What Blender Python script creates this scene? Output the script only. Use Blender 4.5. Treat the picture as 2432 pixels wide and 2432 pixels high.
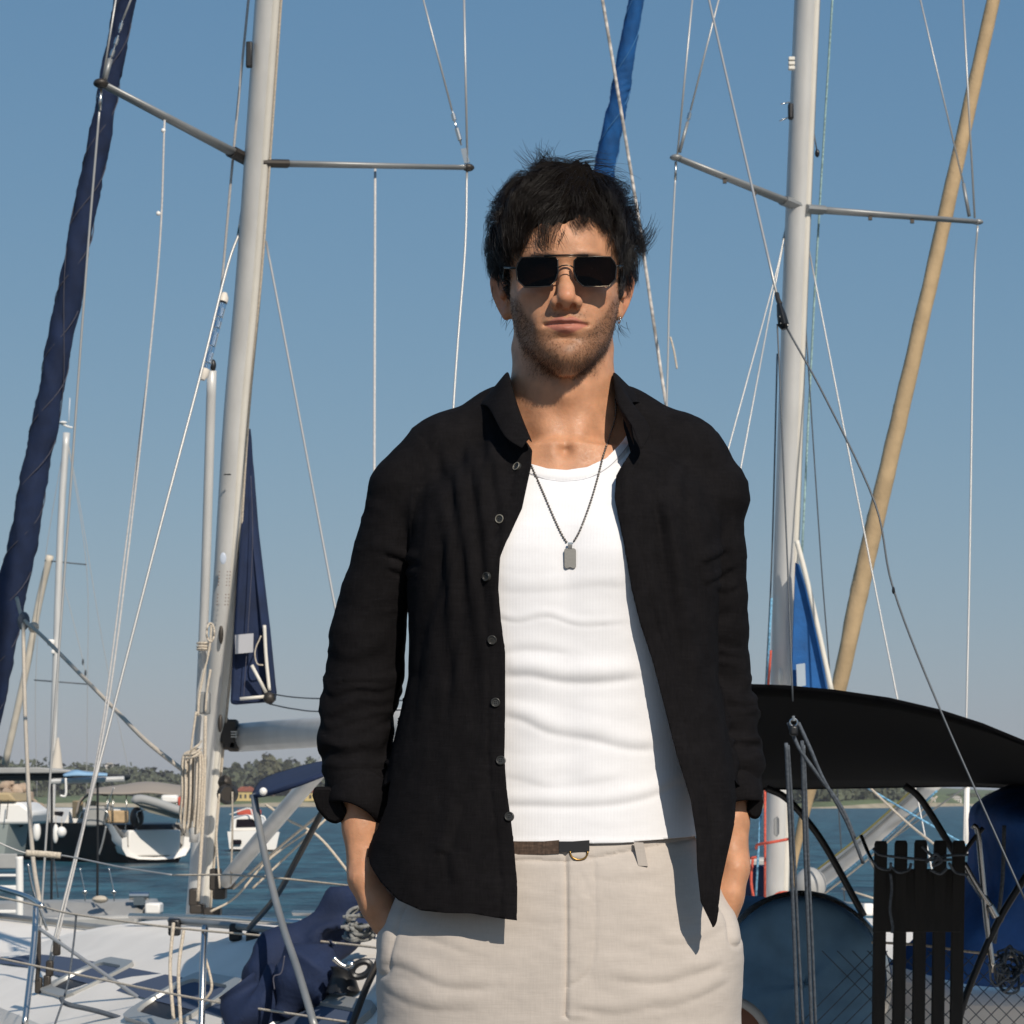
import bpy, math, random
import numpy as np
from mathutils import Vector

# ------------------------------------------------------------------ camera, sky, sun, exposure
SC = bpy.context.scene
for o in list(bpy.data.objects):
    bpy.data.objects.remove(o)
COL = SC.collection
FPX, CX, CY, HORIZON = 6000.0, 1216.0, 1216.0, 1898.0      # focal length and image centre in photo pixels
CAMZ = 1.10                                                # eye height above the quay; the water lies 1 m lower
PITCH = math.atan((HORIZON - CY) / FPX)
cam_data = bpy.data.cameras.new("camera")
cam = bpy.data.objects.new("camera", cam_data)
COL.objects.link(cam)
cam.location = (0, 0, CAMZ)
cam.rotation_euler = (math.pi / 2 + PITCH, 0, 0)
cam_data.sensor_width = 36.0
cam_data.lens = FPX / 2432.0 * 36.0
cam_data.clip_start = 0.05
cam_data.clip_end = 20000
cam_data.dof.use_dof = True
cam_data.dof.focus_distance = 2.93
cam_data.dof.aperture_fstop = 40.0
SC.camera = cam

SUN_AZ, SUN_EL = math.radians(23), math.radians(37)        # to the right of straight behind the camera
world = bpy.data.worlds.new("World")
SC.world = world
world.use_nodes = True
wn = world.node_tree.nodes
wn.clear()
w_out = wn.new("ShaderNodeOutputWorld")
w_bg = wn.new("ShaderNodeBackground")
w_sky = wn.new("ShaderNodeTexSky")
w_sky.sky_type = 'NISHITA'
w_sky.sun_disc = False
w_sky.sun_elevation = SUN_EL
w_sky.sun_rotation = math.pi - SUN_AZ
w_sky.altitude = 0
w_sky.air_density = 1.2
w_sky.dust_density = 0.45
w_sky.ozone_density = 4.0
w_bg.inputs["Strength"].default_value = 0.1
w_scale = wn.new("ShaderNodeVectorMath"); w_scale.operation = 'SCALE'; w_scale.inputs["Scale"].default_value = 0.1
w_gam = wn.new("ShaderNodeVectorMath"); w_gam.operation = 'POWER'; w_gam.inputs[1].default_value = (0.762, 0.52, 0.327)   # the hazy, low-contrast sky of the day
w_mul = wn.new("ShaderNodeVectorMath"); w_mul.operation = 'MULTIPLY'; w_mul.inputs[1].default_value = (4.5, 4.55, 5.1)
for a_, b_ in ((w_sky.outputs[0], w_scale.inputs[0]), (w_scale.outputs[0], w_gam.inputs[0]), (w_gam.outputs[0], w_mul.inputs[0]), (w_mul.outputs[0], w_bg.inputs["Color"])):
    world.node_tree.links.new(a_, b_)
world.node_tree.links.new(w_bg.outputs[0], w_out.inputs["Surface"])

sun_data = bpy.data.lights.new("sun", 'SUN')
sun_data.energy = 4.1
sun_data.angle = math.radians(0.55)
sun_data.color = (1.0, 0.915, 0.80)
sun = bpy.data.objects.new("sun", sun_data)
COL.objects.link(sun)
TO_SUN = Vector((math.sin(SUN_AZ) * math.cos(SUN_EL), -math.cos(SUN_AZ) * math.cos(SUN_EL), math.sin(SUN_EL)))
sun.rotation_euler = TO_SUN.to_track_quat('Z', 'Y').to_euler()
sun.location = (4, -6, 9)

SC.view_settings.view_transform = 'Standard'
SC.view_settings.look = 'None'
SC.view_settings.exposure = 0.0
SC.view_settings.gamma = 1.0
SC.view_settings.use_curve_mapping = False
SC.render.engine = 'CYCLES'
SC.cycles.max_bounces = 6
SC.cycles.caustics_reflective = False
SC.cycles.caustics_refractive = False

# ------------------------------------------------------------------ helpers
_ct, _st = math.cos(PITCH), math.sin(PITCH)
def P(px, py, Y):
    """World point seen at photo pixel (px, py) at distance Y into the scene."""
    u, v = (px - CX) / FPX, (CY - py) / FPX
    d = (u, _ct - v * _st, _st + v * _ct)
    t = Y / d[1]
    return Vector((d[0] * t, Y, CAMZ + d[2] * t))

def S(Y):
    return Y / FPX                                           # metres per photo pixel at distance Y

def link(name, me, mat=None, parent=None, smooth=True, mats=None):
    o = bpy.data.objects.new(name, me)
    COL.objects.link(o)
    if mats:
        for m in mats:
            me.materials.append(m)
    elif mat is not None and not me.materials:
        me.materials.append(mat)
    if smooth and len(me.polygons):
        me.polygons.foreach_set("use_smooth", np.ones(len(me.polygons), dtype=bool))
    if parent is not None:
        o.parent = parent
        o.matrix_parent_inverse = parent.matrix_world.inverted()
    return o

def thing(name, label, cat, loc=(0, 0, 0), group=None, kind=None):
    o = bpy.data.objects.new(name, None)
    COL.objects.link(o)
    o.location = loc
    o.empty_display_size = 0.1
    o.matrix_world.translation = Vector(loc)
    tag(o, label, cat, group, kind)
    return o

def tag(o, label=None, cat=None, group=None, kind=None):
    if label: o["label"] = label
    if cat: o["category"] = cat
    if group: o["group"] = group
    if kind: o["kind"] = kind
    return o

def np_mesh(name, V, F):
    """V (n,3), F (m,3) or (m,4) arrays, or a list of index lists."""
    me = bpy.data.meshes.new(name)
    V = np.asarray(V, dtype=np.float32)
    if isinstance(F, np.ndarray) and F.ndim == 2:
        k = F.shape[1]
        me.vertices.add(len(V))
        me.vertices.foreach_set("co", V.ravel())
        me.loops.add(F.size)
        me.loops.foreach_set("vertex_index", F.astype(np.int32).ravel())
        me.polygons.add(len(F))
        me.polygons.foreach_set("loop_start", np.arange(0, F.size, k, dtype=np.int32))
        me.polygons.foreach_set("loop_total", np.full(len(F), k, dtype=np.int32))
        me.update(calc_edges=True)
        me.validate()
    else:
        me.from_pydata([tuple(v) for v in V], [], [tuple(f) for f in F])
        me.update()
    return me

class MB:
    """Collects simple shapes into one mesh."""
    def __init__(self):
        self.V, self.F = [], []
    def add(self, V, F):
        n = len(self.V)
        self.V += [tuple(v) for v in V]
        self.F += [tuple(i + n for i in f) for f in F]
        return self
    def box(self, c, s, rot=None):
        hx, hy, hz = s[0] / 2, s[1] / 2, s[2] / 2
        V = [Vector((x * hx, y * hy, z * hz)) for x in (-1, 1) for y in (-1, 1) for z in (-1, 1)]
        if rot is not None:
            V = [rot @ v for v in V]
        V = [v + Vector(c) for v in V]
        return self.add(V, [(0, 1, 3, 2), (4, 6, 7, 5), (0, 4, 5, 1), (2, 3, 7, 6), (0, 2, 6, 4), (1, 5, 7, 3)])
    def tube(self, pts, r, n=8, cap=True, flat=None):
        """Sweep a circle (or ellipse: flat=(direction, factor)) along points; r a number or list."""
        pts = [Vector(p) for p in pts]
        m = len(pts)
        rr = r if isinstance(r, (list, tuple)) else [r] * m
        V, F = [], []
        ref = None
        for i, p in enumerate(pts):
            t = (pts[min(i + 1, m - 1)] - pts[max(i - 1, 0)]).normalized()
            if ref is None:
                ref = Vector((0, 1, 0)) if abs(t.y) < 0.9 else Vector((1, 0, 0))
                if flat is not None:
                    ref = Vector(flat[0])
            a = (ref - t * ref.dot(t)).normalized()
            b = t.cross(a)
            ref = a
            fb = 1.0 if flat is None else flat[1]
            for k in range(n):
                w = 2 * math.pi * k / n
                V.append(p + a * (math.cos(w) * rr[i]) + b * (math.sin(w) * rr[i] * fb))
        for i in range(m - 1):
            for k in range(n):
                k2 = (k + 1) % n
                F.append((i * n + k, i * n + k2, (i + 1) * n + k2, (i + 1) * n + k))
        if cap:
            F.append(tuple(range(n - 1, -1, -1)))
            F.append(tuple((m - 1) * n + k for k in range(n)))
        return self.add(V, F)
    def prism(self, poly, axis, depth):
        """Extrude polygon (list of Vectors) along axis vector by depth."""
        poly = [Vector(p) for p in poly]
        d = Vector(axis).normalized() * depth
        n = len(poly)
        V = poly + [p + d for p in poly]
        F = [tuple(range(n - 1, -1, -1)), tuple(range(n, 2 * n))]
        F += [(i, (i + 1) % n, n + (i + 1) % n, n + i) for i in range(n)]
        return self.add(V, F)
    def loft(self, rings, close=True, caps=True):
        n = len(rings[0]); V = [v for r in rings for v in r]; F = []
        for i in range(len(rings) - 1):
            for k in range(n if close else n - 1):
                k2 = (k + 1) % n
                F.append((i * n + k, i * n + k2, (i + 1) * n + k2, (i + 1) * n + k))
        if caps and close:
            F.append(tuple(range(n - 1, -1, -1)))
            F.append(tuple((len(rings) - 1) * n + k for k in range(n)))
        return self.add(V, F)
    def ball(self, c, r, nu=12, nv=8, scale=(1, 1, 1)):
        c = Vector(c); rings = []
        for j in range(nv + 1):
            ph = math.pi * (j + 0.02) / (nv + 0.04)
            rings.append([c + Vector((scale[0] * r * math.sin(ph) * math.cos(2 * math.pi * k / nu), scale[1] * r * math.sin(ph) * math.sin(2 * math.pi * k / nu), scale[2] * r * math.cos(ph))) for k in range(nu)])
        return self.loft(rings)
    def build(self, name, mat, parent=None, smooth=True, bevel=0.0, auto=40):
        me = bpy.data.meshes.new(name)
        me.from_pydata([tuple(v) for v in self.V], [], self.F)
        me.update()
        o = link(name, me, mat, parent, smooth)
        if smooth and auto:
            try:
                me.set_sharp_from_angle(angle=math.radians(auto))
            except Exception:
                pass
        if bevel:
            md = o.modifiers.new("bevel", 'BEVEL'); md.width = bevel; md.segments = 2; md.limit_method = 'ANGLE'
        return o

def catmull(pts, n):
    """Smooth resample of control points (arrays) into n points."""
    A = np.asarray([tuple(p) for p in pts], dtype=float)
    m = len(A)
    if m == 2:
        t = np.linspace(0, 1, n)[:, None]
        return A[0] * (1 - t) + A[1] * t
    E = np.vstack([2 * A[0] - A[1], A, 2 * A[-1] - A[-2]])
    s = np.linspace(0, m - 1 - 1e-9, n)
    i = s.astype(int); f = (s - i)[:, None]
    p0, p1, p2, p3 = E[i], E[i + 1], E[i + 2], E[i + 3]
    return 0.5 * ((2 * p1) + (-p0 + p2) * f + (2 * p0 - 5 * p1 + 4 * p2 - p3) * f ** 2 + (-p0 + 3 * p1 - 3 * p2 + p3) * f ** 3)

def vnoise(p, seed=0):
    """Smooth 3D value noise in -1..1 at points p (n,3)."""
    p = np.asarray(p, dtype=np.float64)
    i = np.floor(p).astype(np.int64); f = p - i
    f = f * f * f * (f * (f * 6 - 15) + 10)
    def h(ix, iy, iz):
        n = (ix * 374761393 + iy * 668265263 + iz * 2147483647 + seed * 974634757) & 0xFFFFFFFF
        n = ((n ^ (n >> 13)) * 1274126177) & 0xFFFFFFFF
        n = ((n ^ (n >> 16)) * 2246822519) & 0xFFFFFFFF
        return ((n ^ (n >> 15)) & 0xFFFFFF) / float(0xFFFFFF) * 2 - 1
    out = 0
    for dx in (0, 1):
        wx = f[:, 0] if dx else 1 - f[:, 0]
        for dy in (0, 1):
            wy = f[:, 1] if dy else 1 - f[:, 1]
            for dz in (0, 1):
                wz = f[:, 2] if dz else 1 - f[:, 2]
                out = out + wx * wy * wz * h(i[:, 0] + dx, i[:, 1] + dy, i[:, 2] + dz)
    return out

def fbm(p, oct=3, seed=0):
    a, s, o = 1.0, 0.0, 0.0
    p = np.asarray(p, dtype=float)
    for k in range(oct):
        o = o + a * vnoise(p * 2 ** k + 17.3 * k, seed + k); s += a; a *= 0.5
    return o / s

# ------------------------------------------------------------------ materials
def mat(name, color, rough=0.5, metal=0.0, spec=0.5, noise=None, bump=None, sheen=0.0, trans=0.0, coat=0.0, sss=0.0, coords='Object'):
    """Principled material. noise=(scale, amount, detail, stretch xyz) varies the colour, bump=(scale, strength, distance, stretch)."""
    m = bpy.data.materials.new(name)
    m.use_nodes = True
    nt = m.node_tree; n = nt.nodes; L = nt.links
    b = n["Principled BSDF"]
    b.inputs["Base Color"].default_value = (*color, 1)
    b.inputs["Roughness"].default_value = rough
    b.inputs["Metallic"].default_value = metal
    b.inputs["Specular IOR Level"].default_value = spec
    b.inputs["Sheen Weight"].default_value = sheen
    b.inputs["Transmission Weight"].default_value = trans
    b.inputs["Coat Weight"].default_value = coat
    tc = n.new("ShaderNodeTexCoord")
    def ntex(scale, detail, stretch):
        mp = n.new("ShaderNodeMapping"); mp.inputs["Scale"].default_value = stretch or (1, 1, 1)
        t = n.new("ShaderNodeTexNoise"); t.inputs["Scale"].default_value = scale; t.inputs["Detail"].default_value = detail
        L.new(tc.outputs[coords], mp.inputs["Vector"]); L.new(mp.outputs[0], t.inputs["Vector"])
        return t
    if noise:
        t = ntex(noise[0], noise[2] if len(noise) > 2 else 4, noise[3] if len(noise) > 3 else None)
        r = n.new("ShaderNodeMapRange")
        r.inputs["From Min"].default_value = 0.3; r.inputs["From Max"].default_value = 0.7
        r.inputs["To Min"].default_value = 1 - noise[1]; r.inputs["To Max"].default_value = 1 + noise[1]
        mx = n.new("ShaderNodeVectorMath"); mx.operation = 'SCALE'; mx.inputs[0].default_value = color
        L.new(t.outputs["Fac"], r.inputs["Value"]); L.new(r.outputs[0], mx.inputs["Scale"]); L.new(mx.outputs[0], b.inputs["Base Color"])
    if bump:
        t = ntex(bump[0], 3, bump[3] if len(bump) > 3 else None)
        bp = n.new("ShaderNodeBump"); bp.inputs["Strength"].default_value = bump[1]; bp.inputs["Distance"].default_value = bump[2]
        L.new(t.outputs["Fac"], bp.inputs["Height"]); L.new(bp.outputs[0], b.inputs["Normal"])
    return m
# ------------------------------------------------------------------ shared materials
M_alu = mat("mast_aluminium", (0.60, 0.59, 0.565), rough=0.42, metal=0.15, noise=(3, 0.10, 4, (3, 3, 0.4)))
M_alud = mat("anodised_grey", (0.28, 0.285, 0.28), rough=0.45, metal=0.4, noise=(8, 0.12))
M_cream = mat("cream_track", (0.70, 0.66, 0.58), rough=0.45, noise=(6, 0.06))
M_steel = mat("stainless_steel", (0.62, 0.60, 0.57), rough=0.25, metal=1.0)
M_wire = mat("steel_wire", (0.48, 0.47, 0.45), rough=0.45, metal=0.5)
M_wired = mat("dark_wire", (0.09, 0.10, 0.11), rough=0.5, metal=0.4)
M_line = mat("pale_line", (0.52, 0.50, 0.48), rough=0.8, noise=(120, 0.15, 2))
M_rope = mat("beige_rope", (0.52, 0.45, 0.36), rough=0.9, noise=(160, 0.28, 2, (1, 1, 1)))
M_roped = mat("grey_blue_rope", (0.085, 0.10, 0.12), rough=0.9, noise=(150, 0.35, 2))
M_red = mat("red_rope", (0.55, 0.09, 0.055), rough=0.8, noise=(120, 0.35, 2))
M_bluer = mat("blue_fleck_rope", (0.16, 0.36, 0.52), rough=0.8, noise=(70, 0.5, 2))
M_navy = mat("navy_canvas", (0.007, 0.018, 0.058), rough=0.85, noise=(9, 0.25, 5), bump=(60, 0.25, 0.01))
M_blue = mat("blue_canvas", (0.006, 0.085, 0.27), rough=0.8, noise=(10, 0.22, 5), bump=(50, 0.25, 0.01))
M_tan = mat("beige_canvas", (0.50, 0.355, 0.20), rough=0.85, noise=(6, 0.15, 5), bump=(40, 0.3, 0.01))
M_gel = mat("white_gelcoat", (0.86, 0.80, 0.72), rough=0.6, noise=(2.5, 0.05, 6), spec=0.15)
M_gelg = mat("grey_gelcoat", (0.36, 0.355, 0.34), rough=0.5, noise=(3, 0.1, 5))
M_blackc = mat("black_canvas", (0.0025, 0.0025, 0.003), rough=0.95, spec=0.05)
M_blk = mat("black_fitting", (0.012, 0.012, 0.013), rough=0.4)
M_brz = mat("brown_fitting", (0.055, 0.047, 0.04), rough=0.5, metal=0.5)
M_glass = mat("dark_window", (0.012, 0.009, 0.013), rough=0.35, spec=0.06)
M_white = mat("white_paint", (0.84, 0.81, 0.76), rough=0.5)

# ------------------------------------------------------------------ setting: water, quay, far shore
def build_water():
    m = bpy.data.materials.new("sea_water"); m.use_nodes = True
    nt = m.node_tree; n = nt.nodes; L = nt.links; b = n["Principled BSDF"]
    b.inputs["Base Color"].default_value = (0.010, 0.052, 0.078, 1); b.inputs["Roughness"].default_value = 0.30; b.inputs["IOR"].default_value = 1.2
    b.inputs["Specular IOR Level"].default_value = 0.12
    tc = n.new("ShaderNodeTexCoord")
    def nz(scale, st, det):
        mp = n.new("ShaderNodeMapping"); mp.inputs["Scale"].default_value = st
        t = n.new("ShaderNodeTexNoise"); t.inputs["Scale"].default_value = scale; t.inputs["Detail"].default_value = det; t.inputs["Roughness"].default_value = 0.62
        L.new(tc.outputs["Object"], mp.inputs["Vector"]); L.new(mp.outputs[0], t.inputs["Vector"]); return t.outputs["Fac"]
    a = nz(1.5, (0.55, 0.26, 1), 6); c = nz(0.07, (1, 0.25, 1), 4); d = nz(2.4, (1, 0.6, 1), 3)
    mx = n.new("ShaderNodeMixRGB"); mx.blend_type = 'MIX'
    mx.inputs["Color1"].default_value = (0.004, 0.028, 0.050, 1); mx.inputs["Color2"].default_value = (0.040, 0.135, 0.175, 1)
    ra = n.new("ShaderNodeMapRange"); ra.inputs["From Min"].default_value = 0.40; ra.inputs["From Max"].default_value = 0.63; L.new(a, ra.inputs["Value"])
    L.new(ra.outputs[0], mx.inputs["Fac"]); L.new(mx.outputs[0], b.inputs["Base Color"])
    ad = n.new("ShaderNodeMath"); ad.operation = 'MULTIPLY_ADD'; ad.inputs[1].default_value = 0.25; L.new(d, ad.inputs[0]); L.new(a, ad.inputs[2])
    bp = n.new("ShaderNodeBump"); bp.inputs["Strength"].default_value = 1.0; bp.inputs["Distance"].default_value = 0.55
    L.new(ad.outputs[0], bp.inputs["Height"]); L.new(bp.outputs[0], b.inputs["Normal"])
    me = bpy.data.meshes.new("sea")
    me.from_pydata([(-6000, 5.2, -1), (6000, 5.2, -1), (6000, 9000, -1), (-6000, 9000, -1)], [], [(0, 1, 2, 3)])
    tag(link("sea", me, m, smooth=False), kind="structure")
build_water()
M_conc = mat("quay_concrete", (0.17, 0.16, 0.145), rough=0.9, noise=(3, 0.2, 8), bump=(20, 0.4, 0.01))
tag(MB().box((0, -32.4, -1.0), (400, 75.2, 2.0)).build("quay", M_conc, smooth=False, bevel=0.03), kind="structure")

def shore_y(px):
    return np.interp(px, [-400, 0, 700, 1300, 1900, 2100, 2432, 2900], [620, 640, 700, 760, 560, 600, 900, 1000])
def build_land():
    M_land = mat("shore_ground", (0.10, 0.13, 0.05), rough=1, noise=(0.05, 0.3, 6))
    M_beach = mat("pale_beach", (0.34, 0.29, 0.20), rough=1, noise=(0.2, 0.2, 5))
    cols = np.linspace(-3200, 5600, 180); rows = [(0, -1.6), (5, -0.2), (12, 0.3), (30, 1.4), (120, 3.5), (420, 6.0)]
    V, F = [], []
    for px in cols:
        Y0 = float(shore_y(px)); x = (px - CX) / FPX * Y0
        for d, z in rows:
            k = 1 + d / Y0; V.append((x * k, Y0 + d, z + 0.5 * math.sin(px * 0.013 + d)))
    R = len(rows)
    F = [(i * R + j, (i + 1) * R + j, (i + 1) * R + j + 1, i * R + j + 1) for i in range(len(cols) - 1) for j in range(R - 1)]
    me = bpy.data.meshes.new("far_shore_land"); me.from_pydata(V, [], F)
    o = link("land", me, mats=[M_land, M_beach]); tag(o, kind="structure")
    me.polygons.foreach_set("material_index", [1 if (i % (R - 1)) < 1 else 0 for i in range(len(F))])
build_land()

def leaf_crowns(rng, crowns, size, per):
    """Leaf-clump quads scattered through the volume of ellipsoid crowns (x, y, z, rx, rz)."""
    V = []
    for x, y, z, rx, rz in crowns:
        n = int(per * (0.6 + 0.8 * rng.random()))
        d = rng.normal(0, 1, (n, 3)); d /= np.linalg.norm(d, axis=1, keepdims=True)
        lump = 1 + 0.28 * vnoise(d * 2.1 + rng.random(3) * 50, 3)
        r = (rng.random(n) ** 0.45) * lump
        c = np.array([x, y, z]) + d * np.stack([r * rx, r * rx, r * rz], 1)
        a = rng.normal(0, 1, (n, 3)); a /= np.linalg.norm(a, axis=1, keepdims=True)
        b = np.cross(a, d); b /= np.linalg.norm(b, axis=1, keepdims=True) + 1e-9
        s = (size * (0.6 + 0.8 * rng.random(n)))[:, None]
        V.append(np.stack([c - a * s - b * s * .7, c + a * s - b * s * .5, c + a * s * .8 + b * s, c - a * s * .9 + b * s * .6], 1).reshape(-1, 3))
    V = np.concatenate(V)
    return V, np.arange(len(V)).reshape(-1, 4)
M_leaf = mat("pine_foliage", (0.078, 0.088, 0.052), rough=0.9, noise=(0.18, 0.4, 4))
M_leafb = mat("brown_green_foliage", (0.082, 0.082, 0.044), rough=0.9, noise=(0.2, 0.5, 4))
M_trunk = mat("tree_bark", (0.10, 0.075, 0.055), rough=1)
def build_trees():
    rng = np.random.default_rng(3)
    top = lambda px: np.interp(px, [-200, 0, 60, 200, 330, 400, 500, 560, 600, 640, 680, 720, 780, 900, 1100], [1805, 1802, 1812, 1818, 1824, 1832, 1836, 1820, 1815, 1800, 1806, 1812, 1806, 1800, 1806])
    crowns = []
    for px in np.arange(-1700, 1250, 13):
        for k in range(3):
            p = px + rng.normal(0, 8); Y = float(shore_y(p)) + 45 + 40 * k + rng.random() * 25
            t = top(p) + rng.normal(0, 5) + (2 - k) * 10
            zt = P(p, t, Y).z; rx = (0.10 + 0.05 * rng.random()) * Y / 20
            rz = min(rx, 0.5 * (zt - 1.5)); crowns.append(((p - CX) / FPX * Y, Y, zt - rz, rx * 1.15, rz))
            crowns.append(((p - CX) / FPX * Y, Y, max(2.2, zt - 2.3 * rz), rx * 1.1, rz))
    for px in np.arange(1700, 2140, 12):
        for k in range(2):
            p = px + rng.normal(0, 6); Y = float(shore_y(p)) + 22 + 25 * k
            t = np.interp(p, [1700, 1900, 2080, 2110, 2140], [1845, 1850, 1862, 1875, 1893]) + rng.normal(0, 6)
            zt = P(p, t, Y).z; rz = max(1.0, 0.42 * zt); crowns.append(((p - CX) / FPX * Y, Y, zt - rz, rz * 1.1, rz))
    for px in np.arange(2150, 4400, 18):
        p = px + rng.normal(0, 8); Y = float(shore_y(p)) + 60
        zt = P(p, 1889 + rng.normal(0, 3), Y).z; rz = max(0.8, 0.4 * zt); crowns.append(((p - CX) / FPX * Y, Y, zt - rz, rz * 1.5, rz))
    V, Q = leaf_crowns(rng, crowns, 0.75, 150)
    tag(link("treeline", np_mesh("treeline", V, Q), M_leaf, smooth=False), "dark green wooded shore behind the moored boats", "woodland", kind="stuff")
    # trees that stand out from the mass
    for i, (px, ty, w, lab) in enumerate([(652, 1792, 62, "rounded brownish tree rising highest behind the boom of the white sailboat"), (692, 1806, 26, "narrow dark tree just beyond the rounded brownish tree"), (745, 1800, 24, "small dark pointed tree beside the man's sleeve"), (562, 1812, 30, "dark tree rising beside the mast above the yellow house")]):
        Y = float(shore_y(px)) + 38
        t = thing("shore_tree", lab, "tree", ((px - CX) / FPX * Y, Y, 1.5), group="trees standing out of the far wood")
        zt = P(px, ty, Y).z; rx = w / 2 * S(Y); h = zt - 1.5
        cr = [((px - CX) / FPX * Y + rng.normal(0, rx * 0.35), Y + rng.normal(0, 2), 1.5 + h * f, rx * q, h * 0.24) for f, q in ((0.42, 0.95), (0.55, 1.0), (0.68, 0.85), (0.78, 0.65))]
        V, Q = leaf_crowns(rng, cr, 0.5, 420)
        link("crown", np_mesh("crown", V, Q), M_leafb if i == 0 else M_leaf, t, smooth=False)
        b = Vector(((px - CX) / FPX * Y, Y, 0.5)); MB().tube([b, b + Vector((0.3, 0, h * 0.4)), b + Vector((0, 0, h * 0.75))], [0.5, 0.35, 0.15], 7).build("trunk", M_trunk, t)
build_trees()

def build_houses():
    M_yel = mat("yellow_render", (0.56, 0.42, 0.17), rough=0.95, noise=(0.5, 0.1)); M_rf = mat("red_roof_tiles", (0.42, 0.13, 0.07), rough=0.9, noise=(1.2, 0.2))
    M_wht = mat("white_render", (0.62, 0.58, 0.52), rough=0.95); M_dk = mat("dark_window_glass", (0.03, 0.03, 0.035), rough=0.2)
    for px0, px1, yt, yb, ye, wm, lab in [(560, 606, 1868, 1902, 1880, M_yel, "yellow house with red tiled roof right of the mast winch"), (712, 762, 1872, 1902, 1882, M_yel, "yellow house with red roof under the navy sprayhood"), (2178, 2200, 1886, 1904, 1893, M_yel, "small yellow house on the far shore beyond the aluminium strut"), (2262, 2284, 1890, 1908, 1896, M_wht, "white flat house on the far shore beside the white post"), (2205, 2222, 1893, 1908, 1898, M_wht, "little white cottage on the far shore between struts"), (250, 268, 1811, 1822, 1815, M_wht, "pale distant building above the tree tops")]:
        Y = float(shore_y((px0 + px1) / 2)) + (12 if yt > 1840 else 150)
        a, b = P(px0, yb, Y), P(px1, ye, Y); w, zt = b.x - a.x, P(px0, yt, Y).z
        zb = min(a.z, 0.6); c = Vector(((a.x + b.x) / 2, Y + w * 0.3, 0))
        h = thing("house", lab, "house", (c.x, Y, zb))
        MB().box((c.x, c.y, (zb + b.z) / 2), (w, w * 0.6, b.z - zb)).build("wall", wm, h, smooth=False)
        e = 0.06 * w
        MB().prism([(a.x - e, Y - e, b.z), (b.x + e, Y - e, b.z), (b.x - w * 0.22, c.y, zt), (a.x + w * 0.22, c.y, zt)], (0, 1, 0), 0.05).add([(a.x - e, Y - e, b.z), (b.x + e, Y - e, b.z), (b.x + e, Y + w * 0.6 + e, b.z), (a.x - e, Y + w * 0.6 + e, b.z), (a.x + w * 0.22, c.y, zt), (b.x - w * 0.22, c.y, zt)], [(0, 1, 5, 4), (1, 2, 5), (2, 3, 4, 5), (3, 0, 4)]).build("roof", M_rf if wm is M_yel else M_wht, h, smooth=False)
        for k in (0.25, 0.5, 0.75):
            MB().box((a.x + w * k, Y - 0.05, zb + (b.z - zb) * 0.5), (w * 0.1, 0.12, (b.z - zb) * 0.4)).build("window", M_dk, h, smooth=False)
build_houses()

def build_rocks():
    M_rock = mat("tan_rock", (0.42, 0.31, 0.22), rough=0.95, noise=(0.8, 0.25, 6), bump=(2, 0.5, 0.1))
    rng = np.random.default_rng(8); Y = 240
    for i, (px, py, w) in enumerate([(8, 1868, 30), (22, 1860, 26), (40, 1878, 34), (56, 1872, 24), (14, 1890, 36), (44, 1900, 38), (66, 1892, 30), (74, 1910, 34), (28, 1912, 40), (90, 1918, 30), (100, 1928, 28), (-14, 1880, 36), (60, 1926, 36), (112, 1932, 22)]):
        c = P(px, py, Y + rng.normal(0, 1)); r = w / 2 * S(Y)
        V, F = [], []
        b = MB().ball((0, 0, 0), 1, 10, 7)
        A = np.array(b.V); A = A * (1 + 0.35 * vnoise(A * 1.3 + i * 7, i))[:, None] * np.array([1, 1, 0.85]) * r
        A += np.array(c); A[:, 2] = np.maximum(A[:, 2], -1.4)
        me = bpy.data.meshes.new("rock"); me.from_pydata([tuple(v) for v in A], [], b.F)
        tag(link("boulder", me, M_rock, smooth=False), "tan boulder of the rock pile behind the grey hull at the picture's edge", "rock", "boulders of the shore rock pile")
build_rocks()

# ------------------------------------------------------------------ the hazy air over the bay
def build_haze():
    m = bpy.data.materials.new("sea_haze"); m.use_nodes = True
    n = m.node_tree.nodes; n.clear()
    o = n.new("ShaderNodeOutputMaterial"); v = n.new("ShaderNodeVolumePrincipled")
    v.inputs["Color"].default_value = (0.95, 0.94, 1.0, 1); v.inputs["Density"].default_value = 0.00018; v.inputs["Anisotropy"].default_value = 0.0
    m.node_tree.links.new(v.outputs[0], o.inputs["Volume"])
    tag(MB().box((0, 640, 9.0), (2600, 1500, 24.0)).build("haze", m, smooth=False), kind="stuff")
build_haze()
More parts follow.
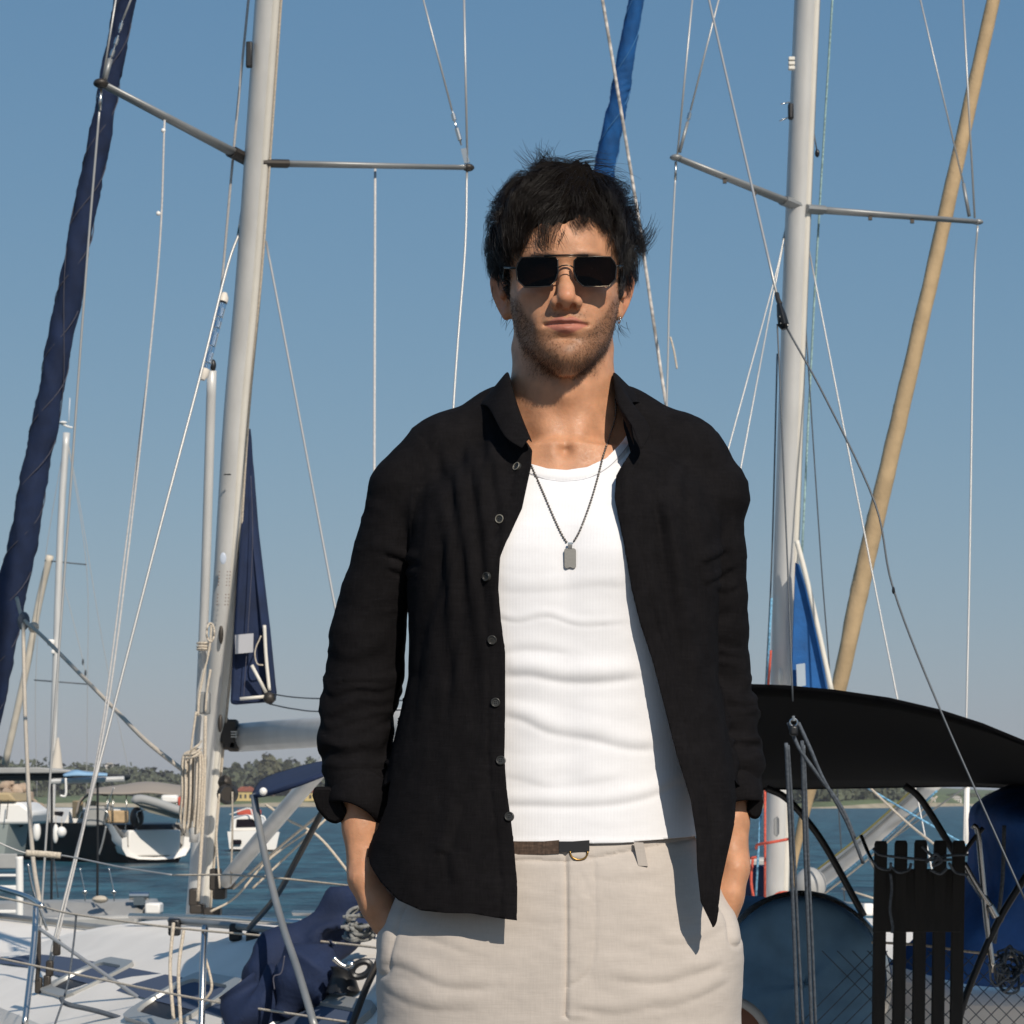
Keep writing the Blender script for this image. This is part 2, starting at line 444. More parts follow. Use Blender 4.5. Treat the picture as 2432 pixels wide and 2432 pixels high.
# ------------------------------------------------------------------ boats
def pts3(L, Y=None):
    return [P(*q) if len(q) == 3 else P(q[0], q[1], Y) for q in L]
def wire(par, name, L, w, m, Y=None, n=6, sag=0):
    """A line through photo pixels at given distances; w = thickness in photo pixels at the first point."""
    p = pts3(L, Y)
    if sag:
        a, b = p[0], p[-1]; p = [a.lerp(b, t) - Vector((0, 0, sag * 4 * t * (1 - t))) for t in np.linspace(0, 1, 12)]
    elif len(p) > 2:
        p = [Vector(c) for c in catmull(p, 6 * len(p))]
    return MB().tube(p, w * (0.43 if w < 9 else 0.5) * S(p[0].y), n).build(name, m, par, auto=0)
def sheet(par, name, rows, m, thick=0.01, sub=2):
    """A cloth sheet through a grid of pixel+distance points."""
    R = [catmull(pts3(r), 14) for r in rows]; A = np.array(R); nr, nc = A.shape[:2]
    if nr > 2:
        A = np.array([catmull(A[:, k], nr * 4) for k in range(nc)]).transpose(1, 0, 2); nr = A.shape[0]
    F = [(i * nc + k, i * nc + k + 1, (i + 1) * nc + k + 1, (i + 1) * nc + k) for i in range(nr - 1) for k in range(nc - 1)]
    me = bpy.data.meshes.new(name); me.from_pydata([tuple(v) for v in A.reshape(-1, 3)], [], F)
    o = link(name, me, m, par); md = o.modifiers.new("thickness", 'SOLIDIFY'); md.thickness = thick; md.offset = 0
    return o
def furled(par, name, L, wpx, m, seed, pitch=0.55, seam=None, lump=1.0):
    """A sail rolled round its stay: a lumpy, spirally creased column."""
    C = catmull(pts3(L), 160); R = np.interp(np.linspace(0, 1, 160), np.linspace(0, 1, len(wpx)), wpx) / 2
    n = 20; V = []; axis = Vector(C[-1] - C[0]).normalized(); a = axis.cross(Vector((0, 1, 0))).normalized(); b = axis.cross(a)
    s = np.concatenate([[0], np.cumsum(np.linalg.norm(np.diff(C, axis=0), axis=1))])
    ring = []
    for i in range(160):
        r = R[i] * S(C[i][1])
        for k in range(n):
            w = 2 * math.pi * k / n
            V.append((C[i], r, w, s[i]))
    W = np.array([v[2] for v in V]); SS = np.array([v[3] for v in V]); RR = np.array([v[1] for v in V])
    spir = W / (2 * math.pi) + SS / pitch
    q = np.stack([np.cos(2 * math.pi * spir) * 1.2, np.sin(2 * math.pi * spir) * 1.2, SS * 1.5], 1)
    sp2 = np.stack([np.cos(W + SS * 2 * math.pi / pitch) * 2.6, np.sin(W + SS * 2 * math.pi / pitch) * 2.6, SS * 2.2], 1)
    dr = 1 + 0.10 * vnoise(q, seed) + 0.13 * (1 - 2 * np.abs(vnoise(sp2, seed + 1))) + 0.06 * vnoise(np.stack([np.cos(W) * 4, np.sin(W) * 4, SS * 9], 1), seed + 2)
    dr = 1 + (dr - 1) * lump
    saw = (spir % 1.0)
    dr += 0.07 * lump * (saw - 0.5)
    out = [tuple(np.array(V[i][0]) + np.array(a) * math.cos(W[i]) * RR[i] * dr[i] + np.array(b) * math.sin(W[i]) * RR[i] * dr[i]) for i in range(len(V))]
    F = [(i * n + k, i * n + (k + 1) % n, (i + 1) * n + (k + 1) % n, (i + 1) * n + k) for i in range(159) for k in range(n)]
    me = bpy.data.meshes.new(name); me.from_pydata(out, [], F)
    o = link(name, me, m, par)
    if seam is not None:
        for ph, pi in ((0.0, 0.9), (0.5, 0.9), (0.25, -2.7)):
            q = []
            for i in range(0, 160):
                w = 2 * math.pi * (ph + s[i] / pi); r = R[i] * S(C[i][1]) * 1.09
                q.append(Vector(C[i]) + a * math.cos(w) * r + b * math.sin(w) * r)
            MB().tube(q, 0.0035, 4).build("seam", seam, o, auto=0)
    return o
def turnbuckle(par, L, Y, r=5):
    for (x0, y0), (x1, y1) in zip(L[:-1], L[1:]):
        p, q = P(x0, y0, Y), P(x1, y1, Y); k = r / 2 * S(Y)
        MB().tube([p, p.lerp(q, .2), p.lerp(q, .25), p.lerp(q, .75), p.lerp(q, .8), q], [k * .4, k * .5, k, k, k * .5, k * .4], 8).build("turnbuckle", M_steel, par)
def boat_frame(M, a):
    a = Vector((a[0], a[1], 0)).normalized(); b = Vector((-a.y, a.x, 0))
    return lambda s, t, z: Vector((M.x, M.y, 0)) + a * s + b * t + Vector((0, 0, z))
def hull_mesh(B, prof, zbot, name, m, par, flare=0.82):
    """prof: list of (s, half beam, deck z); closed hull with flat deck."""
    rings = []
    for s, w, z in prof:
        rings.append([B(s, -w, z), B(s, -w * 1.0, z - 0.10), B(s, -w * (flare + .1), z - 0.6), B(s, -w * flare * .8, zbot + .25), B(s, 0, zbot), B(s, w * flare * .8, zbot + .25), B(s, w * (flare + .1), z - 0.6), B(s, w, z - 0.10), B(s, w, z)])
    return MB().loft(rings).build(name, m, par, auto=35)

# ---- the white sailboat on the left, stern behind the man
W1 = P(470, 2150, 13.0)
B1 = boat_frame(W1, (0.38, -0.925))
M_seam = mat("pale_stitching", (0.075, 0.075, 0.10), rough=0.9)
def white_sailboat():
    bt = thing("sailboat", "white sailboat with navy furled sail and sprayhood, moored behind the man", "sailboat", (W1.x, W1.y, -1.0))
    prof = [(-5.4, 0.03, 0.26), (-4.6, 0.45, 0.22), (-3.4, 0.92, 0.18), (-2, 1.28, 0.16), (-0.5, 1.52, 0.14), (1.5, 1.66, 0.13), (3.5, 1.66, 0.12), (5.5, 1.55, 0.12), (7.1, 1.34, 0.14)]
    hull_mesh(B1, prof, -1.5, "hull", M_gel, bt)
    # toe rail
    for sd in (-1, 1):
        MB().tube([B1(s, sd * (w - 0.03), z + 0.03) for s, w, z in prof], 0.022, 6).build("toe_rail", M_alud, bt, auto=0)
    # coachroof: sloped sides and a cambered top
    rings = []
    for s, wt, wb, zt in [(-2.9, 0.26, 0.48, 0.20), (-2.2, 0.42, 0.80, 0.28), (-1.2, 0.52, 1.05, 0.38), (0, 0.60, 1.20, 0.47), (1.5, 0.66, 1.30, 0.53), (3.2, 0.70, 1.32, 0.58), (4.6, 0.70, 1.30, 0.61), (5.3, 0.68, 1.25, 0.62)]:
        rings.append([B1(s, -wb, 0.10), B1(s, -wb * .985, 0.20), B1(s, -wt - .05, zt - .09), B1(s, -wt, zt - .045), B1(s, -wt + .12, zt - .01), B1(s, -wt * .45, zt + .02), B1(s, 0, zt + .03), B1(s, wt * .45, zt + .02), B1(s, wt - .12, zt - .01), B1(s, wt, zt - .045), B1(s, wt + .05, zt - .09), B1(s, wb * .985, .20), B1(s, wb, .10)])
    roof = MB().loft(rings).build("coachroof", M_gel, bt, auto=50)
    # side windows in grey frames set into the sloping side of the coachroof
    M_frm = mat("window_frame_grey", (0.40, 0.40, 0.38), rough=0.4, metal=0.3)
    for s0, s1 in ((1.55, 2.15), (3.15, 3.85), (4.60, 5.22)):
        for sd in (-1, 1):
            def q(s, f, o):
                wt = np.interp(s, [0, 1.5, 3.2, 4.6, 5.3], [.60, .66, .70, .70, .68]); wb = np.interp(s, [0, 1.5, 3.2, 4.6, 5.3], [1.20, 1.30, 1.32, 1.30, 1.25]); zt = np.interp(s, [0, 1.5, 3.2, 4.6, 5.3], [.47, .53, .58, .61, .62])
                t0, z0, t1, z1 = wb * .985, .20, wt + .05, zt - .09
                n = Vector((0, sd * (z1 - z0), (t0 - t1))).normalized()
                return B1(s, sd * (t0 + (t1 - t0) * f) + n.y * o, z0 + (z1 - z0) * f + n.z * o)
            def rr(o, ins):
                out = []
                L_, H_ = s1 - s0, 0.5
                for ca, cb, a0 in ((1, 1, 0), (0, 1, 90), (0, 0, 180), (1, 0, 270)):
                    for k in range(4):
                        w = math.radians(a0 + k * 30); rad = 0.09
                        u = (s0 + ins + rad if not ca else s1 - ins - rad) + rad * math.cos(w)
                        v = (0.26 + ins / .6 + .14 if not cb else 0.80 - ins / .6 - .14) + .14 * math.sin(w)
                        out.append(q(u, v, o))
                return out
            wnd = MB().loft([rr(-0.01, 0), rr(0.024, 0.0), rr(0.022, 0.045), rr(0.006, 0.05)], caps=False).build("window_frame", M_frm, roof, auto=30)
            MB().add(rr(0.008, 0.045), [tuple(range(16))]).build("window_pane", M_glass, roof, smooth=False)
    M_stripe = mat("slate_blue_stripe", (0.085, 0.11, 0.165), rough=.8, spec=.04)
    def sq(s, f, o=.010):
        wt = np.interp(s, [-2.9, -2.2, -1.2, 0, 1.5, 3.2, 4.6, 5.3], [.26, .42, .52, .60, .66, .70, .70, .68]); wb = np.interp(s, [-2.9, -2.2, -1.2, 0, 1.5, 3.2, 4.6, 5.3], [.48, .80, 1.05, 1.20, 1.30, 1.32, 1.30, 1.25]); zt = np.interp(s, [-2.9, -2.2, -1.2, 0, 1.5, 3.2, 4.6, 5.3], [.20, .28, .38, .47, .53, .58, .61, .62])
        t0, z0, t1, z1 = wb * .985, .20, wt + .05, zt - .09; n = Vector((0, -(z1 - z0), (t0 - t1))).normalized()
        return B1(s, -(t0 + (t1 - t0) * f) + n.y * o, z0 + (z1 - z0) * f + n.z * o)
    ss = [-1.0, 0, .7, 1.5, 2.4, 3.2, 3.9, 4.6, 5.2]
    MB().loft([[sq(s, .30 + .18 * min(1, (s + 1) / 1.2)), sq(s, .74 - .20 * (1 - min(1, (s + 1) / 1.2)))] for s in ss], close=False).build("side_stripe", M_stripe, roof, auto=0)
    # grab rail and sheet track
    wire(roof, "track", [(405, 2186, 10.6), (560, 2200, 10.1), (705, 2217, 9.7), (860, 2238, 9.3)], 17, M_alud)
    for x, y, Y in ((415, 2196, 10.5), (560, 2208, 10.1), (600, 2225, 10.0)):
        MB().box(P(x, y + 6, Y), (0.05, 0.05, 0.07)).build("track_car", M_blk, roof, bevel=0.01)
    # hatch and deck seams
    for t in (-0.42, 0.42):
        MB().tube([B1(s, t, z) for s, z in ((0.3, .53), (2, .59), (4.8, .66))], 0.016, 6).build("grab_rail", M_steel, roof, auto=0)
    # mast
    mp = [(465, 2195, 13.0), (496, 1800, 12.85), (526, 1480, 12.6), (556, 1000, 12.3), (588, 640, 12.05), (633, 0, 11.6), (696, -900, 11.1), (786, -2200, 10.4)]
    C = [Vector(c) for c in catmull(pts3(mp), 40)]
    mast = MB().tube(C, 0.064, 20, flat=((0.38, -0.925, 0), 0.84)).build("mast", M_alu, bt, auto=0)
    trk = [c + Vector((0.044, -0.034, 0)) for c in C]
    MB().tube(trk, 0.024, 8).build("sail_track", M_cream, mast, auto=0)
    MB().tube([c + Vector((0.074, -0.034, 0)) for c in C], 0.006, 6).build("halyard", M_rope, mast, auto=0)
    for x, y, w, h in ((515, 1507, 16, 54), (513, 1718, 18, 50)):   # sheave slots
        c = P(x + 10, y, 12.545); MB().ball(c, 1, 12, 8, (w / 2.8 * S(12.5), 0.012, h / 2.3 * S(12.5))).build("halyard_slot", M_brz, mast)
    c = P(530, 1326, 12.36); MB().ball(c, 1, 14, 6, (0.016, 0.004, 0.030)).build("maker_badge", mat("pale_badge", (0.45, 0.50, 0.58), rough=.4), mast)
    M_rivet = mat("copper_rivet", (0.16, 0.08, 0.05), rough=.5)
    for col, x0 in ((0, 521), (1, 540), (2, 547)):
        for k in range(9):
            y = 1358 + k * 8 + (14 if k > 4 else 0)
            MB().ball(P(x0 - (y - 1358) * .07, y, 12.33), 0.003, 6, 4).build("rivet", M_rivet, mast)
    MB().box(P(540, 1127, 12.26), (0.035, 0.004, 0.006)).build("mark", M_blk, mast)
    c = P(592, 130, 11.62); MB().box(c, (0.03, 0.03, 0.125)).build("mast_light", M_blk, mast, bevel=0.006)
    MB().box(P(486, 1670, 12.45), (0.055, 0.05, 0.11)).build("halyard_box", M_alud, mast, bevel=0.01)
    # mast foot with blocks
    for x, y, w, h in ((462, 2130, 22, 40), (512, 2088, 24, 50), (522, 2122, 30, 26), (546, 2096, 22, 30), (470, 2158, 34, 22), (505, 2165, 40, 18)):
        MB().box(P(x, y, 12.7), (w * S(12.7), 0.10, h * S(12.7))).build("mast_foot_fitting", M_brz, mast, bevel=0.008)
    wx = P(540, 1886, 12.5)
    MB().tube([wx + Vector((0, .05, 0)), wx + Vector((0, 0, 0)), wx + Vector((.01, -.03, 0)), wx + Vector((.012, -.07, 0)), wx + Vector((.012, -.085, 0))], [.050, .052, .034, .040, .034], 18).build("winch", M_brz, mast)
    MB().box(P(534, 1858, 12.6), (0.07, 0.06, 0.07)).build("winch_base", M_brz, mast, bevel=0.03)
    # spreaders
    def spreader(p, q, r0, r1):
        o = MB().tube([p, p.lerp(q, .5), q], [r0, (r0 + r1) / 2, r1], 10, flat=((0, 0, 1), 1.9)).build("spreader", M_alud, bt, auto=0)
        d = (q - p).normalized(); MB().tube([p - d * .03, p + d * .10], r0 * 1.25, 10, flat=((0, 0, 1), 1.9)).build("spreader_root", M_brz, o)
        MB().ball(q, r1 * 2.0, 10, 8, (1.3, 1.3, .8)).build("spreader_tip", M_brz, o)
    spreader(P(588, 380, 11.9), P(240, 198, 11.3), 0.020, 0.014); spreader(P(636, 388, 11.85), P(1112, 398, 12.2), 0.016, 0.012)
    # standing rigging
    w = lambda n_, L, k, m_=M_wire, **kw: wire(bt, n_, L, k, m_, **kw)
    w("shroud", [(285, -60, 11.3), (243, 195, 11.3)], 6)
    w("shroud", [(335, -60, 11.3), (291, 48, 11.3)], 6); turnbuckle(bt, [(291, 48), (283, 78)], 11.3, 9); turnbuckle(bt, [(281, 84), (272, 112), (262, 140)], 11.3, 11); w("shroud", [(262, 140, 11.3), (248, 192, 11.3)], 14, M_alud)
    w("shroud", [(240, 212, 11.3), (237, 262, 11.3)], 9, M_steel)
    w("shroud", [(238, 240, 11.3), (205, 640, 11.4), (159, 1280, 11.5), (125, 1760, 11.5), (95, 2215, 11.5), (92, 2320, 11.5)], 7)
    w("halyard", [(391, 285, 11.5), (375, 640, 11.5), (308, 1280, 11.4), (242, 1760, 11.3), (135, 2240, 11.2), (118, 2330, 11.2)], 6, M_line)
    w("halyard", [(352, 880, 11.5), (301, 1280, 11.42), (237, 1760, 11.32), (150, 2170, 11.25)], 5, M_line)
    for x, y in ((388, 310), (376, 507)):
        MB().ball(P(x, y, 11.5), .011, 8, 6).build("bead", M_white, bt)
    w("shroud", [(577, 496, 12.0), (567, 560, 12.0)], 11, M_steel)
    w("shroud", [(572, 545, 12.0), (538, 640, 11.95), (474, 898, 11.8), (373, 1280, 11.6), (250, 1760, 11.4), (133, 2215, 11.2), (118, 2300, 11.2)], 8)
    w("halyard", [(596, -60, 11.7), (556, 345, 11.9), (530, 640, 12.1), (524, 700, 12.1)], 8, M_line)
    w("shroud", [(632, 573, 12.0), (700, 930, 11.6), (802, 1475, 11.0), (938, 2205, 10.4)], 7)
    w("halyard", [(891, 400, 12.1), (889, 1130, 11.6), (887, 2180, 10.9)], 8, M_line); w("shroud", [(1109, 408, 12.2), (1104, 600, 12.1), (1076, 980, 11.9), (1008, 2160, 11.4)], 7)
    w("shroud", [(1101, -60, 12.2), (1110, 385, 12.2)], 7)
    w("shroud", [(990, -60, 12.2), (1074, 264, 12.2)], 6); turnbuckle(bt, [(1074, 264), (1081, 292), (1096, 345)], 12.2, 11)
    MB().box(P(1105, 370, 12.2), (0.028, 0.01, 0.075), Vector((0, 0, 1)).rotation_difference(Vector((-.25, 0, 1))).to_matrix()).build("tang_plate", M_steel, bt)
    # spinnaker pole stowed up the mast
    pole = wire(bt, "spinnaker_pole", [(503, 880, 12.1), (491, 1280, 12.35), (484, 1480, 12.5), (472, 1760, 12.65), (460, 2000, 12.7)], 23, M_alu, n=14)
    MB().ball(P(506, 868, 12.1), .022, 10, 8, (.7, .7, 1.4)).build("pole_end", M_blk, pole)
    for y in (1528, 1536, 1542):
        MB().tube([P(484, y, 12.45) + Vector((.032 * math.cos(a), .032 * math.sin(a), 0)) for a in np.linspace(0, 6.28, 14)], .006, 5, cap=False).build("lashing", M_rope, pole)
    # tube radar reflector tied to the shroud
    M_acr = mat("clear_acrylic", (0.9, 0.93, 0.95), rough=.05, trans=1.0); M_cell = mat("foil_cell", (0.85, 0.86, 0.88), rough=.18, metal=1.0); M_cap = mat("cream_cap", (.68, .62, .54), rough=.5)
    r0, r1 = P(533, 700, 11.95), P(482, 898, 11.85); rd = (r1 - r0)
    rad = MB().tube([r0.lerp(r1, .06), r0.lerp(r1, .94)], .021, 16).build("radar_reflector", M_acr, bt)
    for f0, f1 in ((-.02, .09), (.90, 1.02)):
        MB().tube([r0.lerp(r1, f0), r0.lerp(r1, (f0 + f1) / 2), r0.lerp(r1, f1)], [.012, .024, .024] if f0 < .5 else [.024, .024, .012], 14).build("end_cap", M_cap, rad)
    for f0, f1 in ((.16, .27), (.32, .40), (.46, .62), (.70, .82)):
        MB().tube([r0.lerp(r1, f0), r0.lerp(r1, f1)], .014, 6).build("reflector_cell", M_cell, rad, smooth=False)
    MB().tube([r0, r1], .004, 6).build("reflector_rod", M_cell, rad)
    # furled genoa
    furled(bt, "furled_sail", [(345, -260, 15.0), (296, 0, 15.4), (262, 195, 15.6), (175, 640, 16.0), (115, 960, 16.3), (54, 1280, 16.6), (-22, 1660, 17.0), (-100, 2050, 17.4)], [44, 46, 48, 55, 59, 63, 65, 54], M_navy, 5, pitch=0.9, seam=M_seam)
    # clew of the furled sail with sheets
    w("sheet", [(40, 1420, 16.2), (56, 1470, 16), (110, 1520, 15.5), (268, 1680, 14), (345, 1758, 13.2), (435, 1830, 12.9)], 9, M_rope)
    w("sheet", [(55, 1475, 16), (60, 1700, 15), (75, 2000, 13), (95, 2150, 12.2)], 9, M_rope)
    MB().ball(P(56, 1475, 16), .05, 10, 8, (.8, .8, 1.2)).build("sheet_knot", M_roped, bt); MB().ball(P(80, 1490, 15.9), .035, 8, 6).build("sheet_knot", M_rope, bt)
    # boom, gooseneck, vang, sail cover
    bp = [P(566, 1752, 12.85), P(790, 1736, 11.9), P(1180, 1700, 9.6)]
    boom = MB().tube(bp, .072, 14, flat=((0, 0, 1), .72)).build("boom", M_alu, bt, auto=0)
    for off in (.035, -.02):
        MB().tube([b_ + Vector((-.014, -.051, off)) for b_ in bp], .004, 5).build("boom_groove", M_alud, boom, auto=0)
    for x, y, ww, hh in ((548, 1745, 34, 72), (533, 1735, 16, 64), (556, 1772, 26, 26)):
        MB().box(P(x, y, 12.8), (ww * S(12.8), .09, hh * S(12.8))).build("gooseneck", M_brz, boom, bevel=.012)
    for k in range(3):
        MB().box(P(556, 1738 + k * 6, 12.72), (.03, .02, .005)).build("gooseneck_slot", M_cream, boom)
    vg = wire(bt, "boom_vang", [(536, 2092, 12.6), (625, 1985, 12.0), (740, 1850, 11.4), (812, 1768, 11.3)], 36, M_alu, n=12)
    wire(vg, "vang_line", [(555, 2110, 12.5), (660, 2015, 11.9), (790, 1910, 11.2)], 8, M_rope)
    cov = [(586, 1010), (592, 1110), (606, 1260), (620, 1380), (633, 1490), (645, 1640), (648, 1666), (600, 1669), (543, 1674), (548, 1560), (556, 1420), (566, 1280), (577, 1130)]
    C2 = [P(x, y, 12.45 + .05 * math.sin(i)) for i, (x, y) in enumerate(cov)]
    cv = MB().prism(C2, (0.3, 1, 0), 0.07).build("sail_cover", M_navy, bt, bevel=.02)
    MB().prism(pts3([(558, 1508), (602, 1504), (601, 1549), (559, 1553)], 12.40), (0, 1, 0), .004).build("cover_patch", mat("silver_patch", (.42, .42, .44), rough=.6), cv, smooth=False)
    wire(cv, "stitching", [(596, 1130, 12.42), (600, 1290, 12.42), (590, 1480, 12.42), (578, 1670, 12.42)], 2, M_seam)
    wire(cv, "cover_strap", [(628, 1485, 12.38), (632, 1560, 12.38), (640, 1640, 12.38)], 9, M_cream); wire(cv, "cover_strap", [(598, 1580, 12.38), (632, 1645, 12.38)], 9, M_cream); wire(cv, "cover_strap", [(570, 1660, 12.38), (635, 1654, 12.38)], 9, M_cream)
    wire(cv, "cover_strap", [(620, 1510, 12.37), (606, 1545, 12.37), (610, 1575, 12.37), (625, 1580, 12.37)], 4, M_rope)
    MB().ball(P(640, 1658, 12.36), .03, 10, 8).build("cover_block", M_brz, cv)
    w("lazy_jack", [(645, 1648, 12.4), (700, 1656, 12.0), (790, 1660, 11.4), (1170, 1668, 9.65)], 4, M_wired); w("lazy_jack", [(640, 1672, 12.4), (700, 1684, 12.0), (790, 1690, 11.4), (1170, 1680, 9.65)], 4, M_wired)
    # lines down the mast
    for L, k, m_ in (([(502, 1480), (497, 1540), (475, 1640), (470, 1700)], 8, M_rope), ([(500, 1590), (492, 1640), (488, 1690)], 7, M_rope), ([(488, 1700), (484, 1900), (470, 2140)], 9, M_rope), ([(466, 1690), (455, 1770), (448, 1850)], 7, M_rope), ([(521, 1885), (514, 1980), (522, 2110)], 6, M_rope), ([(552, 1880), (552, 1980), (548, 2100)], 6, M_rope), ([(600, 2110), (690, 2025), (790, 1930)], 7, M_rope), ([(500, 2165), (560, 2130), (640, 2040), (760, 1955)], 7, M_rope), ([(630, 1910), (690, 1950), (760, 1990), (850, 2100)], 8, M_rope)):
        wire(bt, "halyard", [(x, y, 12.4) for x, y in L], k, m_)
    # sprayhood and its frame
    sheet(bt, "sprayhood", [[(600, 1892, 8.7), (640, 1886, 8.5), (720, 1860, 8.4), (800, 1832, 8.4), (1000, 1792, 8.5), (1250, 1790, 8.9)], [(602, 1884, 8.9), (640, 1866, 8.8), (720, 1842, 8.8), (800, 1814, 8.8), (1000, 1778, 8.9), (1250, 1776, 9.3)], [(604, 1882, 9.3), (626, 1852, 9.4), (692, 1829, 9.5), (790, 1806, 9.6), (1000, 1775, 9.8), (1250, 1772, 10.0)]], M_navy, .012)
    w("sprayhood_frame", [(604, 1890, 8.7), (612, 1945, 8.6), (640, 2080, 8.4), (672, 2200, 8.2), (706, 2300, 8.0), (748, 2440, 7.8)], 17, M_alud, n=10)
    MB().ball(P(625, 1880, 8.45), .014, 8, 6).build("snap_fastener", M_white, bt)
    w("black_strap", [(780, 1900, 8.6), (700, 2050, 9.0), (655, 2130, 9.4), (592, 2204, 9.9)], 17, M_blk)
    # lifelines and stanchions
    w("lifeline", [(-20, 1994, 9.6), (62, 2026, 9.6), (150, 2032, 9.6), (290, 2060, 9.4), (410, 2078, 9.2)], 5); w("rope_serving", [(62, 2026, 9.58), (100, 2028, 9.58), (144, 2032, 9.58)], 17, M_rope)
    w("lifeline", [(410, 2078, 9.2), (590, 2080, 8.9), (850, 2106, 8.5), (1350, 2165, 7.2)], 6, M_rope)
    w("lifeline", [(-20, 2126, 10.2), (95, 2152, 9.9), (180, 2172, 9.6), (410, 2203, 9.0), (650, 2225, 8.6), (905, 2252, 8.2), (1350, 2310, 7.2)], 6, M_rope)
    w("lifeline", [(-20, 2272, 9.8), (200, 2318, 9.3), (470, 2372, 8.6), (760, 2418, 8.0), (920, 2440, 7.8)], 6, M_rope)
    w("pulpit_rail", [(-20, 2104, 10.4), (60, 2128, 10.2), (100, 2152, 10.0)], 13, M_steel); w("stanchion", [(86, 2150, 10.0), (80, 2250, 9.9), (58, 2440, 9.7)], 15, M_steel, n=10)
    w("stanchion", [(92, 2200, 10.6), (92, 2280, 10.6), (88, 2330, 10.6)], 11, M_brz); w("stanchion", [(487, 2200, 8.9), (482, 2300, 8.8), (478, 2450, 8.7)], 16, M_steel, n=10)
    w("stanchion", [(905, 2270, 7.9), (868, 2350, 7.8), (832, 2445, 7.7)], 17, M_brz, n=10)
    w("backstay_line", [(85, 2200, 10.5), (215, 2290, 10.2), (330, 2370, 9.9), (425, 2432, 9.7)], 9, M_wire)
    w("pulpit_stay", [(66, 2050, 10.3), (78, 2110, 10.3), (112, 2210, 10.3)], 7, M_steel)
    w("tie_rope", [(412, 2192, 8.95), (404, 2300, 8.9), (412, 2420, 8.8)], 9, M_rope); w("tie_rope", [(484, 2260, 8.85), (503, 2340, 8.8), (488, 2372, 8.8), (470, 2380, 8.8)], 8, M_rope); w("tie_rope", [(436, 2210, 8.9), (424, 2310, 8.85), (430, 2440, 8.8)], 9, M_rope)
    w("mooring_rope", [(145, 2372, 10.0), (160, 2385, 9.9), (240, 2404, 9.8), (350, 2440, 9.6)], 12, M_roped)
    for x, y in ((92, 2340), (112, 2335), (118, 2300), (135, 2250)):
        MB().box(P(x, y, 11.1), (.032, .03, .07)).build("shackle", M_brz, bt, bevel=.008)
    w("stanchion", [(181, 2172, 9.6), (176, 2230, 9.6), (160, 2340, 9.5), (128, 2440, 9.4)], 6, M_roped)
    # backstay, split into two legs over a block
    w("backstay", [(1668, -80, 6.7), (1684, 0, 6.65), (1845, 700, 6.0)], 7)
    blk = MB().tube(pts3([(1850, 722), (1856, 748), (1861, 772), (1863, 782)], 5.95), [.010, .019, .022, .012], 12, flat=((0, 1, 0), .6)).build("backstay_block", M_blk, bt)
    for x, y in ((1853, 752), (1865, 758), (1855, 768), (1871, 772), (1862, 762)):
        MB().ball(P(x, y, 5.935), 0.0022, 6, 4).build("block_rivet", M_cream, blk)
    wire(blk, "shackle", [(1845, 698, 5.98), (1848, 712, 5.96), (1853, 722, 5.95)], 12, M_brz)
    w("backstay", [(1846, 770, 5.95), (1852, 900, 5.92), (1870, 1330, 5.85), (1883, 1665, 5.78)], 5, M_wired)
    w("backstay", [(1868, 778, 5.95), (1960, 945, 5.9), (2078, 1195, 5.82), (2122, 1400, 5.78), (2235, 1690, 5.72), (2440, 2150, 5.6)], 6, M_wired)
    MB().ball(P(2122, 1402, 5.77), .0055, 8, 6, (.7, .7, 1.6)).build("wire_clamp", M_blk, bt)
    MB().tube([P(1885, 1716, 5.75) + Vector((.0085 * math.cos(a), 0, .0085 * math.sin(a))) for a in np.linspace(0, 6.283, 17)], .0022, 6, cap=False).build("ring", M_steel, bt)
    MB().tube(pts3([(1884, 1700), (1885, 1712)], 5.75), .004, 8).build("ring_shackle", M_steel, bt)
    MB().box(P(1885, 1735, 5.75), (.02, .013, .024)).build("tackle_block", M_blk, bt, bevel=.006)
    # bimini over the cockpit and its frame
    sheet(bt, "bimini", [[(1100, 1740, 5.9), (1400, 1660, 5.9), (1600, 1632, 5.9), (1785, 1630, 5.9), (1950, 1640, 5.9), (2140, 1668, 5.9), (2300, 1712, 5.9), (2440, 1768, 5.9), (2700, 1890, 5.9), (3000, 2060, 5.9)], [(1140, 1800, 7.0), (1400, 1750, 7.0), (1785, 1726, 7.0), (2140, 1752, 7.0), (2440, 1806, 7.0), (2680, 1870, 7.0), (2900, 1980, 7.0)], [(1180, 1868, 8.6), (1400, 1866, 8.6), (1600, 1867, 8.6), (1785, 1868, 8.6), (1950, 1868, 8.6), (2140, 1864, 8.6), (2300, 1862, 8.6), (2440, 1868, 8.6), (2650, 1890, 8.6), (2850, 1960, 8.6)]], M_blackc, .012)
    sheet(bt, "bimini_hem", [[(1790, 1862, 8.58), (1950, 1862, 8.58), (2140, 1858, 8.58), (2300, 1856, 8.58), (2440, 1862, 8.58)], [(1790, 1874, 8.6), (1950, 1871, 8.6), (2140, 1868, 8.6), (2300, 1866, 8.6), (2440, 1872, 8.6)]], M_blackc, .012)
    for L in ([(1820, 1872, 7.9), (1862, 1892, 7.9), (1905, 1935, 7.9), (1960, 2010, 7.9), (2052, 2176, 7.9)], [(2148, 1866, 7.7), (2180, 1890, 7.7), (2215, 1940, 7.7), (2276, 2040, 7.7), (2362, 2170, 7.6)]):
        w("bimini_frame", L, 17, M_blk, n=10)
    for L in ([(1180, 1768, 6.4), (1190, 2000, 6.6), (1230, 2420, 6.8)], [(1240, 1862, 8.3), (1250, 2050, 8.2), (1290, 2330, 8.0)], [(2640, 1862, 6.3), (2600, 2100, 6.5), (2560, 2430, 6.7)], [(1350, 2165, 7.2), (1352, 2300, 7.2), (1356, 2460, 7.2)]):
        w("bimini_frame", L, 14, M_steel, n=10)
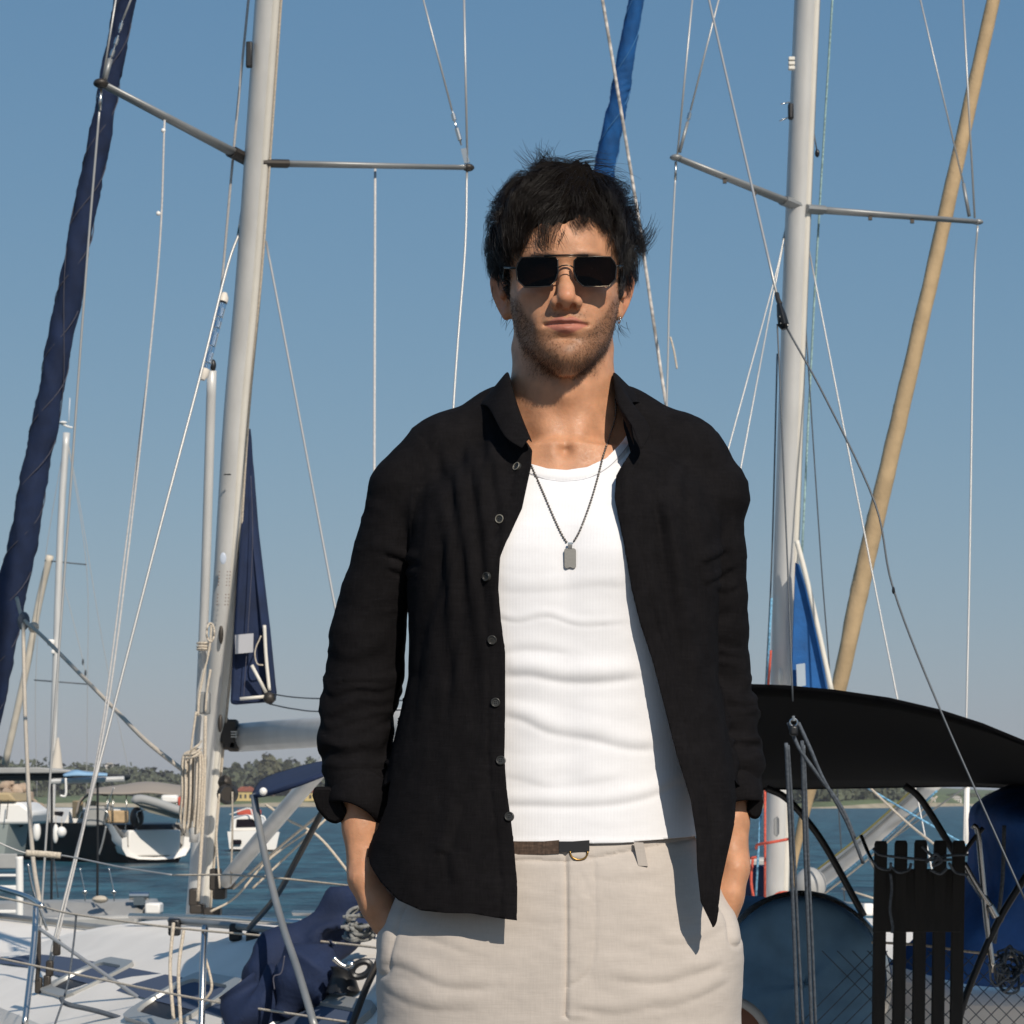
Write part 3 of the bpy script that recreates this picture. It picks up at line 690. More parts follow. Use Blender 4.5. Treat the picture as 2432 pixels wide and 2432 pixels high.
    MB().tube([bp[2], bp[2].lerp(bp[1], -.03)], .074, 14, flat=((0, 0, 1), .72)).build("boom_end", M_blk, boom)
    w("bimini_frame", [(2045, 1985, 7.85), (2066, 2036, 7.8), (2078, 2062, 7.8)], 10, M_steel)
    # tackle falls
    for L, k in (([(1872, 1716), (1900, 1780), (1950, 1850), (2000, 1920), (2030, 1990)], 9), ([(1896, 1716), (1925, 1780), (1955, 1850), (2010, 1950), (2050, 2050)], 9), ([(1867, 1765), (1872, 1880), (1878, 2020), (1886, 2230), (1894, 2450)], 9), ([(1872, 1770), (1879, 1880), (1886, 2020), (1896, 2230), (1908, 2450)], 8), ([(1905, 1760), (1908, 1880), (1912, 2020), (1920, 2230), (1928, 2450)], 9), ([(1909, 1770), (1914, 1880), (1919, 2020), (1929, 2230), (1938, 2450)], 8)):
        wire(bt, "tackle_fall", [(x, y, 5.76 + max(0, y - 1760) * .0004) for x, y in L], k, M_roped, n=8)
    # covered steering wheel
    wc = P(1905, 2332, 8.0); R = 200 * S(8.0)
    V, F = [], []; nr, nc = 14, 56
    for i in range(nr + 1):
        r = R * i / nr
        for k in range(nc):
            a = 2 * math.pi * k / nc
            q = np.array([[math.cos(a) * 3, math.sin(a) * 3, r * 6]])
            dz = 0.010 * vnoise(q, 4)[0] * (i / nr) * 2 + 0.012 * vnoise(q * .7 + 9, 5)[0]
            y = -0.07 * math.sqrt(max(0, 1 - (r / R) ** 2.6)) + dz
            V.append((wc.x + r * math.cos(a) * (0.97 + .02 * vnoise(q, 6)[0] * i / nr), wc.y + y, wc.z + r * math.sin(a)))
    F = [(i * nc + k, i * nc + (k + 1) % nc, (i + 1) * nc + (k + 1) % nc, (i + 1) * nc + k) for i in range(nr) for k in range(nc)]
    M_wc = mat("dark_blue_wheel_cover", (0.15, 0.28, 0.41), rough=.85, noise=(12, .15, 5), bump=(220, .2, .002))
    me = bpy.data.meshes.new("wheel_cover"); me.from_pydata(V, [], F); o = link("wheel_cover", me, M_wc, bt); md = o.modifiers.new("thickness", 'SOLIDIFY'); md.thickness = .01; md.offset = 1
    MB().tube([P(1905, 2332, 8.06) + Vector((R * math.cos(a), 0.01, R * math.sin(a))) for a in np.linspace(0, 6.283, 49)], .018, 8, cap=False).build("steering_wheel", M_steel, bt)
    MB().tube([P(1905, 2332, 8.1), P(1905, 2332, 8.3), P(1920, 2900, 8.4)], [.06, .10, .14], 12).build("wheel_pedestal", M_gel, bt)
    sheet(bt, "cockpit_cover", [[(1735, 2132, 8.5), (1800, 2134, 8.5), (1832, 2140, 8.5)], [(1700, 2250, 8.3), (1780, 2260, 8.3), (1850, 2270, 8.3)], [(1690, 2440, 8.25), (1780, 2440, 8.25), (1850, 2440, 8.25)]], M_wc, .02)
    # stern rails
    for L, k, m_ in (([(2310, 1960), (2322, 1975), (2330, 2050), (2345, 2200), (2358, 2300)], 14, M_steel), ([(2288, 2050), (2320, 2105), (2362, 2165)], 16, M_steel), ([(2335, 1966), (2300, 2010), (2272, 2060)], 11, M_blk), ([(2338, 2150), (2350, 2230), (2356, 2310)], 8, M_rope), ([(2450, 2060), (2370, 2190), (2300, 2350), (2270, 2450)], 17, M_blk), ([(2450, 2050), (2405, 2120), (2380, 2190)], 5, M_wired)):
        wire(bt, "stern_rail", [(x, y, 7.5) for x, y in L], k, m_, n=10)
    MB().tube(pts3([(2352, 2152), (2366, 2178)], 7.48), .012, 10).build("rail_end", M_steel, bt)
    return bt
SB1 = white_sailboat()

# ---- things lying on the white sailboat
def deck_things():
    mat_grope = mat("grey_rope", (0.22, 0.22, 0.21), rough=.9, noise=(120, .3, 2))
    rng = np.random.default_rng(5)
    # navy sail bag heaped on the coachroof
    heap = thing("sail_bag", "crumpled navy sail bag heaped on the white coachroof beside the man", "sail bag", tuple(P(720, 2400, 8.6)))
    def blob(name, pts, m, par, seed, amp=.05):
        A = []; F = []; n = 28
        C = catmull([tuple(P(x, y, Y)) for x, y, Y, r in pts], 36); R = np.interp(np.linspace(0, 1, 36), np.linspace(0, 1, len(pts)), [r * S(Y) for x, y, Y, r in pts])
        t = np.gradient(C, axis=0); t /= np.linalg.norm(t, axis=1, keepdims=True); a = np.cross(t, [0, 1, 0]); a /= np.linalg.norm(a, axis=1, keepdims=True); b = np.cross(t, a)
        for i in range(36):
            e = math.sin(math.pi * (i + .3) / 35.6) ** .35 if 0 < i < 35 else .15
            for k in range(n):
                w = 2 * math.pi * k / n; A.append(C[i] + (a[i] * math.cos(w) + .8 * b[i] * math.sin(w)) * R[i] * e)
        A = np.array(A); d = A - np.repeat(C, n, axis=0); d /= np.linalg.norm(d, axis=1, keepdims=True) + 1e-9
        rid = 1 - 2 * np.abs(vnoise(A * np.array([7, 7, 11]) + seed, seed)); A = A + d * (amp * rid + amp * .8 * vnoise(A * 5, seed + 3))[:, None]
        F = [(i * n + k, i * n + (k + 1) % n, (i + 1) * n + (k + 1) % n, (i + 1) * n + k) for i in range(35) for k in range(n)]
        me = bpy.data.meshes.new(name); me.from_pydata([tuple(v) for v in A], [], F); return link(name, me, m, par)
    blob("bag_fold", [(905, 2150, 8.5, 66), (820, 2180, 8.5, 74), (740, 2230, 8.5, 62), (690, 2300, 8.5, 62), (650, 2370, 8.5, 56), (640, 2420, 8.5, 40)], M_navy, heap, 3)
    blob("bag_fold", [(560, 2340, 8.4, 12), (590, 2380, 8.4, 46), (650, 2400, 8.4, 52), (690, 2440, 8.4, 40)], M_navy, heap, 9)
    blob("bag_fold", [(790, 2240, 8.3, 40), (740, 2300, 8.3, 46), (700, 2350, 8.3, 40), (655, 2400, 8.3, 32)], M_navy, heap, 14)
    wire(heap, "bag_seam", [(676, 2270, 8.0), (668, 2310, 8.0), (650, 2320, 8.0), (652, 2350, 8.0)], 4, M_seam)
    rp = thing("rope_tangle", "grey rope lying in loops on top of the navy sail bag", "rope", tuple(P(830, 2220, 8.0)))
    for k in range(9):
        cx, cy = 800 + 70 * rng.random(), 2175 + 50 * rng.random(); rx, ry = 18 + 26 * rng.random(), 12 + 22 * rng.random(); ph = rng.random() * 6
        L = [(cx + rx * math.cos(ph + w) + w * 3, cy + ry * math.sin(ph + w), 7.8 + .05 * math.sin(2 * w + ph)) for w in np.linspace(0, 4.6, 9)]
        wire(rp, "rope_loop", L, 9, mat_grope)
    wn_ = thing("winch", "chrome deck winch with black handle on the white coachroof", "winch", tuple(P(825, 2330, 8.3)))
    c = P(815, 2318, 8.2); MB().tube([c + Vector((0, 0, -.05)), c + Vector((0, 0, -.02)), c + Vector((0, 0, .01)), c + Vector((0, 0, .03))], [.055, .045, .035, .042], 16).build("drum", M_blk, wn_)
    wire(wn_, "handle", [(792, 2275, 8.1), (812, 2292, 8.1), (834, 2300, 8.1)], 15, M_steel); MB().ball(P(834, 2292, 8.08), .016, 10, 8).build("knob", M_steel, wn_)
    MB().tube([P(858, 2302, 8.08) + Vector((.028 * math.cos(a) + .01 * math.sin(a), 0, .024 * math.sin(a))) for a in np.linspace(0, 6.283, 17)], .011, 8, cap=False).build("grip", M_blk, wn_)
    # rope coil hung at the mast
    cl = thing("rope_coil", "long cream rope coil hanging beside the mast of the white sailboat", "rope coil", tuple(P(455, 1900, 12.3)))
    for k in range(16):
        x = 434 + 44 * (k / 15) + rng.normal(0, 1.5); Y = 12.25 + .08 * rng.random(); b = 1975 + rng.normal(0, 16)
        wire(cl, "coil_strand", [(462 + rng.normal(0, 4), 1775 + 6 * rng.random(), Y), (x, 1800, Y), (x - 2, 1890, Y - .02), (x - 6, b - 20, Y), (x - 8 + rng.normal(0, 3), b, Y)], 7, M_rope)
    for y in (1790, 1798):
        wire(cl, "coil_wrap", [(438, y + 4, 12.2), (458, y, 12.15), (478, y - 12, 12.2)], 6, M_rope)
    wire(cl, "coil_tail", [(478, 1760, 12.3), (470, 1770, 12.2), (452, 1782, 12.2)], 6, M_rope)
    # coil of halyard higher on the mast
    hk = thing("rope_hank", "small cream knotted rope hank tied high on the spinnaker pole", "rope", tuple(P(502, 1500, 12.3)))
    for k in range(5):
        ph = rng.random() * 6; wire(hk, "hank_loop", [(500 + 9 * math.cos(ph + w), 1502 + 22 * math.sin(ph + w), 12.25 + .02 * math.sin(3 * w)) for w in np.linspace(0, 5, 8)], 6, M_rope)
    # round seat at the stern
    st = thing("round_seat", "round brown seat with grey rim low beside the beige trousers", "seat", tuple(P(1735, 2470, 7.6)))
    c = P(1722, 2478, 7.6); r = 100 * S(7.6)
    MB().tube([c + Vector((r * math.cos(a), 0, r * math.sin(a))) for a in np.linspace(0, 6.283, 41)], .016, 10, cap=False).build("seat_rim", M_gelg, st)
    MB().tube([c + Vector((0, .03, 0)), c + Vector((0, -.004, 0)), c + Vector((0, -.012, 0))], [r, r, r * .9], 40).build("seat_pad", mat("brown_leather", (.16, .055, .022), rough=.45, noise=(20, .15)), st)
    # passerelle: slatted gangway lashed upright at the stern
    M_wood = mat("weathered_dark_wood", (0.010, 0.009, 0.008), rough=.8, noise=(14, .3, 5, (4, 4, .6)), bump=(40, .4, .004, (4, 4, .5)))
    gw = thing("gangway", "dark slatted wooden gangway standing upright at the stern, lashed with rope", "gangway", tuple(P(2185, 2900, 7.4)))
    for x, yt in ((2092, 1997), (2140, 1996), (2187, 1995), (2233, 1996), (2277, 1996)):
        t_, b_ = P(x, yt, 7.4), P(x - 10, 2700, 7.45); d = (b_ - t_)
        w_ = 29 * S(7.4)
        MB().loft([[t_ + d * f + Vector((-w_ / 2 * k, -.012, 0)), t_ + d * f + Vector((w_ / 2 * k, -.012, 0)), t_ + d * f + Vector((w_ / 2 * k, .012, 0)), t_ + d * f + Vector((-w_ / 2 * k, .012, 0))] for f, k in ((0, .8), (.012, 1), (.5, 1), (1, 1))]).build("slat", M_wood, gw, smooth=False, bevel=.003)
    MB().prism(pts3([(2078, 2064), (2288, 2064), (2284, 2214), (2074, 2214)], 7.40), (0, 1, 0), .02).build("cross_board", M_wood, gw, smooth=False, bevel=.003)
    lash = thing("lashing_rope", "grey flecked rope lashed round the top of the dark gangway", "rope", tuple(P(2185, 2040, 7.35)))
    for L in ([(2074, 2015), (2090, 2030), (2140, 2036), (2200, 2042), (2260, 2042)], [(2300, 2030), (2250, 2032), (2225, 2038), (2205, 2025), (2190, 2010)], [(2074, 2045), (2090, 2062), (2112, 2065), (2116, 2050)], [(2118, 2060), (2135, 2072), (2158, 2066), (2164, 2050)], [(2210, 2066), (2232, 2075), (2250, 2062)], [(2254, 2050), (2270, 2072), (2298, 2078)], [(2200, 2050), (2222, 2028), (2236, 2046), (2215, 2056), (2230, 2032)], [(2115, 2075), (2118, 2110), (2114, 2160), (2120, 2200), (2118, 2216)]):
        wire(lash, "lash_turn", [(x, y, 7.36 + .01 * math.sin(x)) for x, y in L], 8, M_roped)
    # netting on the rail and a hank of rope
    nt = thing("rail_net", "diamond mesh netting stretched along the stern rail behind the gangway", "netting", tuple(P(2350, 2400, 7.6)))
    for k in range(-3, 13):
        x0 = 2060 + k * 36
        wire(nt, "net_cord", [(x0, 2258, 7.6), (x0 + 190, 2450, 7.6)], 2.6, M_roped, n=4); wire(nt, "net_cord", [(x0 + 120, 2258, 7.61), (x0 - 70, 2450, 7.61)], 2.6, M_roped, n=4)
    wire(nt, "net_edge", [(2070, 2238, 7.6), (2180, 2244, 7.6), (2300, 2260, 7.6), (2440, 2276, 7.6)], 8, M_rope)
    hb = thing("hanging_rope_bundle", "dark tangled rope bundle hanging on the stern rail at the edge", "rope", tuple(P(2400, 2300, 7.1)))
    for k in range(12):
        ph = rng.random() * 6; cx, cy = 2398 + rng.normal(0, 10), 2300 + rng.normal(0, 14)
        wire(hb, "bundle_loop", [(cx + (16 + 14 * rng.random()) * math.cos(ph + w), cy + (24 + 16 * rng.random()) * math.sin(ph + w), 7.1 + .03 * math.sin(2 * w)) for w in np.linspace(0, 5.5, 10)], 7, M_roped)
deck_things()

# ---- second sailboat, its mast right of the man
W2 = P(1842, 2140, 14.5)
B2 = boat_frame(W2, (0.38, -0.925))
def second_sailboat():
    bt = thing("sailboat", "sailboat with bright blue sail cover, its mast right of the man", "sailboat", (W2.x, W2.y, -1.0))
    prof = [(-5.4, 0.03, 0.30), (-4.6, 0.45, 0.25), (-3.4, 0.92, 0.2), (-2, 1.28, 0.14), (-0.5, 1.5, 0.1), (1.5, 1.62, 0.06), (3.5, 1.62, 0.05), (5.5, 1.5, 0.05), (6.6, 1.34, 0.06)]
    hull_mesh(B2, prof, -1.5, "hull", M_gel, bt)
    rings = []
    for s, wt, wb, zt in [(-2.6, 0.3, 0.4, 0.15), (-1.8, .5, .7, .30), (0, .7, 1.0, .42), (2, .8, 1.1, .46), (4, .8, 1.1, .48)]:
        rings.append([B2(s, -wb, 0), B2(s, -wt, zt - .06), B2(s, -wt + .12, zt), B2(s, 0, zt + .03), B2(s, wt - .12, zt), B2(s, wt, zt - .06), B2(s, wb, 0)])
    MB().loft(rings).build("coachroof", M_gel, bt, auto=50)
    C = [Vector(c) for c in catmull(pts3([(1840, 2150, 14.5), (1848, 1880, 14.4), (1856, 1630, 14.25), (1864, 1332, 14.1), (1885, 700, 13.75), (1914, 0, 13.4), (1960, -1000, 13), (2020, -2200, 12.5)]), 40)]
    mast = MB().tube(C, 0.074, 20, flat=((0.38, -0.925, 0), 0.80)).build("mast", M_alu, bt, auto=0)
    MB().tube([c + Vector((0.052, -0.042, 0)) for c in C], 0.020, 8).build("sail_track", M_cream, mast, auto=0)
    MB().tube([c + Vector((0.070, -0.035, 0)) for c in C], 0.006, 6).build("track_slot", M_alud, mast, auto=0)
    for k in range(3):
        MB().box(P(1880, 140 + k * 11, 13.35), (.035, .03, .02)).build("mast_step", M_cream, mast, bevel=.004)
    MB().box(P(1878, 265, 13.35), (.03, .04, .09)).build("steaming_light", M_blk, mast, bevel=.01)
    wire(mast, "light_bracket", [(1855, 247, 13.35), (1875, 243, 13.38)], 4, M_steel); wire(mast, "light_bracket", [(1852, 287, 13.35), (1875, 278, 13.38)], 4, M_steel)
    MB().prism([p for p in pts3([(1838, 1945), (1846, 1938), (1851, 1945), (1851, 1980), (1845, 1988), (1838, 1982)], 14.28)], (0, 1, 0), .01).build("cover_plate", M_alud, mast, bevel=.003)
    MB().ball(P(1853, 1608, 14.12), 1, 10, 6, (.013, .006, .05)).build("halyard_exit", M_cream, mast)
    def spreader(p, q, r0, r1):
        o = MB().tube([p, p.lerp(q, .5), q], [r0, (r0 + r1) / 2, r1], 10, flat=((0, 0, 1), 1.9)).build("spreader", M_alud, bt, auto=0)
        d = (q - p).normalized(); MB().tube([p - d * .03, p + d * .08], r0 * 1.25, 10, flat=((0, 0, 1), 1.9)).build("spreader_root", M_alud, o)
        MB().ball(q, r1 * 1.8, 10, 8, (1.4, 1.2, .7)).build("spreader_tip", M_alud, o)
        for f in (.35, .6):
            MB().box(p.lerp(q, f) + Vector((0, -.01, -.028)), (.02, .02, .02)).build("spreader_clip", M_brz, o)
    spreader(P(1888, 487, 13.6), P(1606, 374, 13.2), .020, .014); spreader(P(1924, 497, 13.6), P(2322, 527, 14.0), .020, .013)
    w = lambda n_, L, k, m_=M_wire, **kw: wire(bt, n_, L, k, m_, **kw)
    w("shroud", [(1650, -60, 13.2), (1609, 366, 13.2)], 6); w("shroud", [(1722, -60, 13.2), (1640, 262, 13.2)], 6); turnbuckle(bt, [(1640, 262), (1633, 290)], 13.2, 10); w("shroud", [(1633, 290, 13.2), (1614, 362, 13.2)], 9, M_alud)
    w("shroud", [(1605, 384, 13.2), (1604, 428, 13.2)], 8, M_steel); w("shroud", [(1605, 400, 13.2), (1590, 700, 13.2), (1583, 980, 13.2), (1548, 2160, 13.2)], 6)
    w("shroud", [(1872, 522, 13.7), (1862, 570, 13.7)], 10, M_steel); w("shroud", [(1866, 545, 13.7), (1836, 676, 13.6), (1722, 1095, 13.2), (1432, 2160, 12.6)], 5); w("shroud", [(1860, 580, 13.7), (1831, 730, 13.6), (1755, 1135, 13.2), (1562, 2160, 12.8)], 5)
    w("shroud", [(1921, 591, 13.7), (2066, 1332, 13.3), (2134, 1672, 13.1), (2232, 2160, 12.8)], 5)
    w("halyard", [(1980, -60, 13.5), (1977, 0, 13.5), (1937, 660, 13.8), (1904, 1330, 14.0)], 6, mat("green_fleck_rope", (.30, .44, .42), rough=.8, noise=(80, .4, 2)))
    w("halyard", [(1931, 305, 13.6), (1942, 368, 13.6)], 4, M_wired); MB().ball(P(1941, 364, 13.6), .017, 8, 6, (.8, .8, 1.4)).build("flag_block", M_blk, bt)
    w("halyard", [(1914, 782, 13.8), (1950, 1332, 13.9), (1972, 1618, 14.0), (2006, 2140, 14.2)], 4, M_wired)
    w("shroud", [(2284, -60, 14.0), (2315, 518, 14.0)], 6); w("shroud", [(2172, -60, 14.0), (2288, 436, 14.0)], 5); w("shroud", [(2288, 436, 14.0), (2302, 514, 14.0)], 9, M_alud)
    w("shroud", [(2322, 536, 14.0), (2313, 700, 14.0), (2303, 1332, 13.7), (2295, 1715, 13.5), (2286, 2170, 13.3)], 6)
    w("halyard", [(1846, 840, 14.0), (1833, 1330, 14.1), (1818, 1640, 14.2)], 5, M_wired)
    w("halyard", [(1833, 1420, 14.1), (1820, 1640, 14.2)], 7, M_bluer); w("halyard", [(1831, 1545, 14.1), (1824, 1640, 14.2)], 7, M_red)
    w("halyard", [(1817, 1872, 14.25), (1817, 2140, 14.25)], 7, M_red); w("halyard", [(1808, 1900, 14.3), (1795, 2135, 14.3)], 7, M_bluer)
    w("lashing", [(1796, 2015, 14.3), (1800, 2006, 14.2), (1835, 2000, 14.1), (1872, 1993, 14.2)], 8, M_red); w("lashing", [(1764, 2042, 14.4), (1796, 2036, 14.3)], 8, M_red); w("lashing", [(1788, 2040, 14.3), (1784, 2090, 14.3), (1790, 2135, 14.3)], 8, M_red); w("lashing", [(1826, 2140, 14.1), (1850, 2122, 14.1), (1875, 2120, 14.1)], 9, M_red)
    # striped topping lift and blue furled sail behind the man's head
    w("topping_lift", [(1420, -60, 13.0), (1431, 0, 13.0), (1510, 480, 13.2), (1584, 975, 13.4), (1765, 2130, 13.9)], 9, mat("striped_rope", (.50, .46, .42), rough=.9, noise=(28, .5, 1)))
    w("rope_tail", [(1592, 800, 13.2), (1600, 830, 13.2), (1608, 876, 13.2)], 6, M_rope)
    furled(bt, "furled_sail", [(1560, -260, 16.6), (1511, 0, 16.9), (1480, 180, 17.1), (1445, 360, 17.3), (1380, 720, 17.8), (1255, 1400, 18.7), (1136, 2050, 19.5)], [30, 34, 42, 48, 52, 50, 40], M_blue, 21, pitch=0.9, seam=mat("light_blue_stitch", (.06, .20, .42), rough=.9))
    # blue mainsail cover
    C2 = pts3([(1888, 1335), (1893, 1338), (1920, 1430), (1942, 1530), (1962, 1640), (1930, 1640), (1878, 1640), (1882, 1500)], 13.9)
    cv = MB().prism(C2, (0.3, 1, 0), .08).build("sail_cover", M_blue, bt, bevel=.02)
    wire(cv, "cover_edge", [(1892, 1284, 13.85), (1912, 1360, 13.85), (1940, 1480, 13.85), (1976, 1645, 13.85)], 13, M_cream)
    MB().prism(pts3([(1891, 1578), (1912, 1575), (1914, 1628), (1893, 1632)], 13.86), (0, 1, 0), .004).build("cover_patch", mat("clear_patch", (.34, .40, .46), rough=.4), cv, smooth=False)
    # rigid vang with its lines, white post
    vg = wire(bt, "boom_vang", [(1888, 2135, 14.2), (2060, 2000, 13.6), (2225, 1850, 13.0)], 40, M_alu, n=14)
    for off, k, m_ in ((26, 6, mat("yellow_line", (.42, .36, .12), rough=.8)), (-26, 6, M_bluer), (-38, 5, M_rope), (14, 5, M_alud)):
        wire(vg, "vang_line", [(1888, 2135 - off * 1.1, 14.1), (2060, 2000 - off * 1.1, 13.5), (2225, 1850 - off * 1.1, 12.9)], k, m_)
    w("post", [(2297, 1850, 13.5), (2294, 2030, 13.5)], 13, M_white, n=10); w("halyard", [(2060, 1865, 13.0), (2150, 1950, 12.8), (2225, 2010, 12.6)], 7, M_rope); w("halyard", [(2050, 1865, 13.1), (2160, 1930, 12.9), (2310, 2016, 12.7)], 6, M_bluer)
    w("sheet", [(2250, 1850, 13), (2180, 1920, 13.2), (2095, 2000, 13.4)], 7, mat("tan_line", (.30, .17, .08), rough=.9)); w("sheet", [(2300, 1865, 13), (2200, 1935, 13.2), (2110, 1998, 13.4)], 5, M_alud)
    w("lifeline", [(2000, 2110, 13), (2080, 2135, 12.8)], 6, M_rope); w("lifeline", [(1980, 2140, 13), (2080, 2150, 12.8)], 5, M_wire)
    # grey dome ventilator behind the ropes
    c = P(1925, 2100, 13.6); MB().ball(c, 1, 20, 12, (.085, .08, .09)).build("ventilator", M_gelg, bt)
    MB().box(P(1792, 2100, 14.8), (.24, .2, .22)).build("navy_dodger_corner", M_navy, bt, bevel=.03)
    sheet(bt, "spray_dodger", [[(1735, 2060, 14.9), (1800, 2060, 14.9)], [(1735, 2145, 14.9), (1800, 2145, 14.9)]], M_navy, .02)
    MB().box(P(1780, 2048, 15.2), (.22, .2, .06)).build("dodger_top", M_gelg, bt, bevel=.02)
    for x, y in ((2062, 2155),):
        MB().box(P(x, y + 5, 12.5), (.05, .05, .06)).build("cleat", M_white, bt, bevel=.01)
    return bt
second_sailboat()
bx = thing("furled_headsail", "beige furled headsail slanting up to the right behind the second mast", "furled sail", tuple(P(1890, 2030, 20)))
furled(bx, "sail_roll", [(2420, -260, 18.8), (2359, 0, 19), (2203, 700, 19.4), (2130, 1020, 19.6), (2057, 1332, 19.8), (1990, 1640, 20), (1926, 1870, 20.2), (1890, 2030, 20.3), (1880, 2110, 20.3)], [30, 32, 36, 40, 44, 36, 28, 16, 10], M_tan, 33, pitch=1.6, lump=0.4)
wire(bx, "stay", [(2420, -260, 18.85), (2203, 700, 19.5), (1990, 1640, 20.1), (1890, 2030, 20.3), (1850, 2190, 20.5)], 4, M_wired)
# blue tarpaulin bundle at the right edge
cb = thing("covered_bundle", "large blue tarpaulin bundle at the picture edge behind the stern rail", "tarpaulin", tuple(P(2420, 2330, 8.6)))
sheet(cb, "tarpaulin", [[(2338, 1896, 8.5), (2400, 1868, 8.4), (2500, 1855, 8.4), (2700, 1850, 8.4)], [(2306, 1928, 8.45), (2380, 1932, 8.2), (2480, 1935, 8.1), (2700, 1935, 8.1)], [(2304, 2000, 8.45), (2380, 1996, 8.25), (2480, 1998, 8.1), (2700, 2000, 8.1)], [(2290, 2080, 8.45), (2380, 2110, 8.2), (2480, 2110, 8.15), (2700, 2110, 8.1)], [(2200, 2200, 8.4), (2330, 2220, 8.2), (2480, 2220, 8.2), (2700, 2220, 8.1)], [(2110, 2290, 8.4), (2300, 2336, 8.3), (2460, 2345, 8.2), (2700, 2340, 8.1)]], mat("deep_blue_tarpaulin", (.008, .075, .29), rough=.75, noise=(8, .25, 5), bump=(12, .4, .03)), .012)
MB().prism(pts3([(2040, 2262), (2120, 2280), (2300, 2352), (2560, 2360), (2560, 2640), (2040, 2640)], 8.7), (0, 1, 0), .9).build("cockpit_coaming", M_gel, SB1, bevel=.05)
wire(cb, "tarp_strap", [(2385, 1960, 8.0), (2380, 2100, 8.0), (2362, 2240, 8.05)], 10, M_roped)
# ------------------------------------------------------------------ boats farther off
def black_sailboat():
    Y = 85.0
    c0 = P(345, 2046, Y); ax = Vector((-0.60, 0.80, 0)).normalized(); sd = Vector((ax.y, -ax.x, 0))
    if sd.y > 0: sd = -sd
    B = lambda s, t, z: Vector((c0.x, c0.y, -1)) + ax * s + sd * t + Vector((0, 0, z))
    bt = thing("sailboat", "black hulled sailboat with white scooped stern and bimini, moored in the bay", "sailboat", (c0.x, c0.y, -1))
    M_bh = mat("black_hull_paint", (.006, .0065, .008), rough=.35, spec=.2)
    rings = []
    for s, w, zt in [(-.6, 1.25, .55), (.2, 1.5, 1.25), (1.5, 1.75, 1.30), (4, 1.9, 1.3), (7, 1.6, 1.36), (9.5, .9, 1.45), (11.3, .05, 1.55)]:
        rings.append([B(s, -w, zt), B(s, -w * .97, .6), B(s, -w * .7, -.1), B(s, 0, -.35), B(s, w * .7, -.1), B(s, w * .97, .6), B(s, w, zt)])
    MB().loft(rings).build("hull", M_bh, bt, auto=40)
    # white scooped transom
    outer = [(-1.35, 1.28), (-1.32, .75), (-1.15, .35), (-.7, .18), (0, .14), (.7, .18), (1.15, .35), (1.32, .75), (1.35, 1.28)]
    MB().loft([[B(.4, t, z + .05) for t, z in outer], [B(-.25, t * 1.04, z) for t, z in outer], [B(-.75, t * .96, z * .62 + .02) for t, z in outer], [B(-.70, t * .80, z * .60 + .10) for t, z in outer], [B(.15, t * .80, z * .9 + .12) for t, z in outer]], close=False).build("transom", M_white, bt, auto=60)
    MB().box(B(.30, 0, .66), (1.95, 1.9, .85), Vector((1, 0, 0)).rotation_difference(sd).to_matrix()).build("transom_gate", M_white, bt, bevel=.05)
    lad = MB()
    for k in range(4): lad.tube([B(-.35, .55, .35 + k * .22), B(-.35, .95, .35 + k * .22)], .02, 5)
    for t in (.55, .95): lad.tube([B(-.35, t, .2), B(-.35, t, 1.3)], .02, 5)
    lad.build("stern_ladder", M_steel, bt)
    MB().loft([[B(s, -w, 1.25), B(s, -w * .8, z), B(s, w * .8, z), B(s, w, 1.25)] for s, w, z in [(3.6, 1.2, 1.75), (5, 1.25, 1.8), (7.5, .9, 1.65), (8.6, .5, 1.4)]]).build("cabin", M_white, bt, auto=30)
    for s in (4.4, 5.8): MB().box(B(s, 1.06, 1.58), (.9, .06, .2), Vector((1, 0, 0)).rotation_difference(-ax).to_matrix()).build("cabin_window", M_glass, bt, bevel=.03)
    for t in (.6, 1.1): MB().box(B(2.8, t, 1.75), (.7, .08, .6), Vector((1, 0, 0)).rotation_difference(-ax).to_matrix()).build("cockpit_cloth", M_tan, bt, bevel=.05)
    # bimini and sprayhood
    M_bim = mat("taupe_canvas", (.30, .26, .22), rough=.9)
    sheet(bt, "bimini", [[(205, 1884, 84.0), (300, 1886, 84.0), (355, 1883, 84), (445, 1893, 84.0)], [(205, 1876, 85), (280, 1868, 85), (355, 1860, 85), (445, 1872, 85)], [(210, 1878, 87), (290, 1866, 87), (350, 1858, 87), (445, 1868, 87)]], M_bim, .05)
    sheet(bt, "sprayhood", [[(180, 1935, 85), (192, 1898, 85), (225, 1884, 85), (250, 1890, 85)], [(184, 1936, 86), (196, 1900, 86), (230, 1882, 86), (256, 1888, 86)]], M_bim, .05)
    for x in (255, 268, 300, 420): wire(bt, "bimini_pole", [(x, 1884, 84.2), (x + 1, 1955, 84.2)], 3, M_steel)
    for L in ([(185, 1952), (200, 1925), (250, 1925), (262, 1955)], [(252, 1950), (258, 1910), (270, 1870)], [(330, 1955), (334, 1925), (440, 1930)]): wire(bt, "rail", [(x, y, 84) for x, y in L], 3, M_steel)
    MB().box(P(235, 1938, 84.6), (.9, .3, .7)).build("helm_seat", M_gelg, bt, bevel=.08)
    MB().ball(P(325, 1942, 84.2), .3, 12, 8, (.8, .7, 1.2)).build("outboard_cover", M_blk, bt); MB().box(P(278, 1940, 84.5), (.75, .3, .42)).build("cockpit_cushion", M_tan, bt, bevel=.05)
    # mast with its rig
    mast = wire(bt, "mast", [(121, 1960, 88), (126, 1800, 88), (143, 1280, 88), (158, 1028, 88)], 17, M_alu, n=12)
    wire(bt, "furled_sail", [(119, 1320, 88), (95, 1420, 88.5), (60, 1600, 89), (12, 1815, 90)], 17, mat("cream_sail", (.62, .55, .45), rough=.9, noise=(2, .12)), n=10)
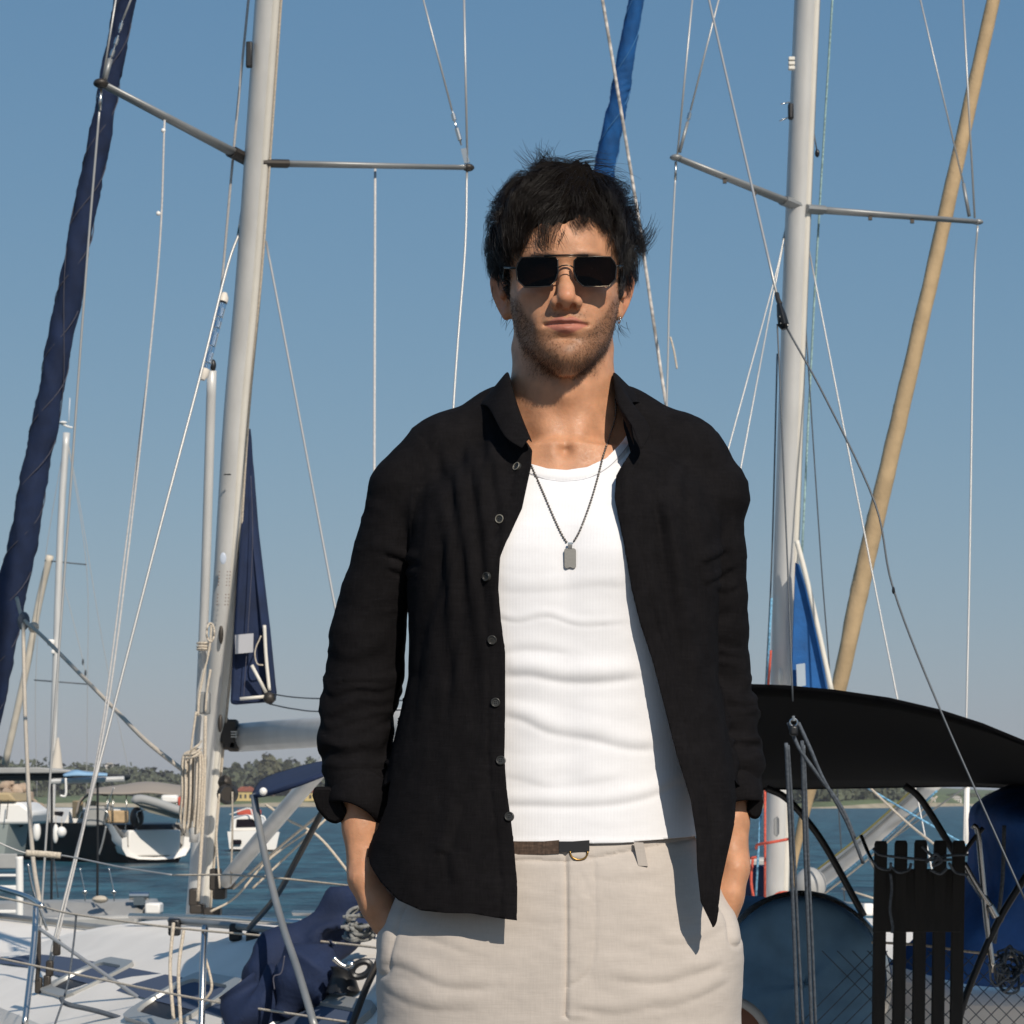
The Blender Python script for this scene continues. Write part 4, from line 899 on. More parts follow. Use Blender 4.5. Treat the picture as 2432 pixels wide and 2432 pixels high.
    MB().tube(pts3([(138, 1752), (136, 1790), (133, 1832)], 87.9), [.03, .14, .26], 10).build("sail_stack", mat("cream_sailcloth", (.60, .54, .46), rough=.9), bt)
    for a, b, m_ in (((107, 1331), (205, 1341), M_wired), ((81, 1615), (208, 1625), M_wired)): wire(bt, "spreader", [(*a, 88), (*b, 88)], 4, m_)
    for L in ([(158, 1030), (190, 1200), (250, 1560), (310, 1850)], [(157, 1030), (107, 1331), (85, 1610), (88, 1900)], [(158, 1030), (205, 1341), (208, 1622), (205, 1900)], [(140, 1340), (195, 1560), (206, 1622)]): wire(bt, "shroud", [(x, y, 88) for x, y in L], 2, M_wire)
    wire(bt, "masthead_crane", [(140, 1004, 88), (158, 1012, 88), (172, 1016, 88)], 6, M_white); MB().ball(P(150, 1004, 88), .12, 10, 6, (1.2, 1, .5)).build("wind_sensor", M_white, bt); wire(bt, "antenna", [(163, 1010, 88), (166, 945, 88)], 2, M_white)
    MB().box(P(121, 1526, 87.8), (.26, .2, .22)).build("radar_dome", M_white, bt, bevel=.06); MB().box(P(126, 1548, 87.8), (.12, .1, .14)).build("deck_light", M_white, bt, bevel=.03)
    for x, y in ((197, 1572), (203, 1598)): MB().ball(P(x, y, 88), .06, 6, 4, (.7, .7, 2)).build("flag_hoist", M_wired, bt)
    wire(bt, "mooring_line", [(268, 1962, 84), (285, 1990, 84), (308, 2032, 84)], 6, M_alud); wire(bt, "mooring_line", [(252, 1962, 84), (244, 2000, 84), (235, 2030, 84)], 6, M_alud)
    # fenders and dinghy
    for x, y, sx, sz, lab in ((87, 1975, 10, 23, "long white fender nearest the bow of the black sailboat"), (132, 1980, 7, 23, "slim white fender half hidden by a round fender on the black hull"), (146, 1976, 12, 13, "round white ball fender hanging on the black hull")):
        f = thing("fender", lab, "fender", tuple(P(x, y, 83.2)), group="white fenders on the black sailboat")
        MB().ball(P(x, y, 83.2), 1, 14, 10, (sx * S(83), sx * S(83), sz * S(83))).build("fender_body", M_white, f); wire(f, "fender_line", [(x, y - sz, 83.2), (x + 1, y - sz - 20, 83.4)], 2, M_rope)
    dg = thing("dinghy", "grey inflatable dinghy hoisted above the stern of the black sailboat", "dinghy", tuple(P(375, 1925, 83)))
    for dy in (0, 1.1):
        MB().tube([Vector(c) for c in catmull([P(312, 1902, 83 + dy), P(335, 1898, 83 + dy), P(372, 1907, 83 + dy), P(410, 1920, 83 + dy), P(450, 1933, 83 + dy)], 20)], [.05, .11] + [.15] * 17 + [.15], 12).build("tube", mat("grey_hypalon", (.34, .34, .33), rough=.7), dg)
    MB().prism(pts3([(318, 1908), (445, 1938), (445, 1950), (355, 1930)], 83.1), (0, 1, 0), 1.0).build("floor", mat("olive_grey", (.22, .21, .17), rough=.8), dg)
    MB().box(P(404, 1898, 83.5), (.55, .5, .28)).build("engine_cowl", M_white, dg, bevel=.08); MB().box(P(430, 1905, 83.5), (.18, .3, .35)).build("fuel_tank", M_red, dg, bevel=.05)
black_sailboat()

def roofed_boat():
    Y = 40.0
    bt = thing("roofed_boat", "grey decked boat with flat canopy roof on black posts, moored beyond the shrouds", "boat", tuple(P(150, 2180, Y)))
    MB().prism([P(-80, 2148, 41), P(345, 2142, 40), P(348, 2170, 40), P(300, 2186, 39.6), P(-80, 2210, 39.6)], (0, 1, 0), 1.5).build("deck", M_gelg, bt, bevel=.05)
    MB().prism([P(-80, 2185, 39.6), P(330, 2172, 39.6), P(300, 2330, 39.6), P(-80, 2330, 39.6)], (0, 1, 0), 2.5).build("hull", M_gelg, bt, bevel=.05)
    MB().box(P(366, 2157, 40), (.24, .4, .17)).build("end_fender", M_white, bt, bevel=.03)
    cl = MB().tube(pts3([(308, 2128), (354, 2128)], 39.9), .065, 10); cl.box(P(331, 2140, 39.9), (.17, .12, .12)); cl.build("cleat", M_steel, bt)
    for x in (201, 270):
        wire(bt, "handrail_post", [(x - 12, 2060, 39.5), (x, 2117, 39.5), (x + 1, 2140, 39.5)], 4, M_steel); MB().ball(P(x, 2118, 39.4), .04, 8, 6).build("post_knob", M_steel, bt)
    MB().ball(P(238, 2136, 39.8), .10, 10, 6, (1.3, 1, .6)).build("rope_pile", M_rope, bt)
    for x in (123, 232): wire(bt, "post", [(x, 1846, 40), (x, 2000, 40), (x - 1, 2136, 40)], 7, M_blk)
    wire(bt, "brace", [(128, 2040, 40), (138, 2132, 40)], 3, M_wired)
    MB().prism([P(-60, 1824, 40), P(90, 1822, 40), P(176, 1830, 40), P(176, 1836, 40), P(-60, 1838, 40)], (0, 1, 0), 3).build("roof", M_gelg, bt, bevel=.04)
    MB().prism([P(-60, 1839, 40.1), P(255, 1836, 40.1), P(250, 1850, 40.1), P(-60, 1852, 40.1)], (0, 1, 0), 2.6).build("awning", mat("dark_awning", (.05, .05, .05), rough=.9), bt, bevel=.04)
    sheet(bt, "blue_tarp", [[(150, 1840, 39.9), (178, 1830, 39.9), (205, 1834, 39.9), (255, 1838, 39.9)], [(150, 1843, 39.8), (180, 1842, 39.8), (210, 1842, 39.8), (255, 1842, 39.8)]], mat("pale_blue_tarp", (.25, .42, .60), rough=.7), .03)
    MB().tube(pts3([(120, 1856), (295, 1850)], 40), .045, 8).build("boom", M_alu, bt); wire(bt, "white_pipe", [(156, 1848, 39.8), (156, 1888, 39.8), (143, 1890, 39.8)], 7, M_white)
    ch = thing("slatted_seat", "white slatted seat back standing at the grey deck by the picture edge", "seat", tuple(P(30, 2190, 36)))
    wire(ch, "upright", [(46, 2034, 36), (47, 2100, 36), (47, 2185, 36)], 19, M_white)
    for y, h in ((2045, 34), (2079, 6), (2110, 14), (2165, 8)):
        MB().box(P(0, y, 36), (80 * S(36), .06, h * S(36))).build("slat", M_gelg if h == 34 else M_white, ch, bevel=.01)
roofed_boat()

def grey_motor_boat():
    Y = 66.0
    bt = thing("motor_boat", "grey green hulled boat with white cabin at the picture edge", "boat", tuple(P(10, 2028, Y)))
    MB().loft([[P(-160, 1958, Y), P(-160, 2026, Y), P(-160, 2026, Y + 4), P(-160, 1958, Y + 4)], [P(20, 1958, Y), P(10, 2030, Y), P(10, 2030, Y + 3), P(20, 1958, Y + 3)], [P(68, 1957, Y + 1), P(58, 2030, Y + 1), P(58, 2030, Y + 1.5), P(68, 1957, Y + 1.5)]]).build("hull", mat("grey_green_hull", (.27, .30, .28), rough=.4), bt, auto=30)
    MB().prism([P(-160, 1960, Y), P(70, 1958, Y), P(80, 1930, Y), P(48, 1905, Y), P(-160, 1905, Y)], (0, 1, 0), 2.5).build("cabin", M_white, bt, bevel=.08)
    MB().prism([P(-160, 1905, Y - .1), P(40, 1904, Y - .1), P(22, 1882, Y - .1), P(-160, 1882, Y - .1)], (0, 1, 0), 2.4).build("cabin_top", mat("tan_top", (.42, .32, .18), rough=.8), bt, bevel=.06)
    for x in (2, 20): wire(bt, "rail_post", [(x, 1900, Y - .3), (x - 5, 1945, Y - .3)], 3, M_brz)
    wire(bt, "anchor", [(30, 1936, Y + 1), (52, 1958, Y + .6), (44, 1962, Y + .6)], 8, M_brz)
grey_motor_boat()

def small_cruiser():
    Y = 103.0
    bt = thing("motor_cruiser", "small white motor cruiser with dark windows seen past the mast winch", "motorboat", tuple(P(610, 2020, Y)))
    MB().loft([[P(540, 1975, Y), P(545, 2016, Y), P(545, 2018, Y + 3), P(540, 1975, Y + 3)], [P(600, 1972, Y), P(600, 2018, Y), P(600, 2019, Y + 3), P(600, 1972, Y + 3)], [P(664, 1976, Y), P(655, 2018, Y), P(655, 2019, Y + 2.6), P(664, 1976, Y + 2.6)]]).build("hull", M_white, bt, auto=30)
    MB().prism(pts3([(545, 1975), (548, 1940), (585, 1934), (608, 1938), (630, 1972)], Y + .3), (0, 1, 0), 2.4).build("cabin", M_white, bt, bevel=.08)
    MB().prism(pts3([(560, 1965), (562, 1946), (600, 1945), (616, 1964)], Y + .25), (0, 1, 0), .1).build("windscreen", M_glass, bt, bevel=.02)
    MB().box(P(592, 1929, Y + 1), (.9, 1.2, .22)).build("red_cover", M_red, bt, bevel=.06); MB().box(P(562, 2000, Y - .1), (.4, .1, .2)).build("porthole", M_glass, bt, bevel=.05)
    wire(bt, "targa_arch", [(600, 1938, Y), (626, 1940, Y), (632, 1962, Y)], 6, M_white); wire(bt, "roof_rail", [(545, 1935, Y), (590, 1920, Y), (600, 1936, Y)], 4, M_white)
    MB().box(P(600, 2026, Y - .2), (2.2, .3, .16)).build("waterline", M_blk, bt)
small_cruiser()
# ------------------------------------------------------------------ implicit surfaces (for the person and the clothes)
PX0, PY0, PZ0 = 0.06119, 3.0, 1.71435            # eye-level midline of the person; local millimetres X right, F towards camera, Z up
def loc2w(A):
    A = np.asarray(A, dtype=float)
    return np.stack([PX0 + A[..., 0] / 1000, PY0 - A[..., 1] / 1000, PZ0 + A[..., 2] / 1000], -1)
def L3(px, py, F):
    """Photo pixel at local depth F (mm) -> local millimetres."""
    w = P(px, py, PY0 - F / 1000)
    return np.array([(w.x - PX0) * 1000, F, (w.z - PZ0) * 1000])
def axis_steps(parts):
    out = []
    for a, b, h in parts:
        out.append(np.arange(a, b - 1e-6, h))
    out.append(np.array([parts[-1][1]]))
    return np.concatenate(out)

class Field:
    def __init__(self, xs, fs, zs):
        self.x, self.f, self.z = [np.asarray(a, dtype=np.float32) for a in (xs, fs, zs)]
        self.v = np.full((len(self.x), len(self.f), len(self.z)), 60.0, dtype=np.float32)
    def blk(self, bb):
        sl = []
        for ax, (a, b) in zip((self.x, self.f, self.z), bb):
            i, j = np.searchsorted(ax, a), np.searchsorted(ax, b)
            sl.append(slice(max(i - 1, 0), min(j + 1, len(ax))))
        return tuple(sl)
    def coords(self, sl):
        return self.x[sl[0]][:, None, None], self.f[sl[1]][None, :, None], self.z[sl[2]][None, None, :]
    def mix(self, sl, b, k, sub=False):
        a = self.v[sl]
        if sub:
            a, b = -a, b
        if k <= 0:
            r = np.minimum(a, b)
        else:
            h = np.clip(0.5 + 0.5 * (b - a) / k, 0, 1)
            r = b + (a - b) * h - k * h * (1 - h)
        self.v[sl] = -r if sub else r
    def capsule(self, p, q, r0, r1, k=0, sub=False, flat=None):
        """flat=(direction, factor): the distance along direction is divided by factor (an oval section)."""
        p, q = np.array(p, float), np.array(q, float)
        m = max(r0, r1) * (flat[1] if flat and flat[1] > 1 else 1) + k + 10
        bb = [(min(p[i], q[i]) - m, max(p[i], q[i]) + m) for i in range(3)]
        sl = self.blk(bb)
        X, F, Z = self.coords(sl)
        d = q - p
        dd = float(d @ d) + 1e-9
        t = np.clip(((X - p[0]) * d[0] + (F - p[1]) * d[1] + (Z - p[2]) * d[2]) / dd, 0, 1)
        ax, af, az = X - p[0] - t * d[0], F - p[1] - t * d[1], Z - p[2] - t * d[2]
        if flat:
            n = np.array(flat[0], float); n /= np.linalg.norm(n)
            s = (ax * n[0] + af * n[1] + az * n[2]) * (1 - 1 / flat[1])
            ax, af, az = ax - s * n[0], af - s * n[1], az - s * n[2]
        dist = np.sqrt(ax * ax + af * af + az * az) - (r0 + (r1 - r0) * t)
        self.mix(sl, dist.astype(np.float32), k, sub)
    def chain(self, pts, rs, k=0, flat=None):
        for i in range(len(pts) - 1):
            self.capsule(pts[i], pts[i + 1], rs[i], rs[i + 1], k, flat=flat)
    def ellipsoid(self, c, r, k=0, sub=False):
        m = k + 8
        sl = self.blk([(c[i] - r[i] - m, c[i] + r[i] + m) for i in range(3)])
        X, F, Z = self.coords(sl)
        a, b, e = (X - c[0]) / r[0], (F - c[1]) / r[1], (Z - c[2]) / r[2]
        k0 = np.sqrt(a * a + b * b + e * e) + 1e-6
        k1 = np.sqrt((a / r[0]) ** 2 + (b / r[1]) ** 2 + (e / r[2]) ** 2) + 1e-6
        self.mix(sl, (k0 * (k0 - 1) / k1).astype(np.float32), k, sub)
    def loft(self, Z, w, fr, bk, n=2.2, k=0, cx=0.0, zr=None):
        """Stack of superellipse sections: half width w, front fr and back bk at heights Z."""
        Z = np.asarray(Z, float); o = np.argsort(Z)
        Zs = Z[o]
        g = lambda a: np.interp(self.z, Zs, (np.asarray(a, float) if np.ndim(a) else np.full(len(Z), float(a)))[o])
        z0, z1 = Zs[0], Zs[-1]
        sl = self.blk([(-1e6, 1e6), (-1e6, 1e6), (z0 - 30, z1 + 30)])
        X, F, ZZ = self.coords(sl)
        W, FR, BK, N, C = [g(a)[sl[2]][None, None, :] for a in (w, fr, bk, n, cx)]
        c, d = (FR + BK) / 2, (FR - BK) / 2
        ax, af = np.abs(X - C) / W + 1e-6, np.abs(F - c) / d + 1e-6
        q = (ax ** N + af ** N) ** (1 / N)
        gx, gf = ax ** (N - 1) / W, af ** (N - 1) / d
        grad = np.sqrt(gx * gx + gf * gf) * q ** (1 - N) + 1e-6
        dist = np.where(q < 0.3, -0.7 * np.minimum(W, d), (q - 1) / grad)
        over = np.maximum(np.maximum(ZZ - z1, z0 - ZZ), 0)
        dist = np.maximum(dist, np.maximum(ZZ - z1, z0 - ZZ))
        self.mix(sl, dist.astype(np.float32), k)
    def clay(self, c, r, amp, mirror=False, fmin=None):
        """Push the surface out (amp>0, mm) under a soft ellipsoidal brush."""
        for s in ((1, -1) if mirror else (1,)):
            cc = (c[0] * s, c[1], c[2])
            sl = self.blk([(cc[i] - 2.6 * r[i], cc[i] + 2.6 * r[i]) for i in range(3)])
            X, F, Z = self.coords(sl)
            g = np.exp(-((X - cc[0]) / r[0]) ** 2) * np.exp(-((F - cc[1]) / r[1]) ** 2) * np.exp(-((Z - cc[2]) / r[2]) ** 2)
            self.v[sl] -= (amp * np.clip(g - 0.0012, 0, 1)).astype(np.float32)
    def stroke(self, pts, r, amp):
        """A soft groove or ridge along a polyline."""
        pts = np.asarray(pts, float)
        m = 3 * r
        sl = self.blk([(pts[:, i].min() - m, pts[:, i].max() + m) for i in range(3)])
        X, F, Z = self.coords(sl)
        best = None
        for p, q in zip(pts[:-1], pts[1:]):
            d = q - p; dd = float(d @ d) + 1e-9
            t = np.clip(((X - p[0]) * d[0] + (F - p[1]) * d[1] + (Z - p[2]) * d[2]) / dd, 0, 1)
            e = (X - p[0] - t * d[0]) ** 2 + (F - p[1] - t * d[1]) ** 2 + (Z - p[2] - t * d[2]) ** 2
            best = e if best is None else np.minimum(best, e)
        self.v[sl] -= (amp * np.exp(-best / (r * r))).astype(np.float32)
    def mesh(self):
        """Surface nets: returns local vertices (n,3) and quads."""
        v = self.v
        s = v < 0
        c = s[:-1, :-1, :-1].astype(np.int8)
        tot = np.zeros_like(c)
        for dx in (0, 1):
            for dy in (0, 1):
                for dz in (0, 1):
                    tot += s[dx:s.shape[0] - 1 + dx, dy:s.shape[1] - 1 + dy, dz:s.shape[2] - 1 + dz]
        act = np.argwhere((tot > 0) & (tot < 8))
        idx = np.full(c.shape, -1, dtype=np.int32)
        idx[act[:, 0], act[:, 1], act[:, 2]] = np.arange(len(act))
        corner = [(dx, dy, dz) for dx in (0, 1) for dy in (0, 1) for dz in (0, 1)]
        val = {q: v[act[:, 0] + q[0], act[:, 1] + q[1], act[:, 2] + q[2]] for q in corner}
        acc = np.zeros((len(act), 3)); cnt = np.zeros(len(act))
        ax = (self.x, self.f, self.z)
        pos = {q: np.stack([ax[i][act[:, i] + q[i]] for i in range(3)], -1) for q in corner}
        for q in corner:
            for i in range(3):
                if q[i] == 0:
                    q2 = tuple(1 if j == i else q[j] for j in range(3))
                    a, b = val[q], val[q2]
                    m = (a < 0) != (b < 0)
                    t = np.where(m, a / np.where(m, a - b, 1), 0)[:, None]
                    acc += np.where(m[:, None], pos[q] * (1 - t) + pos[q2] * t, 0)
                    cnt += m
        V = acc / cnt[:, None]
        quads = []
        for i in range(3):
            j, k = (i + 1) % 3, (i + 2) % 3
            lo = [slice(None)] * 3; hi = [slice(None)] * 3
            lo[i] = slice(0, -1); hi[i] = slice(1, None)
            a, b = s[tuple(lo)], s[tuple(hi)]
            E = np.argwhere(a != b)
            ok = (E[:, j] > 0) & (E[:, k] > 0) & (E[:, j] < s.shape[j] - 1) & (E[:, k] < s.shape[k] - 1)
            E = E[ok]
            inside = a[E[:, 0], E[:, 1], E[:, 2]]
            def cell(dj, dk):
                e = E.copy(); e[:, j] -= dj; e[:, k] -= dk
                return idx[e[:, 0], e[:, 1], e[:, 2]]
            q = np.stack([cell(1, 1), cell(0, 1), cell(0, 0), cell(1, 0)], -1)
            q[~inside] = q[~inside][:, ::-1]
            quads.append(q)
        Q = np.concatenate(quads)
        Q = Q[(Q >= 0).all(1)]
        # local axes (X, F, Z) are left-handed against the world, so flip
        return V, Q[:, ::-1]

def normals(V, Q):
    a, b, c, d = V[Q[:, 0]], V[Q[:, 1]], V[Q[:, 2]], V[Q[:, -1]]
    n = np.cross(c - a, d - b) if Q.shape[1] == 4 else np.cross(b - a, c - a)
    N = np.zeros_like(V)
    for i in range(Q.shape[1]):
        np.add.at(N, Q[:, i], n)
    return N / (np.linalg.norm(N, axis=1, keepdims=True) + 1e-12)

def smooth_mesh(V, Q, it=2, lam=0.5):
    e = np.concatenate([Q[:, [i, (i + 1) % Q.shape[1]]] for i in range(Q.shape[1])])
    e = np.concatenate([e, e[:, ::-1]])
    deg = np.bincount(e[:, 0], minlength=len(V))[:, None]
    for _ in range(it):
        A = np.zeros_like(V)
        for i in range(3):
            A[:, i] = np.bincount(e[:, 0], weights=V[e[:, 1], i], minlength=len(V))
        V = V + lam * (A / np.maximum(deg, 1) - V)
    return V

def clip_mesh(V, T, g):
    """Keep the part of triangle mesh (V, T) where scalar g > 0, cutting triangles along g = 0."""
    if T.shape[1] == 4:
        T = np.concatenate([T[:, [0, 1, 2]], T[:, [0, 2, 3]]])
    pos = g[T] > 0
    n = pos.sum(1)
    keep = T[n == 3]
    newV, cache, out = [], {}, []
    def cut(a, b):
        key = (a, b) if a < b else (b, a)
        if key not in cache:
            t = g[a] / (g[a] - g[b])
            cache[key] = len(V) + len(newV)
            newV.append(V[a] + (V[b] - V[a]) * t)
        return cache[key]
    for t, p in zip(T[(n == 1) | (n == 2)], pos[(n == 1) | (n == 2)]):
        if p.sum() == 1:
            i = int(np.argmax(p)); a, b, c = t[i], t[(i + 1) % 3], t[(i + 2) % 3]
            out.append((a, cut(a, b), cut(a, c)))
        else:
            i = int(np.argmin(p)); a, b, c = t[i], t[(i + 1) % 3], t[(i + 2) % 3]
            ab, ac = cut(a, b), cut(a, c)
            out.append((ab, b, c)); out.append((ab, c, ac))
    T2 = np.concatenate([keep, np.array(out, dtype=keep.dtype).reshape(-1, 3)])
    V2 = np.concatenate([V, np.array(newV).reshape(-1, 3)])
    used = np.unique(T2)
    m = np.full(len(V2), -1); m[used] = np.arange(len(used))
    return V2[used], m[T2]

def largest_piece(V, T):
    """Drop loose islands."""
    lab = np.arange(len(V))
    while True:
        m = lab[T].min(1)
        new = lab.copy()
        for i in range(T.shape[1]):
            np.minimum.at(new, T[:, i], m)
        new = new[new]
        if (new == lab).all():
            break
        lab = new
    u, c = np.unique(lab[T[:, 0]], return_counts=True)
    T = T[lab[T[:, 0]] == u[np.argmax(c)]]
    used = np.unique(T); mm = np.full(len(V), -1); mm[used] = np.arange(len(used))
    return V[used], mm[T]
# ------------------------------------------------------------------ the person: body
person = thing("person", "man in black open shirt, white tank top and beige trousers, hands in pockets", "person", (PX0, PY0, 0))

def skin_material():
    m = bpy.data.materials.new("skin"); m.use_nodes = True
    n = m.node_tree.nodes; L = m.node_tree.links; b = n["Principled BSDF"]
    col = n.new("ShaderNodeVertexColor"); col.layer_name = "tone"
    tc = n.new("ShaderNodeTexCoord")
    t1 = n.new("ShaderNodeTexNoise"); t1.inputs["Scale"].default_value = 55; t1.inputs["Detail"].default_value = 5
    t2 = n.new("ShaderNodeTexNoise"); t2.inputs["Scale"].default_value = 900; t2.inputs["Detail"].default_value = 2
    L.new(tc.outputs["Object"], t1.inputs["Vector"]); L.new(tc.outputs["Object"], t2.inputs["Vector"])
    r = n.new("ShaderNodeMapRange"); r.inputs["From Min"].default_value = 0.3; r.inputs["From Max"].default_value = 0.7
    r.inputs["To Min"].default_value = 0.84; r.inputs["To Max"].default_value = 1.14
    L.new(t1.outputs["Fac"], r.inputs["Value"])
    mx = n.new("ShaderNodeVectorMath"); mx.operation = 'SCALE'
    L.new(col.outputs["Color"], mx.inputs[0]); L.new(r.outputs[0], mx.inputs["Scale"])
    L.new(mx.outputs[0], b.inputs["Base Color"])
    b.inputs["Roughness"].default_value = 0.5
    b.inputs["Specular IOR Level"].default_value = 0.36
    b.inputs["Subsurface Weight"].default_value = 0.16
    b.inputs["Subsurface Radius"].default_value = (1.0, 0.35, 0.18)
    b.inputs["Subsurface Scale"].default_value = 0.004
    bp = n.new("ShaderNodeBump"); bp.inputs["Strength"].default_value = 0.25; bp.inputs["Distance"].default_value = 0.0006
    bp2 = n.new("ShaderNodeBump"); bp2.inputs["Strength"].default_value = 0.35; bp2.inputs["Distance"].default_value = 0.001
    t3 = n.new("ShaderNodeTexNoise"); t3.inputs["Scale"].default_value = 260; t3.inputs["Detail"].default_value = 3
    L.new(tc.outputs["Object"], t3.inputs["Vector"])
    rr = n.new("ShaderNodeMapRange"); rr.inputs["From Min"].default_value = 0.3; rr.inputs["From Max"].default_value = 0.7; rr.inputs["To Min"].default_value = 0.42; rr.inputs["To Max"].default_value = 0.62
    L.new(t3.outputs["Fac"], rr.inputs["Value"]); L.new(rr.outputs[0], b.inputs["Roughness"])
    L.new(t2.outputs["Fac"], bp.inputs["Height"]); L.new(t3.outputs["Fac"], bp2.inputs["Height"]); L.new(bp.outputs[0], bp2.inputs["Normal"])
    L.new(bp2.outputs[0], b.inputs["Normal"])
    return m

# arm joints from the photo, in local mm
ARM_L = dict(sh=L3(985, 1160, -18), md=L3(896, 1400, -28), el=L3(848, 1690, -42), wr=L3(872, 2085, -4), kn=L3(918, 2190, 0), ft=L3(985, 2340, 14))
ARM_R = dict(sh=L3(1655, 1160, -18), md=L3(1696, 1400, -28), el=L3(1714, 1690, -42), wr=L3(1734, 2060, -6), kn=L3(1714, 2170, -6), ft=L3(1660, 2325, 8))

def build_body():
    xs = axis_steps([(-330, -96, 6), (-96, 96, 1.6), (96, 330, 6)])
    fs = axis_steps([(-150, -106, 5), (-106, 126, 1.6), (126, 175, 6)])
    zs = axis_steps([(-1725, -960, 12), (-960, -262, 4.5), (-262, -205, 2.6), (-205, 126, 1.6)])
    g = Field(xs, fs, zs)
    # skull and face, section by section
    Z =  [-121, -116, -108, -98, -86, -74, -60, -46, -32, -16, 0, 14, 30, 46, 60, 75, 90, 101, 110, 116, 119]
    W =  [7,    14,   23.5, 33.5, 43, 50.5, 57, 61, 64, 66, 67.5, 69, 71, 73.5, 74, 71, 62, 51, 36, 20, 6]
    FR = [74,   82,   87.5, 90,  89.5, 87.5, 90.5, 90, 88, 86, 85, 92.5, 95, 93.5, 88.5, 78, 62, 45, 25, 8, -8]
    BK = [48,   38,   24,   8,   -8,  -26, -44, -58, -70, -80, -87, -91, -95, -96, -95, -89, -76, -61, -44, -28, -12]
    N =  [2.0,  2.0,  2.05, 2.1, 2.15, 2.2, 2.25, 2.3, 2.3, 2.3, 2.3, 2.25, 2.2, 2.15, 2.1, 2.05, 2, 2, 2, 2, 2]
    zf = np.linspace(-121, 119, 160)
    sm = lambda a: np.convolve(np.pad(np.interp(zf, Z, a), 4, mode='edge'), np.ones(9) / 9, mode='valid')
    g.loft(zf, sm(W), sm(FR), sm(BK), sm(N), 0, cx=np.interp(zf, [-121, -40, 119], [3, 2, 0]))
    # neck
    g.chain([(0, -12, -60), (1, -14, -120), (2, -24, -200), (2, -26, -230)], [57, 58, 62, 66], 14, flat=((0, 1, 0), 0.98))
    for s in (1, -1):
        g.capsule((s * 46, -22, -72), (s * 12, 38, -202), 13, 9, 18)             # neck cords
        g.capsule((s * 14, 46, -206), (s * 150, 8, -222), 9, 9, 14)               # collar bones
        g.capsule((s * 20, -48, -150), (s * 150, -28, -232), 42, 46, 40)         # shoulders
    # torso and legs
    g.loft([-960, -840, -750, -680, -600, -500, -400, -330, -270, -235, -205], [172, 170, 162, 152, 146, 152, 164, 170, 168, 140, 80],
           [88, 90, 92, 92, 90, 95, 104, 102, 86, 66, 48], [-112, -118, -110, -98, -95, -104, -116, -118, -108, -96, -80], 2.4, 22)
    for s in (1, -1):
        g.chain([(s * 88 + 2, -12, -900), (s * 100 + 2, -15, -1230), (s * 108 + 2, -28, -1620)], [86, 58, 40], 20)
        g.capsule((s * 110 + 2, -38, -1672), (s * 128 + 2, 110, -1690), 34, 24, 14)
    # arms and hands (the hands go into the trouser pockets)
    for A, s in ((ARM_L, -1), (ARM_R, 1)):
        sh, el, wr, kn, ft = [A[q] for q in ("sh", "el", "wr", "kn", "ft")]
        g.chain([sh, A["md"], el], [34, 31, 27], 12)
        f1 = el * 0.68 + wr * 0.32; f2 = el * 0.3 + wr * 0.7
        g.chain([el, f1, f2, wr], [27, 27, 24, 20.5], 8, flat=((s * 0.35, 1, 0), 1.22))
        g.chain([wr, wr * 0.4 + kn * 0.6, kn], [20, 19, 18], 10, flat=((s * 0.2, 1, 0), 1.75))
        dirv = (ft - kn) / np.linalg.norm(ft - kn)
        for q, (df, ln, r) in enumerate(((24, 78, 8.8), (9, 88, 9.2), (-7, 82, 8.8), (-21, 64, 7.8))):
            a = kn + np.array([0, df, 0]); b = a + dirv * ln * 0.5 + np.array([-s * 3, 4, 0]); c = a + dirv * ln + np.array([-s * 10, 8, 6])
            g.chain([a, b, c], [r + 0.6, r, r - 1.2], 5)
        t0 = wr * 0.6 + kn * 0.4 + np.array([-s * 4, 16, 0])
        t1 = kn + np.array([-s * 14, 27, -8]); t2 = kn + np.array([-s * 24, 30, -44])
        g.chain([t0, t1, t2], [12, 10.5, 8.8], 8)
        g.stroke([wr + np.array([-s * 2, 25, 30]), wr + np.array([0, 27, -5]), kn + np.array([0, 24, 0])], 4, 1.8)   # wrist tendons
        g.stroke([wr + np.array([s * 14, 12, 34]), wr + np.array([s * 16, 12, -10]), kn + np.array([s * 12, 14, 0])], 4, 1.5)
        g.clay(wr + np.array([s * 18, -8, 10]), (9, 9, 12), 4)
    # ears
    for s in (1, -1):
        ec = np.array([s * 73.5, -13, -5])
        sl = g.blk([(ec[0] - 26, ec[0] + 26), (-46, 20), (-50, 40)])
        X, F, ZZ = g.coords(sl)
        th = math.radians(52)                        # how far the ear plane swings from straight outwards
        u0, u1 = s * math.cos(th), -math.sin(th)     # along the ear: outwards and back
        n0, n1 = s * math.sin(th), math.cos(th)      # normal: outwards and forwards
        zt = ZZ - ec[2]
        lean = 0.10 * zt
        u = (X - ec[0] - s * 0.17 * zt) * u0 + (F - ec[1] + lean) * u1
        c = (X - ec[0] - s * 0.17 * zt) * n0 + (F - ec[1] + lean) * n1
        wid = np.interp(zt, [-29, -18, 0, 16, 28], [7.5, 10, 13.5, 15.5, 14]).astype(np.float32)
        q = np.sqrt((u / wid) ** 2 + (zt / 29.0) ** 2 + 1e-6)
        disc = np.maximum((q - 1) * 15, np.abs(c) - 2.6)
        g.mix(sl, disc.astype(np.float32), 5)
        rim = np.sqrt(((q - 0.93) * 17) ** 2 + (c - 2.2) ** 2) - np.where((zt < -8) & (u < -2), 1.5, 3.1)
        g.mix(sl, rim.astype(np.float32), 2.5)
        q2 = np.sqrt((u / (wid * 0.62)) ** 2 + ((zt - 2) / 20.0) ** 2 + 1e-6)
        anti = np.sqrt(((q2 - 1) * 12) ** 2 + (c - 2.2) ** 2) - 2.2
